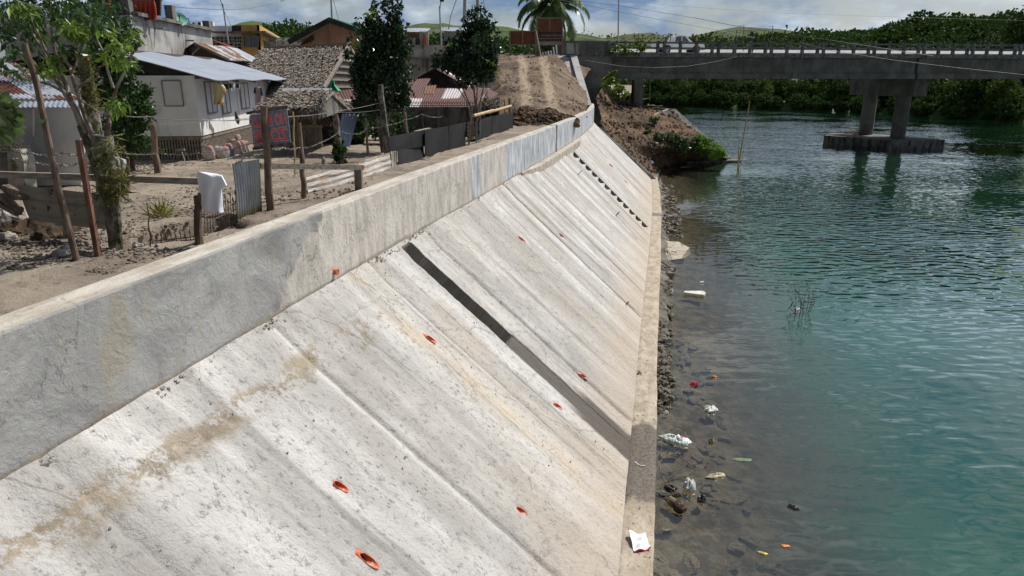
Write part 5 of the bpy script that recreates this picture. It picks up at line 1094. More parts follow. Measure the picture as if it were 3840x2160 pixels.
# rusty roofs
def shack(label, quad, mat, wallm='dark', zb=4.9):
    tl, tr, br, bl = quad; t = thing('shack', label, 'shack', (bl + br) / 2 * 1.0)
    corr_quad(tl, tr, br, bl, M[mat], 'roof', t, .11, .02)
    for a, b in ((bl, br), (br, tr), (tl, bl)):
        a2 = a + Vector((0, .15, -.08)); b2 = b + Vector((0, .15, -.08)); plate([a2, b2, Vector((b2.x, b2.y, zb)), Vector((a2.x, a2.y, zb))], (0, .07, 0), M[wallm], 'wall', t)
    return t
shack('low shack with a brown rusty roof left of the first dark tree', (PY(1246, 345, 25.2), PY(1345, 333, 25.4), PY(1350, 378, 23.2), PY(1274, 379, 23.2)), 'corrR')
shack('shack with a steep patchy rusty roof behind the first dark tree', (PY(1528, 299, 31), PY(1617, 295, 31.5), PY(1585, 340, 29.6), PY(1500, 344, 29.2)), 'corrR')
shack('long shack with a patched rust and white roof behind the spiked wall', (PY(1535, 334, 29), PY(1828, 329, 29.6), PY(1792, 398, 26.2), PY(1500, 404, 26)), 'corrR')
t = thing('roofing_sheet', 'loose silver and rust sheet lying across the gap between the rusty roofs', 'roofing sheet', PY(1600, 340, 28.6)); corr_quad(PY(1598, 322, 29.3), PY(1638, 320, 29.4), PY(1628, 350, 28.2), PY(1588, 352, 28.1), M['corrS'], 'sheet', t, .11, .02)
t = thing('hut', 'dark gabled hut between the rusty shacks and the concrete building', 'hut', PY(1650, 400, 33))
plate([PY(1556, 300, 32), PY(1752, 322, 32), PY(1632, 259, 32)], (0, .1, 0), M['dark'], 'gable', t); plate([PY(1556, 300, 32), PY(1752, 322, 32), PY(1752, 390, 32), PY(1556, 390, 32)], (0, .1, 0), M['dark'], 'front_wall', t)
corr_quad(PY(1630, 256, 31.6), PY(1700, 262, 36), PY(1800, 330, 35), PY(1755, 330, 31.6), M['corrR'], 'roof', t); corr_quad(PY(1630, 256, 31.6), PY(1700, 262, 36), PY(1640, 296, 37), PY(1550, 301, 31.8), M['corrB'], 'roof', t)
cloth('rag', 'purple rag hanging on the dark gabled hut', [(294, 1684, 1696), (305, 1685, 1706), (316, 1694, 1704)], 31.8, solid('purple_rag', (.1, .07, .13), .9), .04, 2, 'rag')
# lean-tos at the right end
t = thing('shack', 'tiny collapsed shelter with rusty sheet and thatch beside the dirt ramp', 'shack', PY(1840, 400, 29))
corr_quad(PY(1826, 330, 31), PY(1868, 352, 30.5), PY(1850, 368, 29.4), PY(1815, 355, 29.5), M['corrR'], 'roof', t); thatch(PY(1815, 362, 28.8), PY(1866, 370, 28.8), PY(1870, 402, 27.6), PY(1816, 394, 27.6), t, 1200, .22)
plate([PY(1812, 375, 28.9), PY(1868, 375, 28.9), PY(1868, 440, 28.9), PY(1812, 440, 28.9)], (0, .1, 0), M['dark'], 'wall', t)
# spiked wall
Yw = 25.0; q = lambda u, v, d=0: PY(u, v, Yw + d); t = thing('boundary_wall', 'dark mossy concrete wall topped with iron spikes in front of the rusty shacks', 'wall', q(1590, 470))
plate([q(1330, 402), q(1788, 401), q(1788, 490), q(1330, 500)], (0, .15, 0), M['concd'], 'wall', t)
g = G(); n = 64
for i in range(n): u = 1335 + 450 * i / (n - 1); g.tube([q(u, 403, .07), q(u, 380, .07), q(u, 374, .07)], [.012, .01, .002], 4)
for v in (386, 396): g.beam(q(1332, v, .07), q(1786, v, .07), .02)
g.obj('spikes', M['iron'], t)
t = thing('gate_post', 'short leaning timber gate and steps at the end of the spiked wall', 'gate', PZ(1770, 540)); g = G(); g.beam(PZ(1758, 545), PY(1770, 400, PZ(1758, 545).y + .3), .06)
for k in range(5): g.beam(PY(1752, 520 - k * 14, 22.7), PY(1778, 514 - k * 14, 22.7), .04, .09)
g.obj('gate', M['wood'], t)

# ---- grey concrete house with satellite dish ----
t = thing('concrete_house', 'unfinished grey concrete house with stained parapet at the upper left', 'house', PY(487, 300, 25)); k0, k1 = PY(487, 56, 25), PY(792, 116, 33.2)
zt = k0.z; k1.z = zt; zl = 6.0
plate([Vector((k0.x, k0.y, zl)), Vector((k1.x, k1.y, zl)), k1, k0], (-.2, 0, 0), M['conc'], 'side_wall', t)
plate([Vector((k0.x - 4.5, k0.y - .02, zl)), Vector((k0.x - .01, k0.y - .02, zl)), Vector((k0.x - .01, k0.y - .02, zt - .01)), Vector((k0.x - 4.5, k0.y - .02, zt - .01))], (0, .2, 0), M['conc'], 'front_wall', t)
g = G(); g.beam(k0 + Vector((0, .2, .06)), k1 + Vector((0, 0, .06)), .34, .12); g.obj('coping', M['concd'], t)
for u, v in ((558, 107), (668, 152)): g = G(); p = k0.lerp(k1, (u - 487) / 305); pz = PY(u, v, p.y).z; g.beam(Vector((p.x, p.y, pz)), Vector((p.x + .35, p.y, pz)), .06); g.obj('spout', M['conc'], t)
for f, h in ((.0, .5), (.47, .7), (.98, .45)): g = G(); p = k0.lerp(k1, f); g.box(p + Vector((-.2, .25, h / 2)), (.3, .3, h)); g.obj('column_stub', M['concd'], t)
Y2 = 26.5
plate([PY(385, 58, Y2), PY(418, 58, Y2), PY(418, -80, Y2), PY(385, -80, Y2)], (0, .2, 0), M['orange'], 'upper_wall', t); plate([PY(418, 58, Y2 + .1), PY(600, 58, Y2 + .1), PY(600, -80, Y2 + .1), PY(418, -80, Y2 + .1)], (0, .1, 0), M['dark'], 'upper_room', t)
plate([PY(330, 60, Y2), PY(385, 58, Y2), PY(385, -80, Y2), PY(330, -80, Y2)], (0, .2, 0), M['conc'], 'upper_wall', t)
plate([PY(470, 56, Y2 - .3), PY(503, 56, Y2 - .2), PY(503, 5, Y2 - .2), PY(470, -5, Y2 - .3)], (0, .04, 0), solid('green_mesh', (.14, .18, .18), .7), 'screen', t)
plate([PY(420, -14, Y2 - .6), PY(596, 17, Y2 + .2), PY(612, 2, Y2 + 3), PY(430, -40, Y2 + 3)], (0, 0, .12), M['concd'], 'roof_slab', t)
cloth('curtain', 'red tarpaulin curtain billowing from the upper floor of the grey house', [(2, 498, 578), (20, 500, 583), (45, 502, 586), (75, 505, 586)], Y2 - .25, M['red'], .1, 5, 'curtain')
def dish(label, u, v, r, Y, mt_, tilt=(.5, -.62, .6)):
    c = PY(u, v, Y); t = thing('satellite_dish', label, 'satellite dish', c); ax = Vector(tilt).normalized(); x = ax.cross(Vector((0, 0, 1))).normalized(); y = x.cross(ax); g = G(); P = []
    for i in range(6):
        rr_ = r * i / 5; P.append([c + x * (rr_ * math.cos(a)) + y * (rr_ * math.sin(a)) + ax * (.35 * rr_ * rr_ / r) for a in np.linspace(0, 2 * math.pi, 21)])
    g.grid(P); g.grid([[p - ax * .015 for p in r_] for r_ in P], flip=True); g.obj('reflector', mt_, t, True)
    g = G(); g.tube([c - ax * .02, c - ax * .25 - Vector((0, 0, .2)), c - Vector((.1, -.2, .75)) - ax * .1], .03, 6); g.obj('mount', M['black'], t); g = G(); g.tube([c - y * r * .95 + ax * .3 * r, c + ax * .9 * r], .018, 5); g.ball(c + ax * .9 * r, .05, 8, 6); g.obj('feed_arm', M['black'], t)
p = k0.lerp(k1, (672 - 487) / 305); dish('pale green satellite dish on the parapet of the grey concrete house', 668, 78, .33, p.y - .6, solid('mint_paint', (.25, .55, .42), .5))
dish('small pinkish satellite dish behind the green one', 724, 93, .13, 37, solid('pink_paint', (.6, .38, .36), .5))
t = thing('antenna', 'bent thin pipe aerial behind the green dish', 'aerial', PY(710, 97, 33)); g = G(); g.tube([PY(658, 60, 33), PY(707, 71, 33), PY(712, 97, 33)], .022, 5); g.obj('pipe', M['black'], t)
# ---- ochre building ----
t = thing('ochre_building', 'ochre and white flat roofed house with dark geometric window grille', 'house', PY(930, 250, 46)); e0 = PY(972, 93, 44); e1 = PY(1050, 113, 57); e1.z = e0.z; wx0 = PY(785, 98, 46); zt = e0.z
def fr(u0, u1, v0, v1, mt_, nm, d=0, th=.15): return plate([PY(u0, v1, 44 + d), PY(u1, v1, 44 + d), PY(u1, v0, 44 + d), PY(u0, v0, 44 + d)], (0, th, 0), mt_, nm, t)
fr(905, 972, 94, 118, M['yellow'], 'parapet'); fr(869, 905, 95, 118, M['black'], 'parapet'); fr(786, 869, 97, 118, M['white'], 'parapet')
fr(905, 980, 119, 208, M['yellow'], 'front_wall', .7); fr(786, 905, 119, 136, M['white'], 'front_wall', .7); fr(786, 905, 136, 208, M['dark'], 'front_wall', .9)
plate([e0, e1, e1 - Vector((0, 0, 24 * 45 / FP)), e0 - Vector((0, 0, 24 * 45 / FP))], (-.15, .0, 0), M['yellow'], 'side_parapet', t)
ww = PY(980, 208, 44.7); ww2 = ww + (e1 - e0) * .95; plate([ww, ww2, Vector((ww2.x, ww2.y, zt - .45)), Vector((ww.x, ww.y, zt - .45))], (-.15, 0, 0), M['yellow'], 'side_wall', t)
g = G(); g.slab([PY(786, 121, 43.6), PY(976, 121, 43.6), PY(976, 117.5, 43.6), PY(786, 117.5, 43.6)], (0, 1.2, 0)); g.slab([e0 + Vector((.45, -.3, -.44)), e1 + Vector((.45, 0, -.44)), e1 + Vector((-.1, 0, -.44)), e0 + Vector((-.1, -.3, -.44))], (0, 0, .08)); g.obj('eave_slab', M['concd'], t)
w = fr(914, 968, 135, 175, M['glass'], 'window', .62, .05); g = G()
for u in (914, 937, 968): g.beam(PY(u, 135, 44.58), PY(u, 176, 44.58), .06, .05, (0, 1, 0))
for v in (135, 176): g.beam(PY(914, v, 44.58), PY(968, v, 44.58), .06, .05, (0, 1, 0))
g.obj('frame', M['woodh'], w)
a = ww.lerp(ww2, .15) + Vector((.03, 0, 0)); b = ww.lerp(ww2, .4) + Vector((.03, 0, 0)); plate([Vector((a.x, a.y, zt - 1.45)), Vector((b.x, b.y, zt - 1.45)), Vector((b.x, b.y, zt - .75)), Vector((a.x, a.y, zt - .75))], (-.04, 0, 0), M['glass'], 'side_window', t)
g = G(); q = lambda u, v: PY(u, v, 44.55)
for i in range(7): g.tube([q(794 + i * 16, 136), q(794 + i * 16, 206)], .02, 4, 0)
for v in (137, 149, 161, 173, 187): g.tube([q(794, v), q(908, v)], .02, 4, 0)
for u0, u1, v0, v1 in ((868, 898, 126, 158), (875, 891, 133, 151), (838, 856, 138, 160), (806, 824, 138, 160), (880, 905, 163, 190)): g.tube([q(u0, v0), q(u1, v0), q(u1, v1), q(u0, v1), q(u0, v0)], .025, 4, 0)
g.obj('window_grille', M['galv'], t)
t = thing('roof_shelter', 'dark red tiled lean to roof in front of the ochre building', 'roof', PY(850, 200, 40)); corr_quad(PY(786, 147, 40), PY(800, 150, 42), PY(905, 186, 42), PY(880, 186, 38), mk('red_roof', (.12, .02, .02), (.2, .04, .035), 3), 'roof', t); g = G()
for u in (800, 885): g.beam(PY(u, 190, 39.5), PY(u, 260, 39.5), .12)
g.obj('post', M['wood'], t)
for u, w_, lab in ((753, 11, 'left one of two small white air conditioner units on a flat roof'), (795, 14, 'right one of two small white air conditioner units on a flat roof')):
    p = PY(u, 98, 42); t = thing('air_conditioner', lab, 'air conditioner', p); g = G(); g.box(p + Vector((0, 0, .12)), (w_ / 60, .3, .22)); g.obj('case', M['white'], t); g = G(); g.lathe(p + Vector((0, 0, 0)), [(.0, .0), (.02, 0)], 6); g.tube([p + Vector((0, -.152, .12)), p + Vector((0, -.165, .12))], .08, 12); g.obj('fan_grille', M['black'], t)
t = thing('garden_wall', 'white panelled wall between the ochre building and the brown gabled house', 'wall', PY(1060, 190, 50)); plate([PY(992, 178, 50), PY(1135, 178, 50), PY(1135, 143, 50), PY(992, 143, 50)], (0, .2, 0), mk('grey_white_wall', (.5, .52, .55), (.6, .62, .65), 2), 'wall', t); g = G()
for u in np.arange(1005, 1135, 29): g.beam(PY(u, 178, 49.9), PY(u, 143, 49.9), .12, .1, (0, 1, 0))
for v in (144, 161): g.beam(PY(992, v, 49.9), PY(1135, v, 49.9), .1, .1, (0, 1, 0))
g.obj('ribs', M['white'], t)
# ---- brown gabled house ----
t = thing('gabled_house', 'salmon brown gabled house with a green roof and streaked gable wall', 'house', PY(1250, 260, 40)); ap = PY(1243, 78, 40); le = PY(1093, 158, 40); re = PY(1385, 128, 40)
plate([PY(1172, 260, 40), PY(1345, 260, 40), PY(1345, 112, 40), ap - Vector((0, 0, .1)), PY(1172, 124, 40)], (0, .2, 0), M['brown'], 'front_wall', t); plate([PY(1130, 260, 40.3), PY(1171, 260, 40.3), PY(1171, 128, 40.3), PY(1130, 148, 40.3)], (0, .2, 0), M['orange'], 'side_wing', t)
ov = Vector((0, -.5, .05)); g = G(); g.slab([ap + ov, ap + ov + Vector((.6, 11, 0)), re + ov + Vector((.6, 11, 0)), re + ov], (0, 0, .1)); g.obj('roof', M['corrE'], t); g = G(); g.slab([ap + ov, ap + ov + Vector((.6, 11, 0)), le + ov + Vector((.6, 11, 0)), le + ov], (0, 0, .1)); g.obj('roof', M['corrE'], t)
g = G(); g.beam(ap + ov + Vector((0, -.05, -.08)), le + ov + Vector((0, -.05, -.08)), .1, .26); g.beam(ap + ov + Vector((0, -.05, -.08)), re + ov + Vector((0, -.05, -.08)), .1, .22); g.obj('barge_board', M['dark'], t)
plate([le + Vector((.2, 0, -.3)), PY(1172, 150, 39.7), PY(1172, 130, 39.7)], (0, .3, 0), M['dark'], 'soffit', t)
# ---- concrete roof terrace ----
t = thing('terrace_house', 'grey concrete house with a stained roof terrace between the two dark trees', 'house', PY(1600, 300, 45)); q = lambda u, v, d=0: PY(u, v, 45 + d)
plate([q(1500, 218), q(1862, 218), q(1862, 168), q(1500, 168)], (0, .25, 0), M['conc'], 'parapet', t); plate([q(1500, 330, .6), q(1845, 330, .6), q(1845, 218, .6), q(1500, 218, .6)], (0, .3, 0), M['conc'], 'front_wall', t)
g = G(); g.slab([q(1500, 220, -.1), q(1850, 220, -.1), q(1850, 216, -.1), q(1500, 216, -.1)], (0, 1, 0)); g.obj('floor_slab', M['concd'], t)
g = G(); g.beam(q(1600, 218, .5), q(1605, 330, .5), .14, .1); g.obj('downpipe', M['concd'], t)
g = G(); g.slab([q(1498, 292, .2), q(1520, 292, .2), q(1520, 245, .2), q(1505, 245, .2)], (0, .1, 0)); g.obj('door', M['orange'], t)
for u0, u1, v0, v1, mt_, kids in ((1512, 1616, 106, 118, M['corrW'], 0), (1652, 1760, 103, 115, M['corrW'], 1)):
    corr_quad(q(u0, v0, 3), q(u1, v0, 3), q(u1 - 14, v1, .4), q(u0 + 3, v1, .4), mt_, 'terrace_roof', t)
for u in (1520, 1580, 1600): g = G(); g.beam(q(u, 168, .6), q(u, 118, .6), .22, .2, (0, 1, 0)); g.obj('post', M['conc'], t)
mblk = mk('hollow_blocks', (.36, .33, .29), (.46, .43, .39), 4, bump=.006)
plate([q(1672, 168, 1), q(1760, 168, 1), q(1760, 117, 1), q(1672, 117, 1)], (0, .2, 0), mblk, 'block_wall', t)
g = G()
for v in np.arange(121, 168, 7): g.beam(q(1672, v, .99), q(1760, v, .99), .02, .012, (0, 1, 0))
g.obj('mortar_joints', M['conc'], t); plate([q(1665, 168, .6), q(1678, 168, .6), q(1678, 116, .6), q(1665, 116, .6)], (0, .3, 0), M['conc'], 'post', t)
plate([q(1525, 168, 3), q(1576, 168, 3), q(1576, 120, 3), q(1525, 120, 3)], (0, .1, 0), mk('terrace_back', (.2, .1, .05), (.3, .15, .07), 3), 'back_wall', t)
cloth('tarpaulin', 'orange tarpaulin billowing between the posts of the roof terrace', [(124, 1584, 1590), (140, 1584, 1598), (158, 1584, 1603), (167, 1584, 1602)], 45.5, solid('orange_tarp', (.6, .17, .05), .6), .1, 2, 'tarpaulin')
for u0, u1, c, lab in ((1536, 1545, (.5, .12, .05), 'orange cloth hanging on the roof terrace, left of the white one'), (1547, 1557, (.5, .5, .52), 'white cloth hanging on the roof terrace between orange and dark'), (1559, 1574, (.05, .05, .07), 'dark cloth hanging on the roof terrace right of the white one')):
    cloth('garment', lab, [(143, u0, u1), (168, u0, u1)], 45.3, solid('terrace_cloth', c, .9), .05, 2)
t = thing('gate_pillar', 'plain grey concrete pillar at the top left of the dirt ramp', 'pillar', PY(1848, 215, 60)); g = G(); g.box(PY(1848, 192, 60), (.58, .5, 1.15)); g.obj('pillar_body', M['conc'], t); g = G(); g.box(PY(1863, 208, 60.2), (.3, .4, .4)); g.obj('pillar_foot', M['white'], t)
# ---- poles and lines ----
def pole(label, u0, v0, u1, v1, Y, r, mat, name='utility_pole', cat='pole', lamp=0):
    a, b = PY(u0, v0, Y), PY(u1, v1, Y); t = thing(name, label, cat, a); g = G(); g.tube([a, b], [r * 1.15, r * .85], 9); g.obj('pole', mat, t)
    if lamp: c = b + Vector((lamp, 0, .28)); g = G(); g.tube([b - Vector((0, 0, .3)), c], [.03, .03], 5); g.obj('bracket', mat, t); g = G(); g.box(c + Vector((.06 * (1 if lamp > 0 else -1), -.02, .02)), (.24, .14, .14)); g.obj('floodlight', M['black'], t)
    return t
pole('thin lamp post with a small floodlight above the ochre building', 857, 165, 835, 14, 42, .045, M['galv'], 'lamp_post', 'lamp post', -.12)
pole('thin lamp post with a small floodlight on the concrete roof terrace', 1655, 168, 1648, 22, 44, .05, M['galv'], 'lamp_post', 'lamp post', .1)
pole('thin pipe mast rising from the green gabled roof', 1245, 75, 1239, -60, 41, .05, M['galv'], 'mast', 'mast')
pole('left one of two thick concrete electric poles above the roof terrace', 1738, 225, 1748, -200, 48, .115, M['elec'])
pole('right one of two thick concrete electric poles, behind the second dark tree', 1789, 260, 1792, -200, 46, .105, M['elec'])
def wire(label, pts, r=.018, name='power_line', mat='wire', group=None, sag=0):
    a = [PY(*p) for p in pts]; Q = []
    for i in range(len(a) - 1):
        for k in range(8): f = k / 8; Q.append(a[i].lerp(a[i + 1], f) - Vector((0, 0, sag * math.sin(math.pi * f))))
    Q.append(a[-1]); g = G(); g.tube(Q, r, 5); return tag(g.obj(name, M[mat]), label, 'cable', group)
wire('upper thick power line slanting down over the bridge to the right', [(2100, -6, 66), (2321, 21, 70), (2600, 66, 70), (2760, 98, 68), (2880, 116, 66), (3120, 152, 62), (3500, 210, 58)], .022, mat='black')
wire('lower power line slanting down across the pickup to the right', [(2020, -16, 60), (2200, 20, 60), (2400, 60, 60), (2650, 105, 60), (2760, 128, 60), (2830, 142, 60)], .018, mat='black')
wire('thin faint wire high across the sky on the right', [(2300, 0, 80), (2560, 24, 80), (2900, 48, 80), (3300, 62, 80), (3860, 78, 80)], .012, mat='black')
wire('sagging rope line strung in front of the bridge girder', [(2195, 226, 58), (2330, 248, 58), (2450, 254, 58), (2580, 248, 59), (2680, 232, 60), (2765, 212, 61)], .009, 'rope')
wire('pale rope slanting across the girder at the right of the pier', [(3000, 160, 64), (3120, 190, 62), (3350, 225, 60), (3600, 255, 58), (3860, 282, 56)], .009, 'rope')
wire('long wire sagging from the red curtain to the left lamp post', [(520, -5, 28), (580, 16, 30), (700, 30, 36), (838, 37, 42), (930, 33, 44), (1050, 5, 46), (1090, -8, 46)], .016)
wire('thin guy wire dropping right from the left lamp post', [(840, 40, 42), (868, 100, 42)], .014); wire('thin guy wire beside the pipe mast', [(1249, -5, 41), (1271, 80, 41)], .014)
wire('guy wire with an insulator left of the two electric poles', [(1718, -20, 46), (1690, 60, 46), (1680, 118, 46)], .022); wire('guy wire with an insulator right of the two electric poles', [(1812, -5, 46), (1818, 35, 46), (1830, 100, 46)], .022)
# ======================= near left: fences, posts, trees =======================
def up(b, u, v): return PY(u, v, b.y)
def post(name, label, base, top, r, mat, n=9, top_y=0, wob=.015, cat='post', group=None, sq=False, zb=4.95):
    b = PZ(*base, zb) if not isinstance(base, Vector) else base; p = PY(*top, b.y + top_y); t = thing(name, label, cat, b, group); g = G(); K = 7; pts = []
    for k in range(K + 1): f = k / K; pts.append((b - (p - b) * .12).lerp(p, f * 1.0) + Vector((random.uniform(-wob, wob), random.uniform(-wob, wob), 0)) * (0 if k in (0,) else 1))
    if sq: g.beam(b - (p - b) * .1, p, r * 2, r * 2)
    else: g.tube(pts, [r * (1.1 - .25 * k / K) for k in range(K + 1)], n, .12)
    g.obj('stake', mat, t, False); return t, b, p
t, b, p = post('leaning_pole', 'tall leaning peeled tree pole standing before the left shack', (286, 981), (95, 165), .036, M['pole'])
g = G(); g.tube([b.lerp(p, .66) + Vector((-.005, 0, 0)), b.lerp(p, .675)], .042, 10); g.obj('green_tie', solid('green_twine', (.15, .3, .1)), t)
post('square_post', 'dark reddish squared timber post right of the tall leaning pole', (368, 962), (295, 525), .028, mk('red_brown_timber', (.1, .05, .035), (.24, .13, .09), 4, stretch=(4, 4, 1)), sq=True)
post('pvc_pole', 'thin pinkish plastic pipe standing behind the leaning pole', (280, 690), (214, 384), .035, solid('pink_pvc', (.45, .27, .2), .5), top_y=0)
post('fence_post', 'short rotten post behind the timber rail at the left', (242, 690), (230, 596), .05, M['wood']); post('fence_post', 'thin dark stake behind the rail below the shrub', (483, 725), (478, 590), .035, M['pole']); post('fence_post', 'thick freshly cut post standing in front of the white house', (592, 648), (570, 455), .075, M['pole']); post('fence_post', 'dark low stake at the left edge behind the rail', (60, 690), (45, 600), .045, M['pole'])
# timber rail with the forked post
Yr = 8.75; ra, rb_ = PY(-60, 652, Yr + .35), PY(788, 681, Yr); t = thing('fence_rail', 'long grey timber rail running from the left edge to the forked post', 'rail', ra.lerp(rb_, .5))
g = G(); g.beam(ra, rb_, .055, .082); g.tube([rb_ - (rb_ - ra).normalized() * .03, rb_ + (rb_ - ra).normalized() * .012], .04, 10); g.obj('rail', M['woodh'], t)
fb = PZ(745, 912); t = thing('forked_post', 'dark forked trunk post carrying the end of the timber rail', 'post', fb); g = G()
g.tube([fb - Vector((0, 0, .25)), up(fb, 743, 860), up(fb, 742, 790), up(fb, 752, 742), up(fb, 765, 715), up(fb, 758, 675)], [.058, .053, .05, .055, .04, .036], 10, .1)
g.tube([up(fb, 742, 765), up(fb, 735, 740), up(fb, 731, 733)], [.045, .032, .026], 8, .1); g.tube([up(fb, 752, 750), up(fb, 775, 742), up(fb, 789, 726)], [.045, .038, .03], 8, .1); g.obj('trunk', M['pole'], t)
cloth('t_shirt', 'white t-shirt draped over the end of the timber rail', [(645, 744, 752), (650, 739, 772), (653, 738, 815), (657, 738, 828), (675, 740, 838), (698, 745, 849), (702, 745, 848), (704, 747, 828), (740, 750, 830), (775, 756, 832), (788, 762, 834), (797, 775, 836)], Yr - .05, M['cloth'], .02, 1.6, 't-shirt')
# ---- left tree: cut, mossy trunk with many young stems ----
tb = PZ(432, 932); lt = thing('pruned_tree', 'pollarded tree with mossy trunk and many thin leafy stems at the upper left', 'tree', tb)
q = lambda u, v, d=0: PY(u, v, tb.y + d)
g = G(); g.tube([tb - Vector((0, 0, .2)), q(428, 880), q(418, 800), q(400, 720), q(392, 640), q(388, 560), q(385, 508)], [.085, .075, .08, .1, .125, .13, .115], 14, .14); g.tube([q(372, 640), q(340, 560), q(312, 500), q(300, 470)], [.07, .06, .045, .04], 9, .12)
g.tube([q(452, 925), q(440, 800), q(425, 740)], [.03, .04, .05], 8, .2); g.obj('trunk', M['bark'], lt)
stems = [[(306, 480), (285, 420), (240, 345), (205, 290), (185, 240), (160, 190), (120, 120), (105, 70)], [(322, 500), (290, 425), (262, 365), (245, 310), (225, 270), (212, 215), (200, 165), (192, 90), (186, 20), (185, -60)], [(345, 500), (320, 440), (300, 375), (285, 330), (272, 290), (262, 250), (235, 210), (200, 150)], [(268, 270), (285, 245), (294, 200), (290, 150), (300, 120)], [(402, 510), (408, 460), (405, 420), (425, 370), (440, 320), (470, 265), (490, 215), (505, 150)], [(425, 330), (405, 270), (390, 200), (365, 150), (345, 90), (330, 20)], [(240, 345), (190, 320), (130, 300), (90, 270), (60, 240)], [(232, 300), (190, 270), (150, 250)], [(205, 290), (180, 210), (150, 140), (120, 80), (110, 20)], [(405, 440), (430, 420), (470, 405)], [(285, 335), (330, 300), (380, 250), (420, 180)], [(300, 375), (340, 400), (400, 440)]]
for s in stems:
    g = G(); n = len(s); r0 = .034 if n > 6 else .018; g.tube([q(u, v, random.uniform(-.06, .06) * (i > 1)) for i, (u, v) in enumerate(s)], [r0 * (1 - .75 * i / (n - 1)) for i in range(n)], 7, .15); g.obj('stem', M['thinbark'], lt)
def sprays(L, nleaf, spread, mat, leaf, name, par, Y, droop=.9, twig=True):
    g = G(); gt = G()
    for (u, v) in L:
        c = np.array(PY(u, v, Y + random.uniform(-.35, .35))); n = nleaf; P = c + rng.normal(size=(n, 3)) * np.array([spread, spread, spread * .5]); g.leaves(P, leaf, leaf * .19, droop)
    return g.obj(name, mat, par)
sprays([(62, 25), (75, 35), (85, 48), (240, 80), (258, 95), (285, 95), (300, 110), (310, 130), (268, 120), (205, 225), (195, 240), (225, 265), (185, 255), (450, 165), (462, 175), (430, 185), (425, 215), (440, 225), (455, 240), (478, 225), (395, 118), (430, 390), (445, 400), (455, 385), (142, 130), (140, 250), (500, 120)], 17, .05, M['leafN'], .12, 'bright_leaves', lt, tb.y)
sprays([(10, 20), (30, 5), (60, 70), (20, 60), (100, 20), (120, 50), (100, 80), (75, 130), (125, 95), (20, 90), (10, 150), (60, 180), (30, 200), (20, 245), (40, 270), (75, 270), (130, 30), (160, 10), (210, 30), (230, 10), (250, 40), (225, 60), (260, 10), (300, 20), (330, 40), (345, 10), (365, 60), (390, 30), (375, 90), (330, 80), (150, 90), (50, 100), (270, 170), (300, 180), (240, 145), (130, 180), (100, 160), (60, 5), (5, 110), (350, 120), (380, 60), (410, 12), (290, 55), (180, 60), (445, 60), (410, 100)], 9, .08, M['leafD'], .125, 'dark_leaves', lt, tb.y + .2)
g = G(); k = 480; P = np.array([tuple(q(float(rng.normal(395, 26)), float(rng.uniform(510, 760)), float(rng.uniform(-.16, .05)))) for _ in range(k)]); g.leaves(P, .13, .008, .6)
P = np.array([tuple(q(float(rng.normal(450, 12)), float(rng.uniform(640, 740)), float(rng.uniform(-.1, .05)))) for _ in range(240)]); g.leaves(P, .14, .008, .3); g.obj('fern_moss', M['moss'], lt)
# second mossy trunk behind
tb2 = PZ(372, 660); t2 = thing('mossy_tree', 'taller straight tree with moss covered trunk behind the pollarded one', 'tree', tb2); q = lambda u, v, d=0: PY(u, v, tb2.y + d)
g = G(); g.tube([tb2 - Vector((0, 0, .2)), q(362, 560), q(352, 470), q(340, 400), q(330, 320), q(318, 250), q(300, 180), q(288, 110), q(280, 50), q(272, -60)], [.16, .15, .15, .14, .13, .12, .11, .12, .1, .08], 12, .14); g.obj('trunk', M['bark'], t2)
g = G(); P = np.array([tuple(q(float(rng.normal(336 + (v - 350) * .14, 14)), v, float(rng.uniform(-.2, 0)))) for v in rng.uniform(190, 420, 600)]); g.leaves(P, .17, .012, .3); g.obj('fern_moss', M['moss'], t2)
sprays([(40, 30), (90, 10), (20, 70), (60, 110), (110, 60), (150, 30), (200, 10), (250, 20), (300, 30), (340, 30), (370, 10), (330, 80), (380, 50), (20, 140), (240, 60), (280, 10), (390, 20), (0, 20), (130, 100)], 48, .24, M['leafA'], .15, 'crown', t2, tb2.y)
for s in ([(300, 180), (340, 110), (360, 30)], [(318, 250), (250, 120), (230, 20)], [(288, 110), (200, 40), (90, 20)]): g = G(); g.tube([q(*a) for a in s], [.05, .035, .015], 6); g.obj('branch', M['thinbark'], t2)
# dense dark citrus bush
cb = PZ(500, 640); ct = thing('dense_bush', 'dense small leaved dark green bush between the pollarded tree and the white house', 'bush', cb); q = lambda u, v, d=0: PY(u, v, cb.y + d)
bl_ = [(q(430, 130), (.42, .4, .35)), (q(400, 200), (.5, .45, .55)), (q(440, 250), (.45, .45, .4)), (q(395, 310), (.45, .4, .6)), (q(470, 370), (.5, .45, .5)), (q(500, 420), (.45, .4, .4)), (q(520, 350), (.3, .3, .35)), (q(460, 480), (.5, .4, .45)), (q(520, 540), (.45, .4, .35)), (q(450, 90), (.25, .2, .25)), (q(500, 150), (.18, .15, .2)), (q(550, 400), (.2, .2, .2))]
G().leaves(blobpts(bl_, 8500, .35), .085, .032, .1).obj('foliage', M['leafD'], ct)
g = G(); g.tube([cb - Vector((0, 0, .1)), q(485, 560), q(470, 450), q(440, 300), q(420, 150)], [.06, .05, .04, .03, .01], 7)
for p_, r_ in bl_: g.tube([q(475, 480), Vector(p_)], [.025, .008], 5)
g.obj('branches', M['darkbark'], ct)
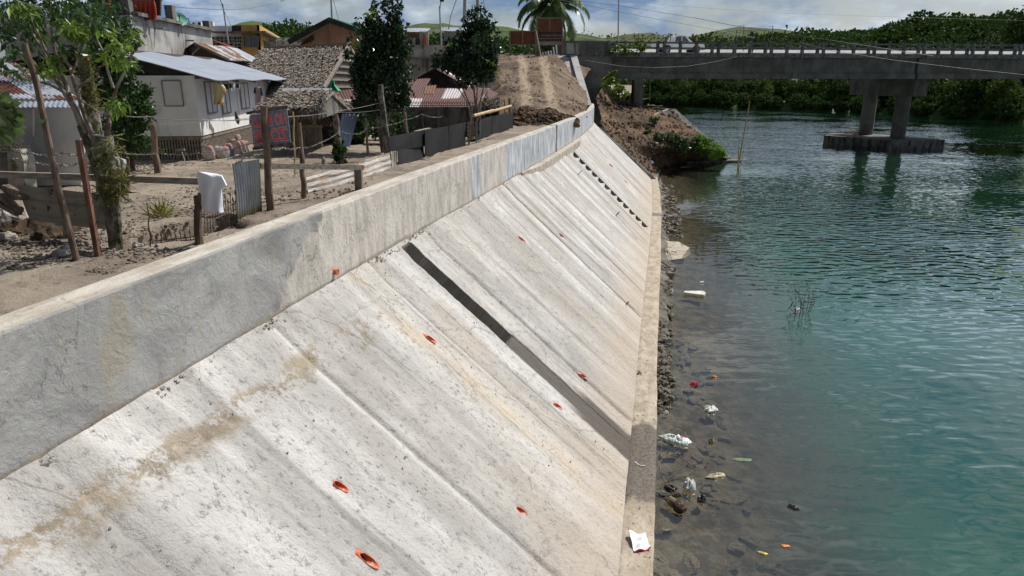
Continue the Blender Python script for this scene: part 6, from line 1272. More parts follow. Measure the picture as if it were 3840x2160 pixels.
# papaya like leaves at the left edge
pb_ = PZ(-30, 760); t = thing('papaya_plant', 'broad bright green lobed leaves reaching in from the left edge', 'plant', pb_); g = G()
for u, v, a0 in ((20, 400, .3), (50, 455, -.1), (10, 480, -.5), (25, 425, .0)):
    c = PY(u - 30, v, pb_.y - .4); 
    for k in range(7):
        a = a0 + (k - 3) * .33; L = .42 - .04 * abs(k - 3); d = Vector((math.cos(a), random.uniform(-.3, .3), math.sin(a) - .15)).normalized(); s = d.cross(Vector((0, 1, .3))).normalized()
        g.add([c, c + d * L * .3 + s * .05, c + d * L * .55 + s * .035, c + d * L * .7 + s * .06, c + d * L, c + d * L * .7 - s * .06, c + d * L * .55 - s * .035, c + d * L * .3 - s * .05], [(0, 1, 2, 3, 4, 5, 6, 7)])
g.obj('leaves', M['leafP'], t); g = G(); g.tube([pb_ - Vector((0, 0, .1)), PY(-45, 500, pb_.y), PY(-30, 430, pb_.y - .3)], [.07, .05, .02], 7); g.obj('stem', M['thinbark'], t)
# ---- shack at the left ----
t = thing('shack', 'white walled shack with a half rusted corrugated roof at the left edge', 'shack', PZ(200, 690)); Yk = 13.7; q = lambda u, v, d=0: PY(u, v, Yk + d)
corr_quad(PY(-560, 205, 17.5), PY(62, 238, 17.5), PY(316, 372, 13.2), PY(-420, 374, 13.2), corrmat('half_rusted_roofing', (.6, .64, .72), (.15, .055, .035), .56), 'roof', t, .1, .018)
corr_quad(PY(-420, 377, 13.1), PY(312, 376, 13.1), PY(292, 402, 12.6), PY(-380, 414, 12.6), M['corrG'], 'awning', t, .1, .014)
plate([q(-400, 705), q(306, 694), q(300, 380), q(-400, 380)], (0, .12, 0), M['white'], 'front_wall', t); plate([q(306, 694, .13), PY(345, 640, 17.2), PY(330, 380, 17.2), q(300, 380, .13)], (-.1, 0, 0), M['white'], 'side_wall', t)
plate([q(-200, 700, -.5), q(122, 690, -.5), q(122, 404, -.5), q(-200, 404, -.5)], (0, .06, 0), mk('grey_panel', (.3, .3, .31), (.38, .38, .39), 1.5), 'grey_panel', t)
plate([q(100, 642, -.62), q(190, 640, -.62), q(174, 504, -.62), q(98, 512, -.62)], (0, .04, 0), mk('grey_board', (.25, .26, .27), (.33, .34, .35), 2), 'loose_board', t)
# block work step beside it
t = thing('block_stack', 'low stack of grey hollow blocks behind the mossy trunk', 'block stack', PZ(335, 635)); g = G()
for k in range(4): 
    for j in range(2): g.box(PZ(322 + j * 22, 640) + Vector((0, 0, .1 + k * .2)), (.2 - .01, .2, .19))
g.obj('blocks', mblk, t)
cloth('bin_bag', 'white and blue rubbish bags heaped behind the pollarded tree', [(588, 418, 440), (600, 412, 470), (612, 414, 472), (626, 416, 470)], 15.3, M['plast'], .12, 3, 'rubbish bags')
# ---- broken concrete post, rubble, scrap timber at the far left ----
t = thing('concrete_pillar', 'broken mossy concrete pillar at the left edge behind the rail', 'pillar', PZ(55, 750)); Yp = PZ(55, 750).y; q = lambda u, v, d=0: PY(u, v, Yp + d)
g = G(); g.slab([q(30, 750), q(100, 750), q(88, 600), q(72, 562), q(45, 560), q(28, 575)], (0, .3, 0)); g.obj('shaft', mk('mossy_pillar', (.2, .19, .16), (.4, .38, .33), 3, bump=.03, bscale=9, stains=[((.08, .09, .04), 4, .5, .65, (1, 1, 1))]), t)
g = G(); g.slab([q(-60, 750, .1), q(29, 750, .1), q(27, 570, .1), q(-60, 570, .1)], (0, .4, 0)); g.obj('dark_slab', M['concd'], t)
g = G(); P = np.array([tuple(q(float(rng.normal(30, 30)), float(rng.normal(552, 10)), float(rng.uniform(-.2, .1)))) for _ in range(200)]); g.leaves(P, .16, .006, .1); g.obj('dry_twigs', M['darkbark'], t)
for a in [(-20, 715, 75, 790, 'dark plank lying on the rubble at the left edge'), (20, 700, 90, 742, 'short reddish plank end resting on the rubble'), (-30, 745, 70, 800, 'lower split timber lying on the rubble')]:
    p0, p1 = PY(a[0], a[1], 9.1), PY(a[2], a[3], 8.9); g = G(); g.beam(p0, p1, .1, .06); tag(g.obj('plank', M['pole']), a[4], 'plank')
rk = []
def rock(label, p, r, mat, group, name='rock', sq=.75, cat='rock'):
    g = G(); rx, ry, rz = r * random.uniform(.8, 1.25), r * random.uniform(.8, 1.2), r * sq; n, m_ = 10, 7; ph = [random.uniform(0, 6) for _ in range(4)]; vs = []
    for i in range(m_ + 1):
        th_ = math.pi * i / m_
        for k in range(n):
            a = 2 * math.pi * k / n; j = 1 + .2 * math.sin(2 * a + ph[0] + th_) + .14 * math.sin(3 * a + ph[1] - 2 * th_) + .1 * math.sin(5 * th_ + ph[2] + a)
            vs.append((rx * math.sin(th_) * math.cos(a) * j, ry * math.sin(th_) * math.sin(a) * j, rz * math.cos(th_) * j))
    g.add(vs, [(i * n + k, (i + 1) * n + k, (i + 1) * n + (k + 1) % n, i * n + (k + 1) % n) for i in range(m_) for k in range(n)])
    o = g.obj(name, mat, None, False); o.location = p; o.rotation_euler = (random.uniform(-.3, .3), random.uniform(-.3, .3), random.uniform(0, 6)); return tag(o, label, cat, group)
for u, v, r, lab in [(35, 790, .14, 'upper pale rubble block at the left edge under the planks'), (60, 835, .24, 'largest angular rubble block at the left edge'), (5, 830, .14, 'rubble lump cut by the left edge'), (240, 962, .11, 'brown earth lump at the foot of the leaning pole'), (30, 900, .1, 'rubble stone low at the left edge')]:
    rock(lab, PZ(u, v) + Vector((0, 0, r * .3)), r, M['rubble'], None, 'rubble_block', .7, 'rubble')
for u, v, r in [(120, 870, .22), (200, 880, .2), (150, 900, .14), (230, 850, .14), (40, 870, .15)]:
    rock('mound of brown earth and stones below the metal panel', PZ(u, v) + Vector((0, .1, -.02)), r * 1.2, M['soil'], 'earth mounds below the metal panel', 'earth_mound', .8, 'earth mound')
for i in range(26):
    u = random.uniform(-20, 700); v = random.uniform(870, 1010) if u < 420 else random.uniform(920, 960); r = random.uniform(.015, .04); o = rock('small pale stone lying on the dry dirt behind the parapet', PZ(u, v) + Vector((0, 0, .01)), r, M['rubble'], 'small stones on the dry dirt', 'stone', .7, 'stone')
for u, v, r in [(475, 850, .1), (520, 855, .13), (560, 862, .11), (600, 858, .15), (650, 862, .13), (690, 855, .14), (560, 890, .09), (640, 900, .1), (820, 830, .08), (845, 842, .07)]:
    rock('grey stone exposed in the trench behind the parapet', PZ(u, v, 4.72), r, M['stone'], 'stones in the trench', 'rock', .8)
# dented ribbed metal panel hung on the fence
t = thing('metal_panel', 'dirty ribbed metal panel propped low between the leaning pole and the pollarded tree', 'metal panel', PZ(250, 860)); q = lambda u, v, d=0: PY(u, v, 8.95 + d); P = []
for i in range(17):
    f = i / 16; a, b = (62 + (112 - 62) * f, 694 + (826 - 694) * f), (386 + (410 - 386) * f, 730 + (862 - 730) * f); d = .03 * (1 if (.18 < f < .26 or .42 < f < .5 or .86 < f < .92) else 0)
    P.append([q(a[0] + (b[0] - a[0]) * k / 14, a[1] + (b[1] - a[1]) * k / 14, -d + .02 * math.sin(k * 1.1 + f * 4)) for k in range(15)])
g = G(); g.grid(P, flip=True); g.grid([[p + Vector((0, .015, 0)) for p in r] for r in P]); g.obj('panel', mk('dirty_metal', (.14, .12, .09), (.26, .235, .19), 2, bump=.006, stains=[((.05, .04, .03), 7, .6, .68, (1, 1, 1))], rough=.6), t, True)
g = G(); g.beam(PZ(255, 885), PY(250, 800, 9.0), .1, .06); g.obj('prop', M['wood'], t)
# upright corrugated sheet, half in shade
t = thing('corrugated_sheet', 'upright grey corrugated sheet with green stained foot beside the sign post', 'corrugated sheet', PZ(935, 812)); yb = PZ(890, 822).y
m = MT('mossy_sheet'); uv = m.n('ShaderNodeSeparateXYZ', {0: m.tc.outputs['UV']}); nn = m.noise(1, 5, .65, m.vec((5, 1.2, 1), 'UV'))
c = m.mix(m.ramp(nn, .35, .65), (.26, .28, .29), (.4, .42, .43)); c = m.mix(m.ramp(m.math('ADD', uv.outputs[1], m.math('MULTIPLY', nn, .4)), .88, 1.1), c, (.19, .17, .05)); c = m.mix(m.math('MULTIPLY', m.ramp(m.noise(1, 4, .6, m.vec((9, 2, 1), 'UV', (3, 1, 0))), .64, .7), m.ramp(uv.outputs[1], .35, .15)), c, (.2, .07, .03)); ms_ = m.done(c, .5, None, .25, .4)
corr_quad(PY(872, 614, yb), PY(968, 597, yb + .45), PZ(986, 792), PZ(892, 828), ms_, 'sheet', t, .076, .018)
# iron grille pieces
def grille(label, pa, pb, h, nb, lean, spear=True, scroll=True):
    a, b = PZ(*pa, 4.78), PZ(*pb, 4.85); t = thing('iron_grille', label, 'iron grille', (a + b) / 2); g = G(); U = Vector((lean[0], lean[1], 1)).normalized(); d = (b - a)
    for i in range(nb + 1):
        p = a + d * (i / nb); hh_ = h * (1.15 if i % 2 == 0 else .95); g.tube([p, p + U * hh_], .006, 5)
        if spear: g.lathe(p + U * hh_, [(.004, 0), (.016, .02), (.001, .08)], 6)
        if scroll and i < nb and i % 2 == 0:
            for s_ in (.35, .72):
                c = p + d * (.5 / nb * 2) + U * h * s_; g.tube([c + d.normalized() * (.04 * math.cos(x) * (1 - x / 9)) + U * (.06 * math.sin(x) * (1 - x / 9)) for x in np.linspace(0, 6.5, 14)], .004, 4)
    for f in (.08, .62, .84): g.tube([a + U * h * f, b + U * h * f], .008, 5)
    g.obj('bars', M['iron'], t)
grille('rusty ornamental iron grille standing in the trench beside the t-shirt', (772, 905), (888, 848), .42, 12, (.05, .05))
grille('row of low iron spear points sticking out of the trench left of the forked post', (575, 942), (735, 925), .16, 9, (0, .1), True, True)
# ---- no build zone sign ----
t, sb, stp = post('sign_post', 'thick dark trunk post carrying the back of the banner', (1012, 792), (990, 398), .06, M['pole']); YS = sb.y + .09
t = thing('banner', 'grey banner seen from behind with mirrored red NO BUILD ZONE lettering', 'banner sign', PY(1020, 480, YS)); q = lambda u, v, d=0: PY(u, v, YS + d); C4 = [q(936, 430), q(1075, 406), q(1094, 537), q(952, 553)]
F = [[(C4[0].lerp(C4[1], x)).lerp(C4[3].lerp(C4[2], x), y) + Vector((0, .015 * math.sin(x * 7 + y * 4), 0)) for x in np.linspace(0, 1, 25)] for y in np.linspace(0, 1, 17)]
g = G(); g.grid(F, flip=True); g.grid([[p + Vector((0, .008, 0)) for p in r] for r in F]); g.obj('sheet', leafmat('grey_banner', (.19, .215, .26), (.24, .265, .31), 3, .6, .3, .2), t, True)
for a, b in (((925, 425), (1080, 400)), ((948, 558), (1101, 538))): g = G(); g.beam(q(*a), q(*b), .035, .045); g.obj('batten', M['pole'], t)
mred = solid('banner_red', (.85, .12, .12), .7); mpk = solid('banner_outline', (.75, .55, .55), .7)
def letters(body, x0, x1, y0, y1):
    cu = bpy.data.curves.new('t', 'FONT'); cu.body = body; cu.size = 1; cu.resolution_u = 3; res = []
    for off, ext, mt_, dd_ in ((.05, .0, mpk, -.018), (.015, .0, mred, -.024)):
        cu.offset = off; o = bpy.data.objects.new('t', cu); COL.objects.link(o); dg = bpy.context.evaluated_depsgraph_get(); me = bpy.data.meshes.new_from_object(o.evaluated_get(dg)); bpy.data.objects.remove(o)
        if not res: xs = [v.co.x for v in me.vertices]; ys = [v.co.y for v in me.vertices]; res = [min(xs), max(xs), min(ys), max(ys)]
        g = G(); vs = []
        for v in me.vertices:
            a = (v.co.x - res[0]) / (res[1] - res[0]); b = (v.co.y - res[2]) / (res[3] - res[2]); x = x1 + (x0 - x1) * a; y = y1 + (y0 - y1) * b   # mirrored: starts at the right
            p = C4[0].lerp(C4[1], x).lerp(C4[3].lerp(C4[2], x), y); vs.append(p + Vector((0, .015 * math.sin(x * 7 + y * 4) + dd_, 0)))
        g.add(vs, [tuple(p.vertices) for p in me.polygons]); g.obj('lettering_outline' if mt_ is mpk else 'lettering', mt_, t)
letters('NO BUILD', .05, .955, .1, .43); letters('ZONE', .045, .965, .49, .92)
# cross beam right of the sign
t = thing('cross_beam', 'weathered cross beam running right from the sign post over rusty sheets', 'rail', PY(1160, 625, 11.6)); g = G(); g.beam(PY(975, 622, 11.3), PY(1362, 628, 12.9), .06, .09); g.obj('beam', M['woodh'], t)
post('fence_post', 'leaning round post under the middle of the cross beam', (1142, 742), (1122, 460), .046, M['pole']); post('fence_post', 'squat square post under the right end of the cross beam', (1347, 712), (1343, 622), .07, M['wood'], sq=True); post('bamboo_stick', 'thin bamboo stick between the sign and the leaning post', (1108, 655), (1100, 420), .018, M['bamboo'], cat='stick'); post('fence_post', 'broken stub post in the dirt behind the cross beam', (1216, 640), (1212, 590), .05, M['wood'])
t, ib, ip = post('fence_post', 'coconut trunk post wrapped in creeper at its foot', (1280, 610), (1257, 430), .09, M['bark']); G().leaves(blobpts([(ib + Vector((0, -.05, .25)), (.17, .15, .3)), (ib + Vector((-.05, -.05, .55)), (.15, .13, .25))], 700), .08, .03, .3).obj('creeper', M['leafD'], t)
post('fence_post', 'thin pale stake between the creeper post and the dark tree', (1382, 586), (1370, 442), .035, M['wood']); post('fence_post', 'tall grey mast like post in front of the first dark tree', (1458, 598), (1425, 318), .085, M['bark'])
fp = [((1535, 560), (1514, 408), .045, 'leaning pale stake behind the first black board'), ((1592, 535), (1580, 424), .055, 'stout stake above the middle black board'), ((1645, 525), (1643, 410), .025, 'slender pole standing above the third black board'), ((1679, 520), (1677, 443), .03, 'short thin stake above the third black board'), ((1728, 512), (1726, 446), .04, 'stub at the right end of the long black fence'), ((1842, 500), (1840, 402), .025, 'slender stake behind the two crossed bamboo rails'), ((1870, 480), (1869, 366), .06, 'dark post left of the smaller dark stake by the ramp'), ((1894, 478), (1891, 374), .03, 'small dark stake between two posts by the ramp'), ((1912, 480), (1911, 368), .055, 'dark post nearest the soil heap')]
for b, tp, r, lab in fp: post('fence_post', lab, b, tp, r, M['wood'] if r < .05 else M['pole'])
t = thing('bamboo_rail', 'two pale bamboo rails lashed above the right black boards', 'rail', PY(1850, 420, 23)); g = G(); g.tube([PY(1776, 434, 22.5), PY(1850, 414, 24.2)], .05, 8); g.tube([PY(1830, 422, 23.7), PY(1916, 397, 26.5)], .045, 8); g.obj('rails', M['bamboo'], t)
# pale rusty crumpled sheets
mru = mk('pale_rusty_sheet', (.3, .27, .23), (.44, .41, .37), 2.5, bump=.01, bscale=8, stains=[((.34, .2, .1), 2.6, .47, .62, (1, 1, 1)), ((.2, .1, .05), 6, .6, .7, (1, 1, 1))], rough=.5, spec=.5)
def csheet(label, C, folds, seed):
    t = thing('rusty_sheet', label, 'metal sheet', (C[2] + C[3]) / 2); P = []
    for i in range(25):
        f = i / 24; row = []
        for k in range(25): x = k / 24; p = C[0].lerp(C[1], x).lerp(C[3].lerp(C[2], x), f); d = -.045 * (abs((f * folds) % 1 - .5) * 2) + .04 * float(fbm(x * 5, f * 5, seed)); row.append(p + Vector((.2 * -d, d, .02 * float(fbm(x * 3, f * 3, seed + 4)))))
        P.append(row)
    g = G(); g.grid(P, flip=True); g.grid([[p + Vector((0, .012, 0)) for p in r] for r in P]); g.obj('sheet', mru, t)
b0, b1, b2 = PZ(1156, 722), PZ(1345, 672), PZ(1468, 632)
csheet('crumpled pale rusty sheet lying under the cross beam', [PY(1146, 650, b0.y + .15), PY(1345, 608, b1.y + .15), b1, b0], 3, 3); csheet('crumpled pale rusty sheet between the squat post and the black boards', [PY(1330, 612, b1.y + .3), PY(1460, 570, b2.y + .2), b2, PZ(1330, 676)], 3, 13)
# black boards
def board(label, pts, tilt=.0, peel=False):
    t = thing('black_board', label, 'board fence', pts[3], 'black phenolic boards along the parapet'); g = G(); g.slab(pts, Vector((-.014, .012, 0))); g.obj('board', M['ply'], t); return t
def BD(u0, u1, vt0, vt1, vb0, vb1):
    a, b = PZ(u0, vb0), PZ(u1, vb1); return [PY(u0, vt0, a.y), PY(u1, vt1, b.y), b, a]
Ya, Yb_ = PZ(1500, 620).y, PZ(1592, 592).y
board('upper left black board of the long fence, above the torn strip', [PY(1456, 514, Ya - .3), PY(1592, 487, Yb_), PY(1594, 548, Yb_), PY(1462, 570, Ya - .3)])
board('lower left black board tucked behind the upper one', [PY(1492, 562, Ya + .05), PY(1588, 548, Yb_ + .06), PZ(1592, 594), PZ(1496, 622)])
board('middle black board of the long fence', BD(1594, 1682, 487, 473, 594, 566)); board('rightmost black board of the long fence before the gap', BD(1684, 1746, 473, 458, 566, 549))
board('black board just right of the gap in the fence', BD(1782, 1842, 456, 436, 533, 509)); board('grey stained black board nearest the soil heap', BD(1843, 1924, 436, 421, 509, 484))
t = thing('torn_sheet', 'narrow torn rusty strip hanging below the upper black board', 'metal strip', PZ(1480, 625)); corr_quad(PY(1466, 568, Ya - .25), PY(1490, 566, Ya - .2), PZ(1488, 625), PZ(1470, 630), mru, 'strip', t, .08, .015)
t = thing('plank', 'short pale plank laid on top of the middle black board', 'plank', PY(1585, 488, Yb_)); g = G(); g.beam(PY(1558, 494, Yb_ - .3), PY(1610, 482, Yb_ + .5), .12, .04); g.obj('plank', M['woodh'], t)
for u, v, r in [(1490, 630, .07), (1535, 617, .06), (1590, 600, .07), (1600, 594, .08), (1660, 578, .05), (1690, 572, .05), (1790, 536, .06), (1860, 508, .05)]: rock('small stone at the foot of the black boards', PZ(u, v), r, M['rubble'], 'stones below the black boards', 'stone', .7, 'stone')
# barbed wire and lines
def barbed(label, pts, r=.005, barbs=True):
    a = [PY(*p) for p in pts]; Q = []
    for i in range(len(a) - 1):
        for k in range(10): f = k / 10; Q.append(a[i].lerp(a[i + 1], f) - Vector((0, 0, .03 * math.sin(math.pi * f))))
    Q.append(a[-1]); g = G(); g.tube(Q, r, 5)
    if barbs:
        for i in range(1, len(Q) - 1):
            for s_ in (-1, 1): d = Vector((random.uniform(-1, 1), random.uniform(-1, 1), random.uniform(-1, 1))).normalized() * .03; g.tube([Q[i] - d, Q[i] + d], r * .7, 4)
    tag(g.obj('barbed_wire' if barbs else 'washing_line', M['wire']), label, 'wire')
barbed('upper strand of barbed wire sagging across the left shack', [(40, 555, 8.9), (120, 575, 8.8), (240, 573, 8.4), (340, 570, 8.5), (430, 568, 8.8), (590, 575, 12.5), (770, 572, 11.5), (930, 540, 11), (1000, 510, 11.1)])
barbed('lower strand of barbed wire behind the leaning pole', [(50, 590, 8.9), (130, 605, 8.8), (210, 616, 8.5), (300, 610, 8.4), (345, 615, 8.6)])
barbed('barbed wire from the sign post to the leaning post and beyond', [(1005, 552, 11), (1060, 553, 11.6), (1125, 552, 12.3), (1190, 540, 13.5), (1275, 492, 17.8), (1345, 502, 18.5), (1375, 480, 19), (1450, 470, 19), (1520, 448, 19.5), (1580, 428, 20), (1645, 440, 21), (1660, 432, 21)])
barbed('loose barbed wire tangled over the corrugated sheet', [(880, 610, 10.2), (915, 590, 10.3), (960, 580, 10.6), (1000, 560, 11)])
barbed('dark washing line crossing in front of the white house', [(420, 425, 12), (560, 437, 13), (750, 448, 15), (940, 447, 16), (1100, 437, 17), (1230, 420, 18.5), (1425, 386, 19.5)], .008, False)
barbed('thin second line from the house to the mast like post', [(560, 465, 13), (760, 452, 15), (940, 441, 16), (1270, 421, 18), (1425, 412, 19.5)], .006, False)
# ---- two slim dark trees ----
def dark_tree(name, label, base, Y, blobs, stems, n, leaf, extra=()):
    b = PZ(*base); t = thing(name, label, 'tree', b); B = [(PY(u, v, Y + d), (ru * Y / FP * 1.04, ru * Y / FP * .95, rv * Y / FP * 1.04)) for u, v, ru, rv, d in blobs]
    pts_ = blobpts(B, n, .35); pts_ = pts_ + rng.normal(size=pts_.shape) * .05; tufts = np.concatenate([np.array(c) + np.array([(random.uniform(-1, 1) * r[0], random.uniform(-1, 1) * r[1], random.uniform(.6, 1.5) * r[2])]) + rng.normal(size=(16, 3)) * np.array([.05, .05, .09]) for c, r in B for _ in range(5)]); G().leaves(np.concatenate([pts_, tufts]), leaf, leaf * .24, .75).obj('crown', M['leafA'], t)
    for s in stems: g = G(); k = len(s); g.tube([PY(u, v, Y + random.uniform(-.1, .1) * (i > 0)) for i, (u, v) in enumerate(s)], [.045 * (1 - .75 * i / (k - 1)) for i in range(k)], 7, .1); g.obj('stem', M['thinbark'], t)
    if extra: sprays(extra, 12, .07, M['leafN'], .17, 'bright_leaves', t, Y - .5)
dark_tree('slim_tree', 'tall narrow dark leaved tree behind the mast like post', (1440, 590), 20.5, [(1470, 70, 30, 45, 0), (1395, 85, 24, 35, 0), (1480, 130, 45, 60, .1), (1400, 150, 50, 60, 0), (1440, 210, 85, 75, 0), (1370, 240, 50, 60, .2), (1500, 230, 45, 70, -.2), (1440, 300, 95, 65, 0), (1350, 300, 38, 60, .3), (1430, 360, 85, 50, 0), (1500, 330, 35, 60, 0), (1400, 400, 60, 25, 0)], [[(1440, 590), (1432, 500), (1425, 400), (1440, 250), (1468, 80)], [(1436, 585), (1415, 450), (1390, 300), (1393, 110)], [(1442, 588), (1450, 470), (1480, 350), (1490, 200)]], 6600, .14, [(1392, 48), (1400, 58), (1535, 190), (1330, 165)])
dark_tree('slim_tree', 'dark leaved tree with several thin bare stems in front of the electric poles', (1788, 505), 24.5, [(1790, 85, 28, 35, 0), (1765, 110, 30, 30, .1), (1815, 120, 25, 35, 0), (1780, 170, 75, 50, 0), (1720, 200, 45, 45, .2), (1830, 200, 28, 55, -.2), (1760, 240, 85, 45, 0), (1700, 250, 35, 40, .2), (1840, 250, 25, 45, 0), (1770, 285, 65, 30, 0), (1650, 232, 25, 12, 0)], [[(1790, 505), (1785, 400), (1775, 320), (1780, 200), (1790, 80)], [(1780, 508), (1765, 400), (1735, 330), (1720, 200)], [(1796, 505), (1800, 390), (1815, 320), (1838, 200)], [(1786, 508), (1788, 380), (1792, 250)], [(1776, 505), (1760, 420), (1750, 380), (1700, 300)]], 5000, .155, [(1835, 230), (1845, 255), (1700, 165)])
shrub('bush', 'low leafy bush under the first dark tree', PZ(1475, 540), [((0, 0, .5), (.6, .5, .5)), ((.5, 0, .6), (.4, .4, .45)), ((-.9, 0, .6), (.5, .5, .55))], 1500, .12, M['leafD'], 'bush')
tg = PZ(605, 815); t = thing('grass_tuft', 'yellow green grass tuft growing in the bare yard', 'grass', tg); g = G(); n = 130; g.leaves(np.array(tg) + rng.normal(size=(n, 3)) * np.array([.05, .05, .01]), .3, .008, -1.2); g.obj('blades', mk('yellow_grass', (.2, .2, .05), (.36, .33, .1), 4, bump=0), t)
post('stick', 'thin dry stick standing at the edge of the trench', (566, 925), (552, 760), .009, M['pole'], cat='stick')
g = G()
for i in range(5200):
    u = random.uniform(-40, 1500); v = 700 + (random.random() ** .8) * 330
    p = PZ(u, v); s, l = SL(p)
    if s > -5.15: continue
    r = random.uniform(.006, .03) * (1.6 if random.random() < .08 else 1); g.ball(p + Vector((0, 0, r * .2 - (.25 if 7.2 < l < 9.6 and s > -6.9 else 0))), (r, r * 1.15, r * .7), 5, 3, .5)
for i in range(5200):
    p = Vector((random.uniform(-14, -3), random.uniform(9, 18), 4.96)); s, l = SL(p)
    if s > -5.3 or fbm(p.x * 1.2, p.y * 1.2, 88) < .1: continue
    r = random.uniform(.01, .032); g.ball(p, (r, r * 1.15, r * .7), 5, 3, .5)
tag(g.obj('dirt_clods', M['dirt']), 'small dry clods and pebbles strewn over the bare yard', 'pebbles', kind='stuff')
# ======================= shore stones, litter, poles in the water =======================
base = [rock('dark wet stone in the rubble along the toe of the concrete wall', (0, 0, -50), 1.0, M['stone'], 'stones along the toe of the wall', 'shore_stone', .7, 'stone') for _ in range(6)]
rs = random.Random(5); first = set()
for i in range(190):
    l = 14.5 + 34 * rs.random() ** 1.1
    if abs(l - SL(PZ(2525, 940, 0))[1]) < 2.6: continue
    w = .34 + .6 * sstep(24, 34, l); s = float(stoe(l)) + .5 + rs.random() ** 1.4 * w; r = rs.uniform(.05, .15) * (1.15 if l > 24 else .9)
    b = base[i % 6]; o = b if (i % 6) not in first else b.copy()
    if (i % 6) in first: COL.objects.link(o)
    first.add(i % 6)
    p = DK(s, l); o.location = (p.x, p.y, .02 + .12 * (1 - (s - float(stoe(l)) - .5) / w) + rs.uniform(-.03, .04)); o.scale = (r, r * rs.uniform(.8, 1.3), r * rs.uniform(.8, 1.1)); o.rotation_euler = (rs.uniform(-.5, .5), rs.uniform(-.5, .5), rs.uniform(0, 6))
g = G()
for i in range(2600):
    l = 14 + 35 * rs.random(); w = .25 + .5 * sstep(24, 34, l)
    if abs(l - SL(PZ(2525, 940, 0))[1]) < 2.2: continue
    s = float(stoe(l)) + .46 + abs(rs.gauss(0, .5)) * w; p = DK(s, l); r = rs.uniform(.012, .045); g.ball((p.x, p.y, .06 * (1 - (s - float(stoe(l)) - .46) / w) + rs.uniform(-.02, .03)), (r, r * 1.3, r * .8), 5, 3, .5)
for i in range(140):
    l = 11 + 38 * rs.random(); s = float(stoe(l)) + .5 + abs(rs.gauss(0, .35)); p = DK(s, l, .1 + rs.uniform(-.02, .05)); a = rs.uniform(0, 6); d = Vector((math.cos(a), math.sin(a), rs.uniform(-.1, .3))) * rs.uniform(.06, .22); g.tube([p - d, p + d], .006, 4)
tag(g.obj('shore_gravel', M['stone']), 'gravel and twigs between the stones along the toe', 'gravel', kind='stuff')
# concrete apron sloping into the water
ap_ = [PZ(2462, 904, .1), PZ(2545, 908, .06), PZ(2585, 930, -.02), PZ(2588, 955, -.05), PZ(2566, 970, -.03), PZ(2500, 978, .04), PZ(2462, 972, .1)]
t = thing('concrete_apron', 'pale concrete apron sloping from the toe into the water', 'concrete apron', ap_[0]); g = G(); g.slab([p - Vector((0, 0, .3)) for p in ap_], (0, 0, .32)); g.obj('slab', mk('apron_concrete', (.27, .23, .175), (.41, .36, .295), 3, bump=.015, bscale=22), t)
g = G()
for a, b in (((2490, 940), (2505, 948)), ((2500, 935), (2520, 975)), ((2520, 942), (2536, 949)), ((2558, 905), (2562, 918))): g.tube([PZ(*a, .12), PZ((a[0] + b[0]) / 2 + 3, (a[1] + b[1]) / 2, .16), PZ(*b, .1)], .015, 5)
tag(g.obj('twig', M['darkbark']), 'dark twigs lying on the concrete apron', 'twigs', kind='stuff')
def crumple(name, label, cat, u, v, w, d, h, mat, z=.015, seed=0, rot=0, kids=None, pz=None):
    """a crumpled bag or sheet: dented dome"""
    c = pz if pz is not None else PZ(u, v, z); t = thing(name, label, cat, c); n, m_ = 22, 9; vs = []; g = G()
    for i in range(m_ + 1):
        f = i / m_
        for k in range(n):
            a = 2 * math.pi * k / n; j = 1 + .22 * math.sin(2 * a + seed) + .16 * math.sin(5 * a + seed * 2 + f * 2) + .1 * math.sin(9 * a + f * 5 + seed); r = math.sin(math.pi / 2 * f ** .8) if f < 1 else 1.03; x, y = w / 2 * r * j * math.cos(a), d / 2 * r * j * math.sin(a)
            z_ = h * math.cos(math.pi / 2 * f) * (1 + .35 * math.sin(4 * a + seed + 4 * f) + .25 * math.sin(7 * a - 3 * f)); vs.append(c + Vector((x * math.cos(rot) - y * math.sin(rot), x * math.sin(rot) + y * math.cos(rot), z_ - .01)))
    g.add(vs, [(i * n + k, (i + 1) * n + k, (i + 1) * n + (k + 1) % n, i * n + (k + 1) % n) for i in range(m_) for k in range(n)] + [tuple(range(m_ * n + n - 1, m_ * n - 1, -1))]); g.obj('crumpled_film', mat, t, True)
    return t, c
def at_s(u, v): return PZ(u, v, 0)
px2m = lambda u, v, p: p * (PZ(u, v, 0).length) / FP * 1.02
mred2 = solid('red_plastic', (.6, .03, .08), .35); mor = solid('orange_plastic', (.75, .2, .03), .4); mpap = mk('white_wrapper', (.75, .76, .77), (.84, .84, .84), 9, bump=.01, rough=.4, stains=[((.45, .38, .3), 9, .62, .72, (1, 1, 1))])
mstr = MT('striped_plastic'); wv_ = mstr.n('ShaderNodeTexWave', {'Vector': mstr.vec((1, .35, 1)), 'Scale': 5.0, 'Distortion': 6, 'Detail': 2}).outputs['Fac']; mstr = mstr.done(mstr.mix(mstr.ramp(wv_, .45, .6), (.66, .68, .66), (.3, .42, .42)), .3, None, 0, .5)
t, c = crumple('plastic_bag', 'large white and teal striped plastic bag floating beside the toe', 'plastic bag', 2533, 1650, .52, .36, .08, mstr, seed=2, rot=-.4); g = G(); g.slab([c + Vector((.1, .0, .05)), c + Vector((.15, -.02, .05)), c + Vector((.16, .04, .05)), c + Vector((.12, .05, .055))], (0, 0, .01)); g.obj('red_print', mred2, t)
crumple('plastic_bag', 'silvery knotted plastic bag standing up in the shallows', 'plastic bag', 2585, 1828, .26, .2, .13, M['plast'], seed=5)
crumple('plastic_bag', 'olive food wrapper half sunk near the looped branch', 'wrapper', 2685, 1783, .32, .17, .035, mk('olive_wrapper', (.2, .17, .1), (.48, .42, .28), 6, bump=.01, rough=.35), seed=8, rot=.3)
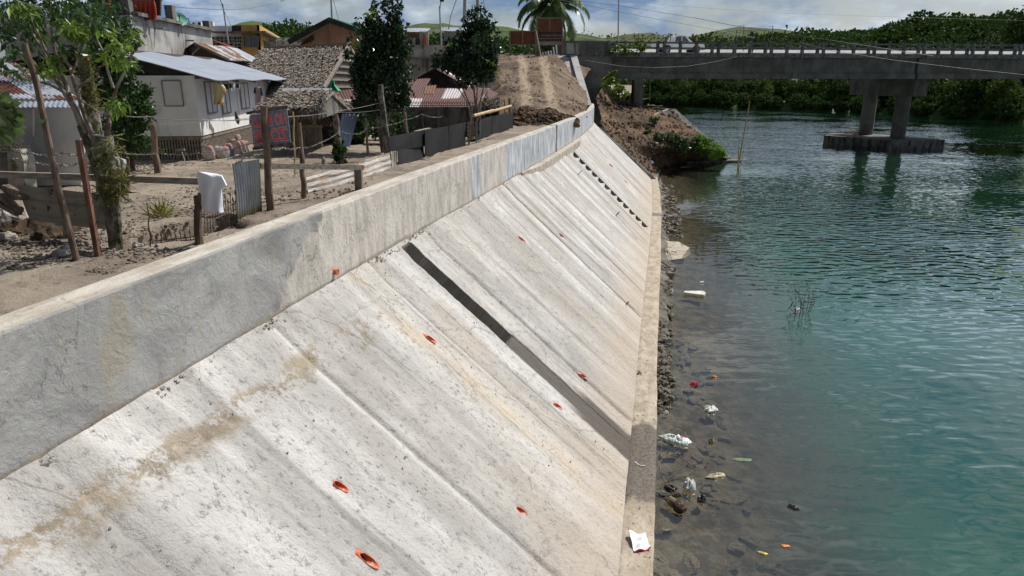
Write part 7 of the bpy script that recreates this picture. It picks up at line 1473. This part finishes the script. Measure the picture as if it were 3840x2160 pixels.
crumple('plastic_sheet', 'grey folded plastic sheet lying in the shallows with a raised end', 'plastic sheet', 2664, 1535, .36, .2, .07, M['plast'], seed=11, rot=.35)
crumple('red_wrapper', 'bright red crumpled wrapper in the shallow water', 'wrapper', 2602, 1442, .15, .11, .07, mred2, seed=1); crumple('orange_shard', 'orange plastic shard half out of the shallow water', 'plastic piece', 2678, 1412, .13, .07, .03, mor, seed=4)
crumple('white_wrapper', 'small white wrapper floating at the edge of the toe', 'wrapper', 2498, 1548, .085, .07, .05, mpap, seed=7); crumple('white_wrapper', 'white cup lying among the shore stones', 'wrapper', 2518, 1092, .1, .09, .08, mpap, seed=9)
crumple('black_bag', 'wet black plastic rag beside the concrete toe', 'plastic bag', 2515, 1830, .2, .16, .05, solid('wet_black', (.012, .012, .014), .12, 0, .6), seed=3); crumple('black_bag', 'dark rounded black bag lying right of the coconut husk', 'plastic bag', 2630, 1875, .16, .13, .07, solid('wet_black', (.015, .015, .018), .15, 0, .6), seed=6); crumple('black_bag', 'crinkled black packet floating alone in deeper water', 'plastic bag', 2975, 1902, .2, .09, .035, solid('wet_black', (.02, .022, .028), .12, 0, .7), seed=10, rot=-.5)
crumple('stone', 'dark stone breaking the surface right of the striped bag', 'stone', 2668, 1655, .13, .11, .07, M['stone'], seed=12); crumple('stone', 'small pointed dark stone by the coconut husk', 'stone', 2540, 1858, .13, .1, .06, M['stone'], seed=14); crumple('yellow_wrapper', 'yellow wrapper sunk in the shallows at the bottom', 'wrapper', 2860, 2072, .13, .06, .012, solid('yellow_foil', (.55, .42, .05), .4), seed=15, rot=-.35); crumple('orange_shard', 'dull orange plastic pieces under water at the bottom', 'plastic piece', 2945, 2045, .16, .05, .012, mor, seed=17); crumple('pink_wrapper', 'tiny pink wrapper floating far along the shore', 'wrapper', 2505, 740, .22, .14, .07, mred2, seed=18); crumple('pink_wrapper', 'pinkish white bag floating above the foam board', 'wrapper', 2632, 1060, .16, .12, .05, M['plast'], seed=19); crumple('green_bag', 'pale green bag sunk under the surface', 'plastic bag', 2785, 1722, .3, .14, .01, mk('green_film', (.12, .17, .11), (.17, .22, .14), 5), seed=21)
# foam board
p0 = PZ(2562, 1105, .03); t = thing('foam_board', 'long grey white foam board floating near the shore stones', 'foam board', p0); q4 = [PZ(2563, 1103, .03), PZ(2640, 1113, .03), PZ(2646, 1104, .03), PZ(2634, 1097, .03), PZ(2568, 1098, .03)]; g = G(); g.slab(q4, (0, 0, .07)); g.obj('board', mk('dirty_foam', (.45, .43, .38), (.6, .58, .53), 6, bump=.01), t)
# coconut husk
c = PZ(2548, 1900, .03); t = thing('coconut_husk', 'dark brown split coconut husk in the water by the toe', 'coconut husk', c); g = G(); g.ball(c, (.12, .13, .11), 14, 10, .12); g.obj('shell', mk('coconut_shell', (.03, .018, .012), (.1, .05, .03), 9, bump=.02, bscale=30, rough=.4), t); g = G(); g.tube([c + Vector((-.06, .06, .03)), c + Vector((-.14, .13, .05)), c + Vector((-.2, .2, .03))], [.07, .07, .03], 9, .25); g.obj('husk', mk('husk_fibre', (.14, .11, .06), (.28, .22, .12), 9, bump=.02, bscale=30), t)
# looped branch
z0 = .02; br = [PZ(2535, 1842, z0), PZ(2500, 1820, .12), PZ(2480, 1780, .22), PZ(2472, 1738, .28), PZ(2482, 1722, .3), PZ(2515, 1703, .3), PZ(2540, 1700, .28), PZ(2580, 1735, .16), PZ(2605, 1760, .02), PZ(2625, 1768, -.03)]
t = thing('branch', 'thin bare branch looping out of the shallow water beside the toe', 'branch', br[0]); g = G(); g.tube(br, [.011] * 9 + [.007], 6); g.tube([PZ(2472, 1755, .25), PZ(2530, 1762, .05), PZ(2580, 1755, .03), PZ(2600, 1752, .03)], .007, 5); g.tube([PZ(2640, 1758, -.02), PZ(2650, 1745, .05), PZ(2658, 1733, .1)], .008, 5); g.obj('limb', M['pole'], t)
# paper on the toe
p0, = [PZ(2398, 2032, .375)]; t = thing('cement_bag', 'crumpled white paper bag with a red edge lying on the toe beam', 'paper bag', p0); A = [PZ(2356, 1995, .42), PZ(2420, 2008, .39), PZ(2440, 2058, .375), PZ(2378, 2070, .375)]; P = [[A[0].lerp(A[1], x).lerp(A[3].lerp(A[2], x), y) + Vector((0, 0, .03 + .022 * math.sin(x * 8 + y * 5) + .015 * math.sin(y * 13 - x * 4))) for x in np.linspace(0, 1, 14)] for y in np.linspace(0, 1, 14)]; g = G(); g.grid(P, flip=True); g.grid([[p - Vector((0, 0, .025)) for p in r] for r in P]); g.grid([[p, p - Vector((0, 0, .026))] for p in P[-1]]); g.obj('paper', mpap, t, True)
g = G(); g.tube([p - Vector((0, 0, .012)) for p in P[-1]], .012, 5); g.obj('red_edge', mred2, t)
t = thing('plastic_strip', 'curled white strip on the wet part of the toe beam', 'plastic strip', PZ(2395, 1740, .37)); g = G(); g.tube([PZ(2382, 1732, .375), PZ(2393, 1742, .375), PZ(2405, 1746, .375), PZ(2420, 1746, .375)], .01, 5); g.obj('strip', mpap, t)
t = thing('weed_sprig', 'tiny green sprig growing in the joint of the toe beam', 'weed', PZ(2398, 1397, .36)); G().leaves(np.array(PZ(2398, 1397, .39)) + rng.normal(size=(26, 3)) * .025, .06, .015, 0).obj('leaves', M['leafN'], t)
g = G()
for i in range(170):
    l = 5 + 13 * rs.random(); s = float(stoe(l)) + rs.uniform(0, .4); p = DK(s, l, ZT + .018); a = rs.uniform(0, 6); d = Vector((math.cos(a), math.sin(a), 0)) * rs.uniform(.01, .06)
    if i % 2: g.tube([p - d, p + d], .003, 4)
    else: r = rs.uniform(.005, .02); g.ball(p, (r, r, r * .6), 5, 3, .4)
for i in range(330):
    p = slope_pt(2.5 + 14 * rs.random() ** 1.3, SLN * rs.random()); r = rs.uniform(.004, .014); g.ball(p + SN * .012, (r, r * 1.4, r), 5, 3, .5)
tag(g.obj('crumbs', M['rubble']), 'scattered crumbs and twigs on the slope and toe beam', 'debris', kind='stuff')
# dead weed standing in the water
dw = PZ(3005, 1175, 0); t = thing('dead_weed', 'dry brown weed stalks standing in the open water', 'weed', dw); g = G(); gl_ = G()
for u0, v0, u1, v1 in [(2985, 1170, 2978, 1062), (3000, 1178, 2995, 1075), (3010, 1180, 3030, 1062), (3020, 1178, 3034, 1055), (3030, 1165, 3052, 1095), (3035, 1160, 3058, 1125), (2995, 1175, 2955, 1150), (2955, 1150, 2972, 1130), (2990, 1170, 2962, 1115), (3005, 1180, 3012, 1100), (3018, 1170, 2990, 1090)]:
    a, b = PY(u0, v0, dw.y) - Vector((0, 0, .1)), PY(u1, v1, dw.y + rs.uniform(-.25, .25)); md = a.lerp(b, .5) + Vector((rs.uniform(-.05, .05), rs.uniform(-.1, .1), 0)); g.tube([a, md, b], [.009, .007, .003], 5); P = np.array([tuple(a.lerp(b, f)) for f in rng.uniform(.35, 1, 9)]); gl_.leaves(P, .09, .012, .1)
g.obj('stalks', M['darkbark'], t); gl_.obj('dry_leaves', mk('dry_leaf', (.09, .055, .04), (.2, .13, .09), 6, bump=0), t)
crumple('plastic_bottle', 'whitish plastic caught in the dead weed', 'plastic', 2990, 1160, .22, .12, .05, M['plast'], seed=23)
for u, v, w_ in ((2940, 1230, .13), (3120, 1080, .2), (3172, 1200, .14), (3215, 1202, .12), (3170, 1090, .1)):
    p = PZ(u, v, .01); g = G(); g.tube([p - Vector((w_ / 2, 0, 0)), p + Vector((0, .02, .015)), p + Vector((w_ / 2, .03, .03))], .012, 5); tag(g.obj('floating_twig', M['pole']), 'small twig floating on the open water near the dead weed', 'twig', 'floating twigs')
g = G(); g.tube([PZ(3140, 1770, -.12), PZ(3340, 1850, -.2)], .05, 8); tag(g.obj('sunken_log', M['pole']), 'brown log lying under the surface at the lower right', 'log')
# bamboo pole in the water
a, b = PZ(2765, 662, -.3), PZ(2765, 640, 0); a = PZ(2770, 615, 0); t = thing('bamboo_pole', 'tall thin bamboo pole leaning in the water off the point', 'pole', a); g = G(); g.tube([a + Vector((-.2, 0, -1)), a, PY(2812, 378, a.y + .3)], [.075, .07, .035], 7); g.obj('cane', M['bamboo'], t)
t = thing('bamboo_pole', 'short thin stick beside the tall bamboo pole', 'pole', PZ(2782, 622, 0)); g = G(); a = PZ(2779, 625, 0); g.tube([a + Vector((0, 0, -1)), a, PY(2788, 560, a.y)], .022, 6); g.tube([PZ(2768, 625, 0) - Vector((0, 0, .5)), PY(2772, 545, PZ(2768, 625, 0).y)], .04, 6); g.obj('cane', M['bamboo'], t)
for u, v0, v1, r, lab in ((2457, 628, 602, .035, 'dark stake farther along the end of the toe beam'), (2462, 650, 625, .045, 'dark stake nearer on the end of the toe beam'), (2472, 665, 640, .045, 'pale broken stake beside the dark ones')):
    p = PZ(u, v0, .3); g = G(); g.tube([p - Vector((0, 0, .3)), PY(u + 1, v1, p.y)], r, 7); tag(g.obj('stake', M['pole']), lab, 'stake')
# white bird standing on the bank
def bird(label, p, s, fly=False):
    t = thing('white_bird', label, 'bird', p); mw = solid('white_feather', (.78, .78, .76), .9); P_ = lambda x, y, z: p + Vector((x, y, z)) * s; g = G()
    if not fly:
        g.tube([P_(.3, 0, .42), P_(.18, 0, .5), P_(0, 0, .56), P_(-.15, 0, .62), P_(-.22, 0, .72), P_(-.2, 0, .84), P_(-.17, 0, .95), P_(-.2, 0, 1.02), P_(-.25, 0, 1.02)], [.02, .09, .14, .11, .055, .035, .032, .05, .03], 10); g.obj('body', mw, t, True)
        g = G(); g.tube([P_(.32, 0, .4), P_(.15, 0, .47)], [.02, .09], 8); g.obj('tail', M['black'], t)
        g = G(); g.tube([P_(-.24, 0, 1.02), P_(-.38, 0, .99)], [.02, .003], 6); g.obj('beak', mor, t)
        for y in (-.05, .05): g = G(); g.tube([P_(0, y, .45), P_(.03, y, .22), P_(0, y, 0), P_(-.08, y, 0)], [.02, .014, .014, .008], 6); g.obj('leg', M['black'], t)
        g = G(); g.ball(P_(.06, -.1, .55), Vector((.2, .04, .1)) * s, 10, 6); g.ball(P_(.06, .1, .55), Vector((.2, .04, .1)) * s, 10, 6); g.obj('wing', mw, t, True)
    else:
        g.tube([P_(.3, 0, 0), P_(.1, 0, .0), P_(-.1, 0, .03), P_(-.25, 0, .1), P_(-.3, 0, .1)], [.02, .1, .1, .05, .03], 8); g.obj('body', mw, t, True); g = G()
        g.add([P_(-.1, 0, .05), P_(-.16, .1, .35), P_(-.1, .15, .75), P_(.05, .12, .5), P_(.15, .03, .05)], [(0, 1, 2, 3, 4)]); g.add([P_(-.1, 0, .05), P_(-.2, -.15, .3), P_(-.2, -.25, .6), P_(0, -.2, .4), P_(.15, -.03, .05)], [(0, 1, 2, 3, 4)]); g.obj('wing', mw, t); g = G(); g.tube([P_(-.3, 0, .1), P_(-.42, 0, .08)], [.02, .003], 5); g.obj('beak', mor, t)
bird('white long necked bird standing on the muddy end of the slope', PZ(2441, 628, .45) , .72); bird('white bird flying low over the water beyond the pier', PY(3125, 424, 120), 1.0, True)
# people sitting on the low wall under the bridge
def seated(label, p, rz, shirt, h=1.0):
    t = thing('person', label, 'person', (0, 0, 0), 'people sitting under the bridge'); sk = solid('brown_skin', (.13, .07, .045), .6)
    me = bpy.data.meshes.new('body'); V = [(0, 0, .12), (0, 0, .32), (0, .01, .5), (0, .0, .58), (0, -.02, .68), (0, -.03, .78), (.17, .0, .5), (.23, -.03, .26), (.18, -.2, .14), (-.17, 0, .5), (-.23, -.03, .26), (-.18, -.2, .14), (.1, -.02, .1), (.13, -.4, .12), (.13, -.42, -.28), (.13, -.54, -.33), (-.1, -.02, .1), (-.13, -.4, .12), (-.13, -.42, -.28), (-.13, -.54, -.33)]
    Eg = [(0, 1), (1, 2), (2, 3), (3, 4), (4, 5), (2, 6), (6, 7), (7, 8), (2, 9), (9, 10), (10, 11), (0, 12), (12, 13), (13, 14), (14, 15), (0, 16), (16, 17), (17, 18), (18, 19)]; Rd = [.13, .13, .12, .055, .095, .06, .06, .045, .035, .06, .045, .035, .09, .07, .05, .035, .09, .07, .05, .035]
    me.from_pydata(V, Eg, []); o = bpy.data.objects.new('b', me); COL.objects.link(o); md = o.modifiers.new('s', 'SKIN'); o.modifiers.new('u', 'SUBSURF').levels = 1
    for i, r in enumerate(Rd): me.skin_vertices[0].data[i].radius = (r, r)
    me.skin_vertices[0].data[0].use_root = True; dg = bpy.context.evaluated_depsgraph_get(); m2 = bpy.data.meshes.new_from_object(o.evaluated_get(dg)); bpy.data.objects.remove(o); m2.materials.clear(); m2.materials.append(sk); b = bpy.data.objects.new('body', m2); COL.objects.link(b); b.parent = t
    g = G(); g.tube([(0, 0, .06), (0, 0, .32), (0, .0, .5), (0, 0, .57)], [.165, .16, .165, .08], 12, 0, False)
    for s_ in (-1, 1): g.tube([(.12 * s_, 0, .52), (.2 * s_, -.01, .38)], [.085, .075], 9, 0, False)
    g.obj('shirt', shirt, t); g = G(); g.ball((0, .0, .745), (.105, .11, .1), 12, 8); g.obj('hair', M['black'], t)
    g = G(); g.tube([(.1, -.02, .11), (.13, -.36, .125)], [.115, .09], 9); g.tube([(-.1, -.02, .11), (-.13, -.36, .125)], [.115, .09], 9); g.obj('shorts', solid('dark_shorts', (.04, .045, .06), .9), t)
    t.location = p; t.rotation_euler = (0, 0, rz); t.scale = (h, h, h)
for u, c, rz, lab in ((2357, (.3, .1, .13), .3, 'person in a pinkish shirt sitting leftmost on the wall under the bridge'), (2377, (.05, .05, .06), -.4, 'person in dark clothes sitting in the middle under the bridge'), (2392, (.06, .07, .1), -.9, 'person in dark blue sitting rightmost on the wall under the bridge')):
    seated(lab, PY(u, 396, 66.5), rz, solid('shirt_cloth', c, .9))
g = G(); g.beam(PY(2335, 402, 66.6), PY(2425, 402, 66.6), .5, .3); tag(g.obj('low_bench_wall', M['bridge']), 'low concrete ledge in the shade under the bridge where people sit', 'wall')
# litter on the bank
bx, by, bz = o_arr['river_bank']; k = 0
while k < 14:
    i = rs.randrange(bx.shape[0]); j = rs.randrange(bx.shape[1])
    if not (.4 < bz[i, j] < 2.6 and by[i, j] > 51 and bx[i, j] > 11): continue
    k += 1; r = rs.uniform(.05, .11); g = G(); g.ball((bx[i, j], by[i, j], bz[i, j] + .04), (r, r, r * .5), 7, 4, .5); tag(g.obj('litter', rs.choice([mpap, M['plast']])), 'pale scrap of litter lying on the cut bank below the bridge', 'litter', 'litter scraps on the bank')
# stones lying under water near the toe
for i in range(80):
    l = rs.uniform(7, 19); s = float(stoe(l)) + .5 + rs.random() ** 1.3 * 1.9; r = rs.uniform(.07, .24) * (.6 + .4 * rs.random()); b = base[i % 6]; o = b.copy(); COL.objects.link(o)
    p = DK(s, l); o.location = (p.x, p.y, -.1 - .16 * (s - float(stoe(l)) - .45) + .05); o.scale = (r * 1.3, r, r * .45); o.rotation_euler = (rs.uniform(-.3, .3), rs.uniform(-.3, .3), rs.uniform(0, 6)); o['label'] = 'flat stone lying under the shallow water beside the toe'; o['group'] = 'stones under the shallow water'
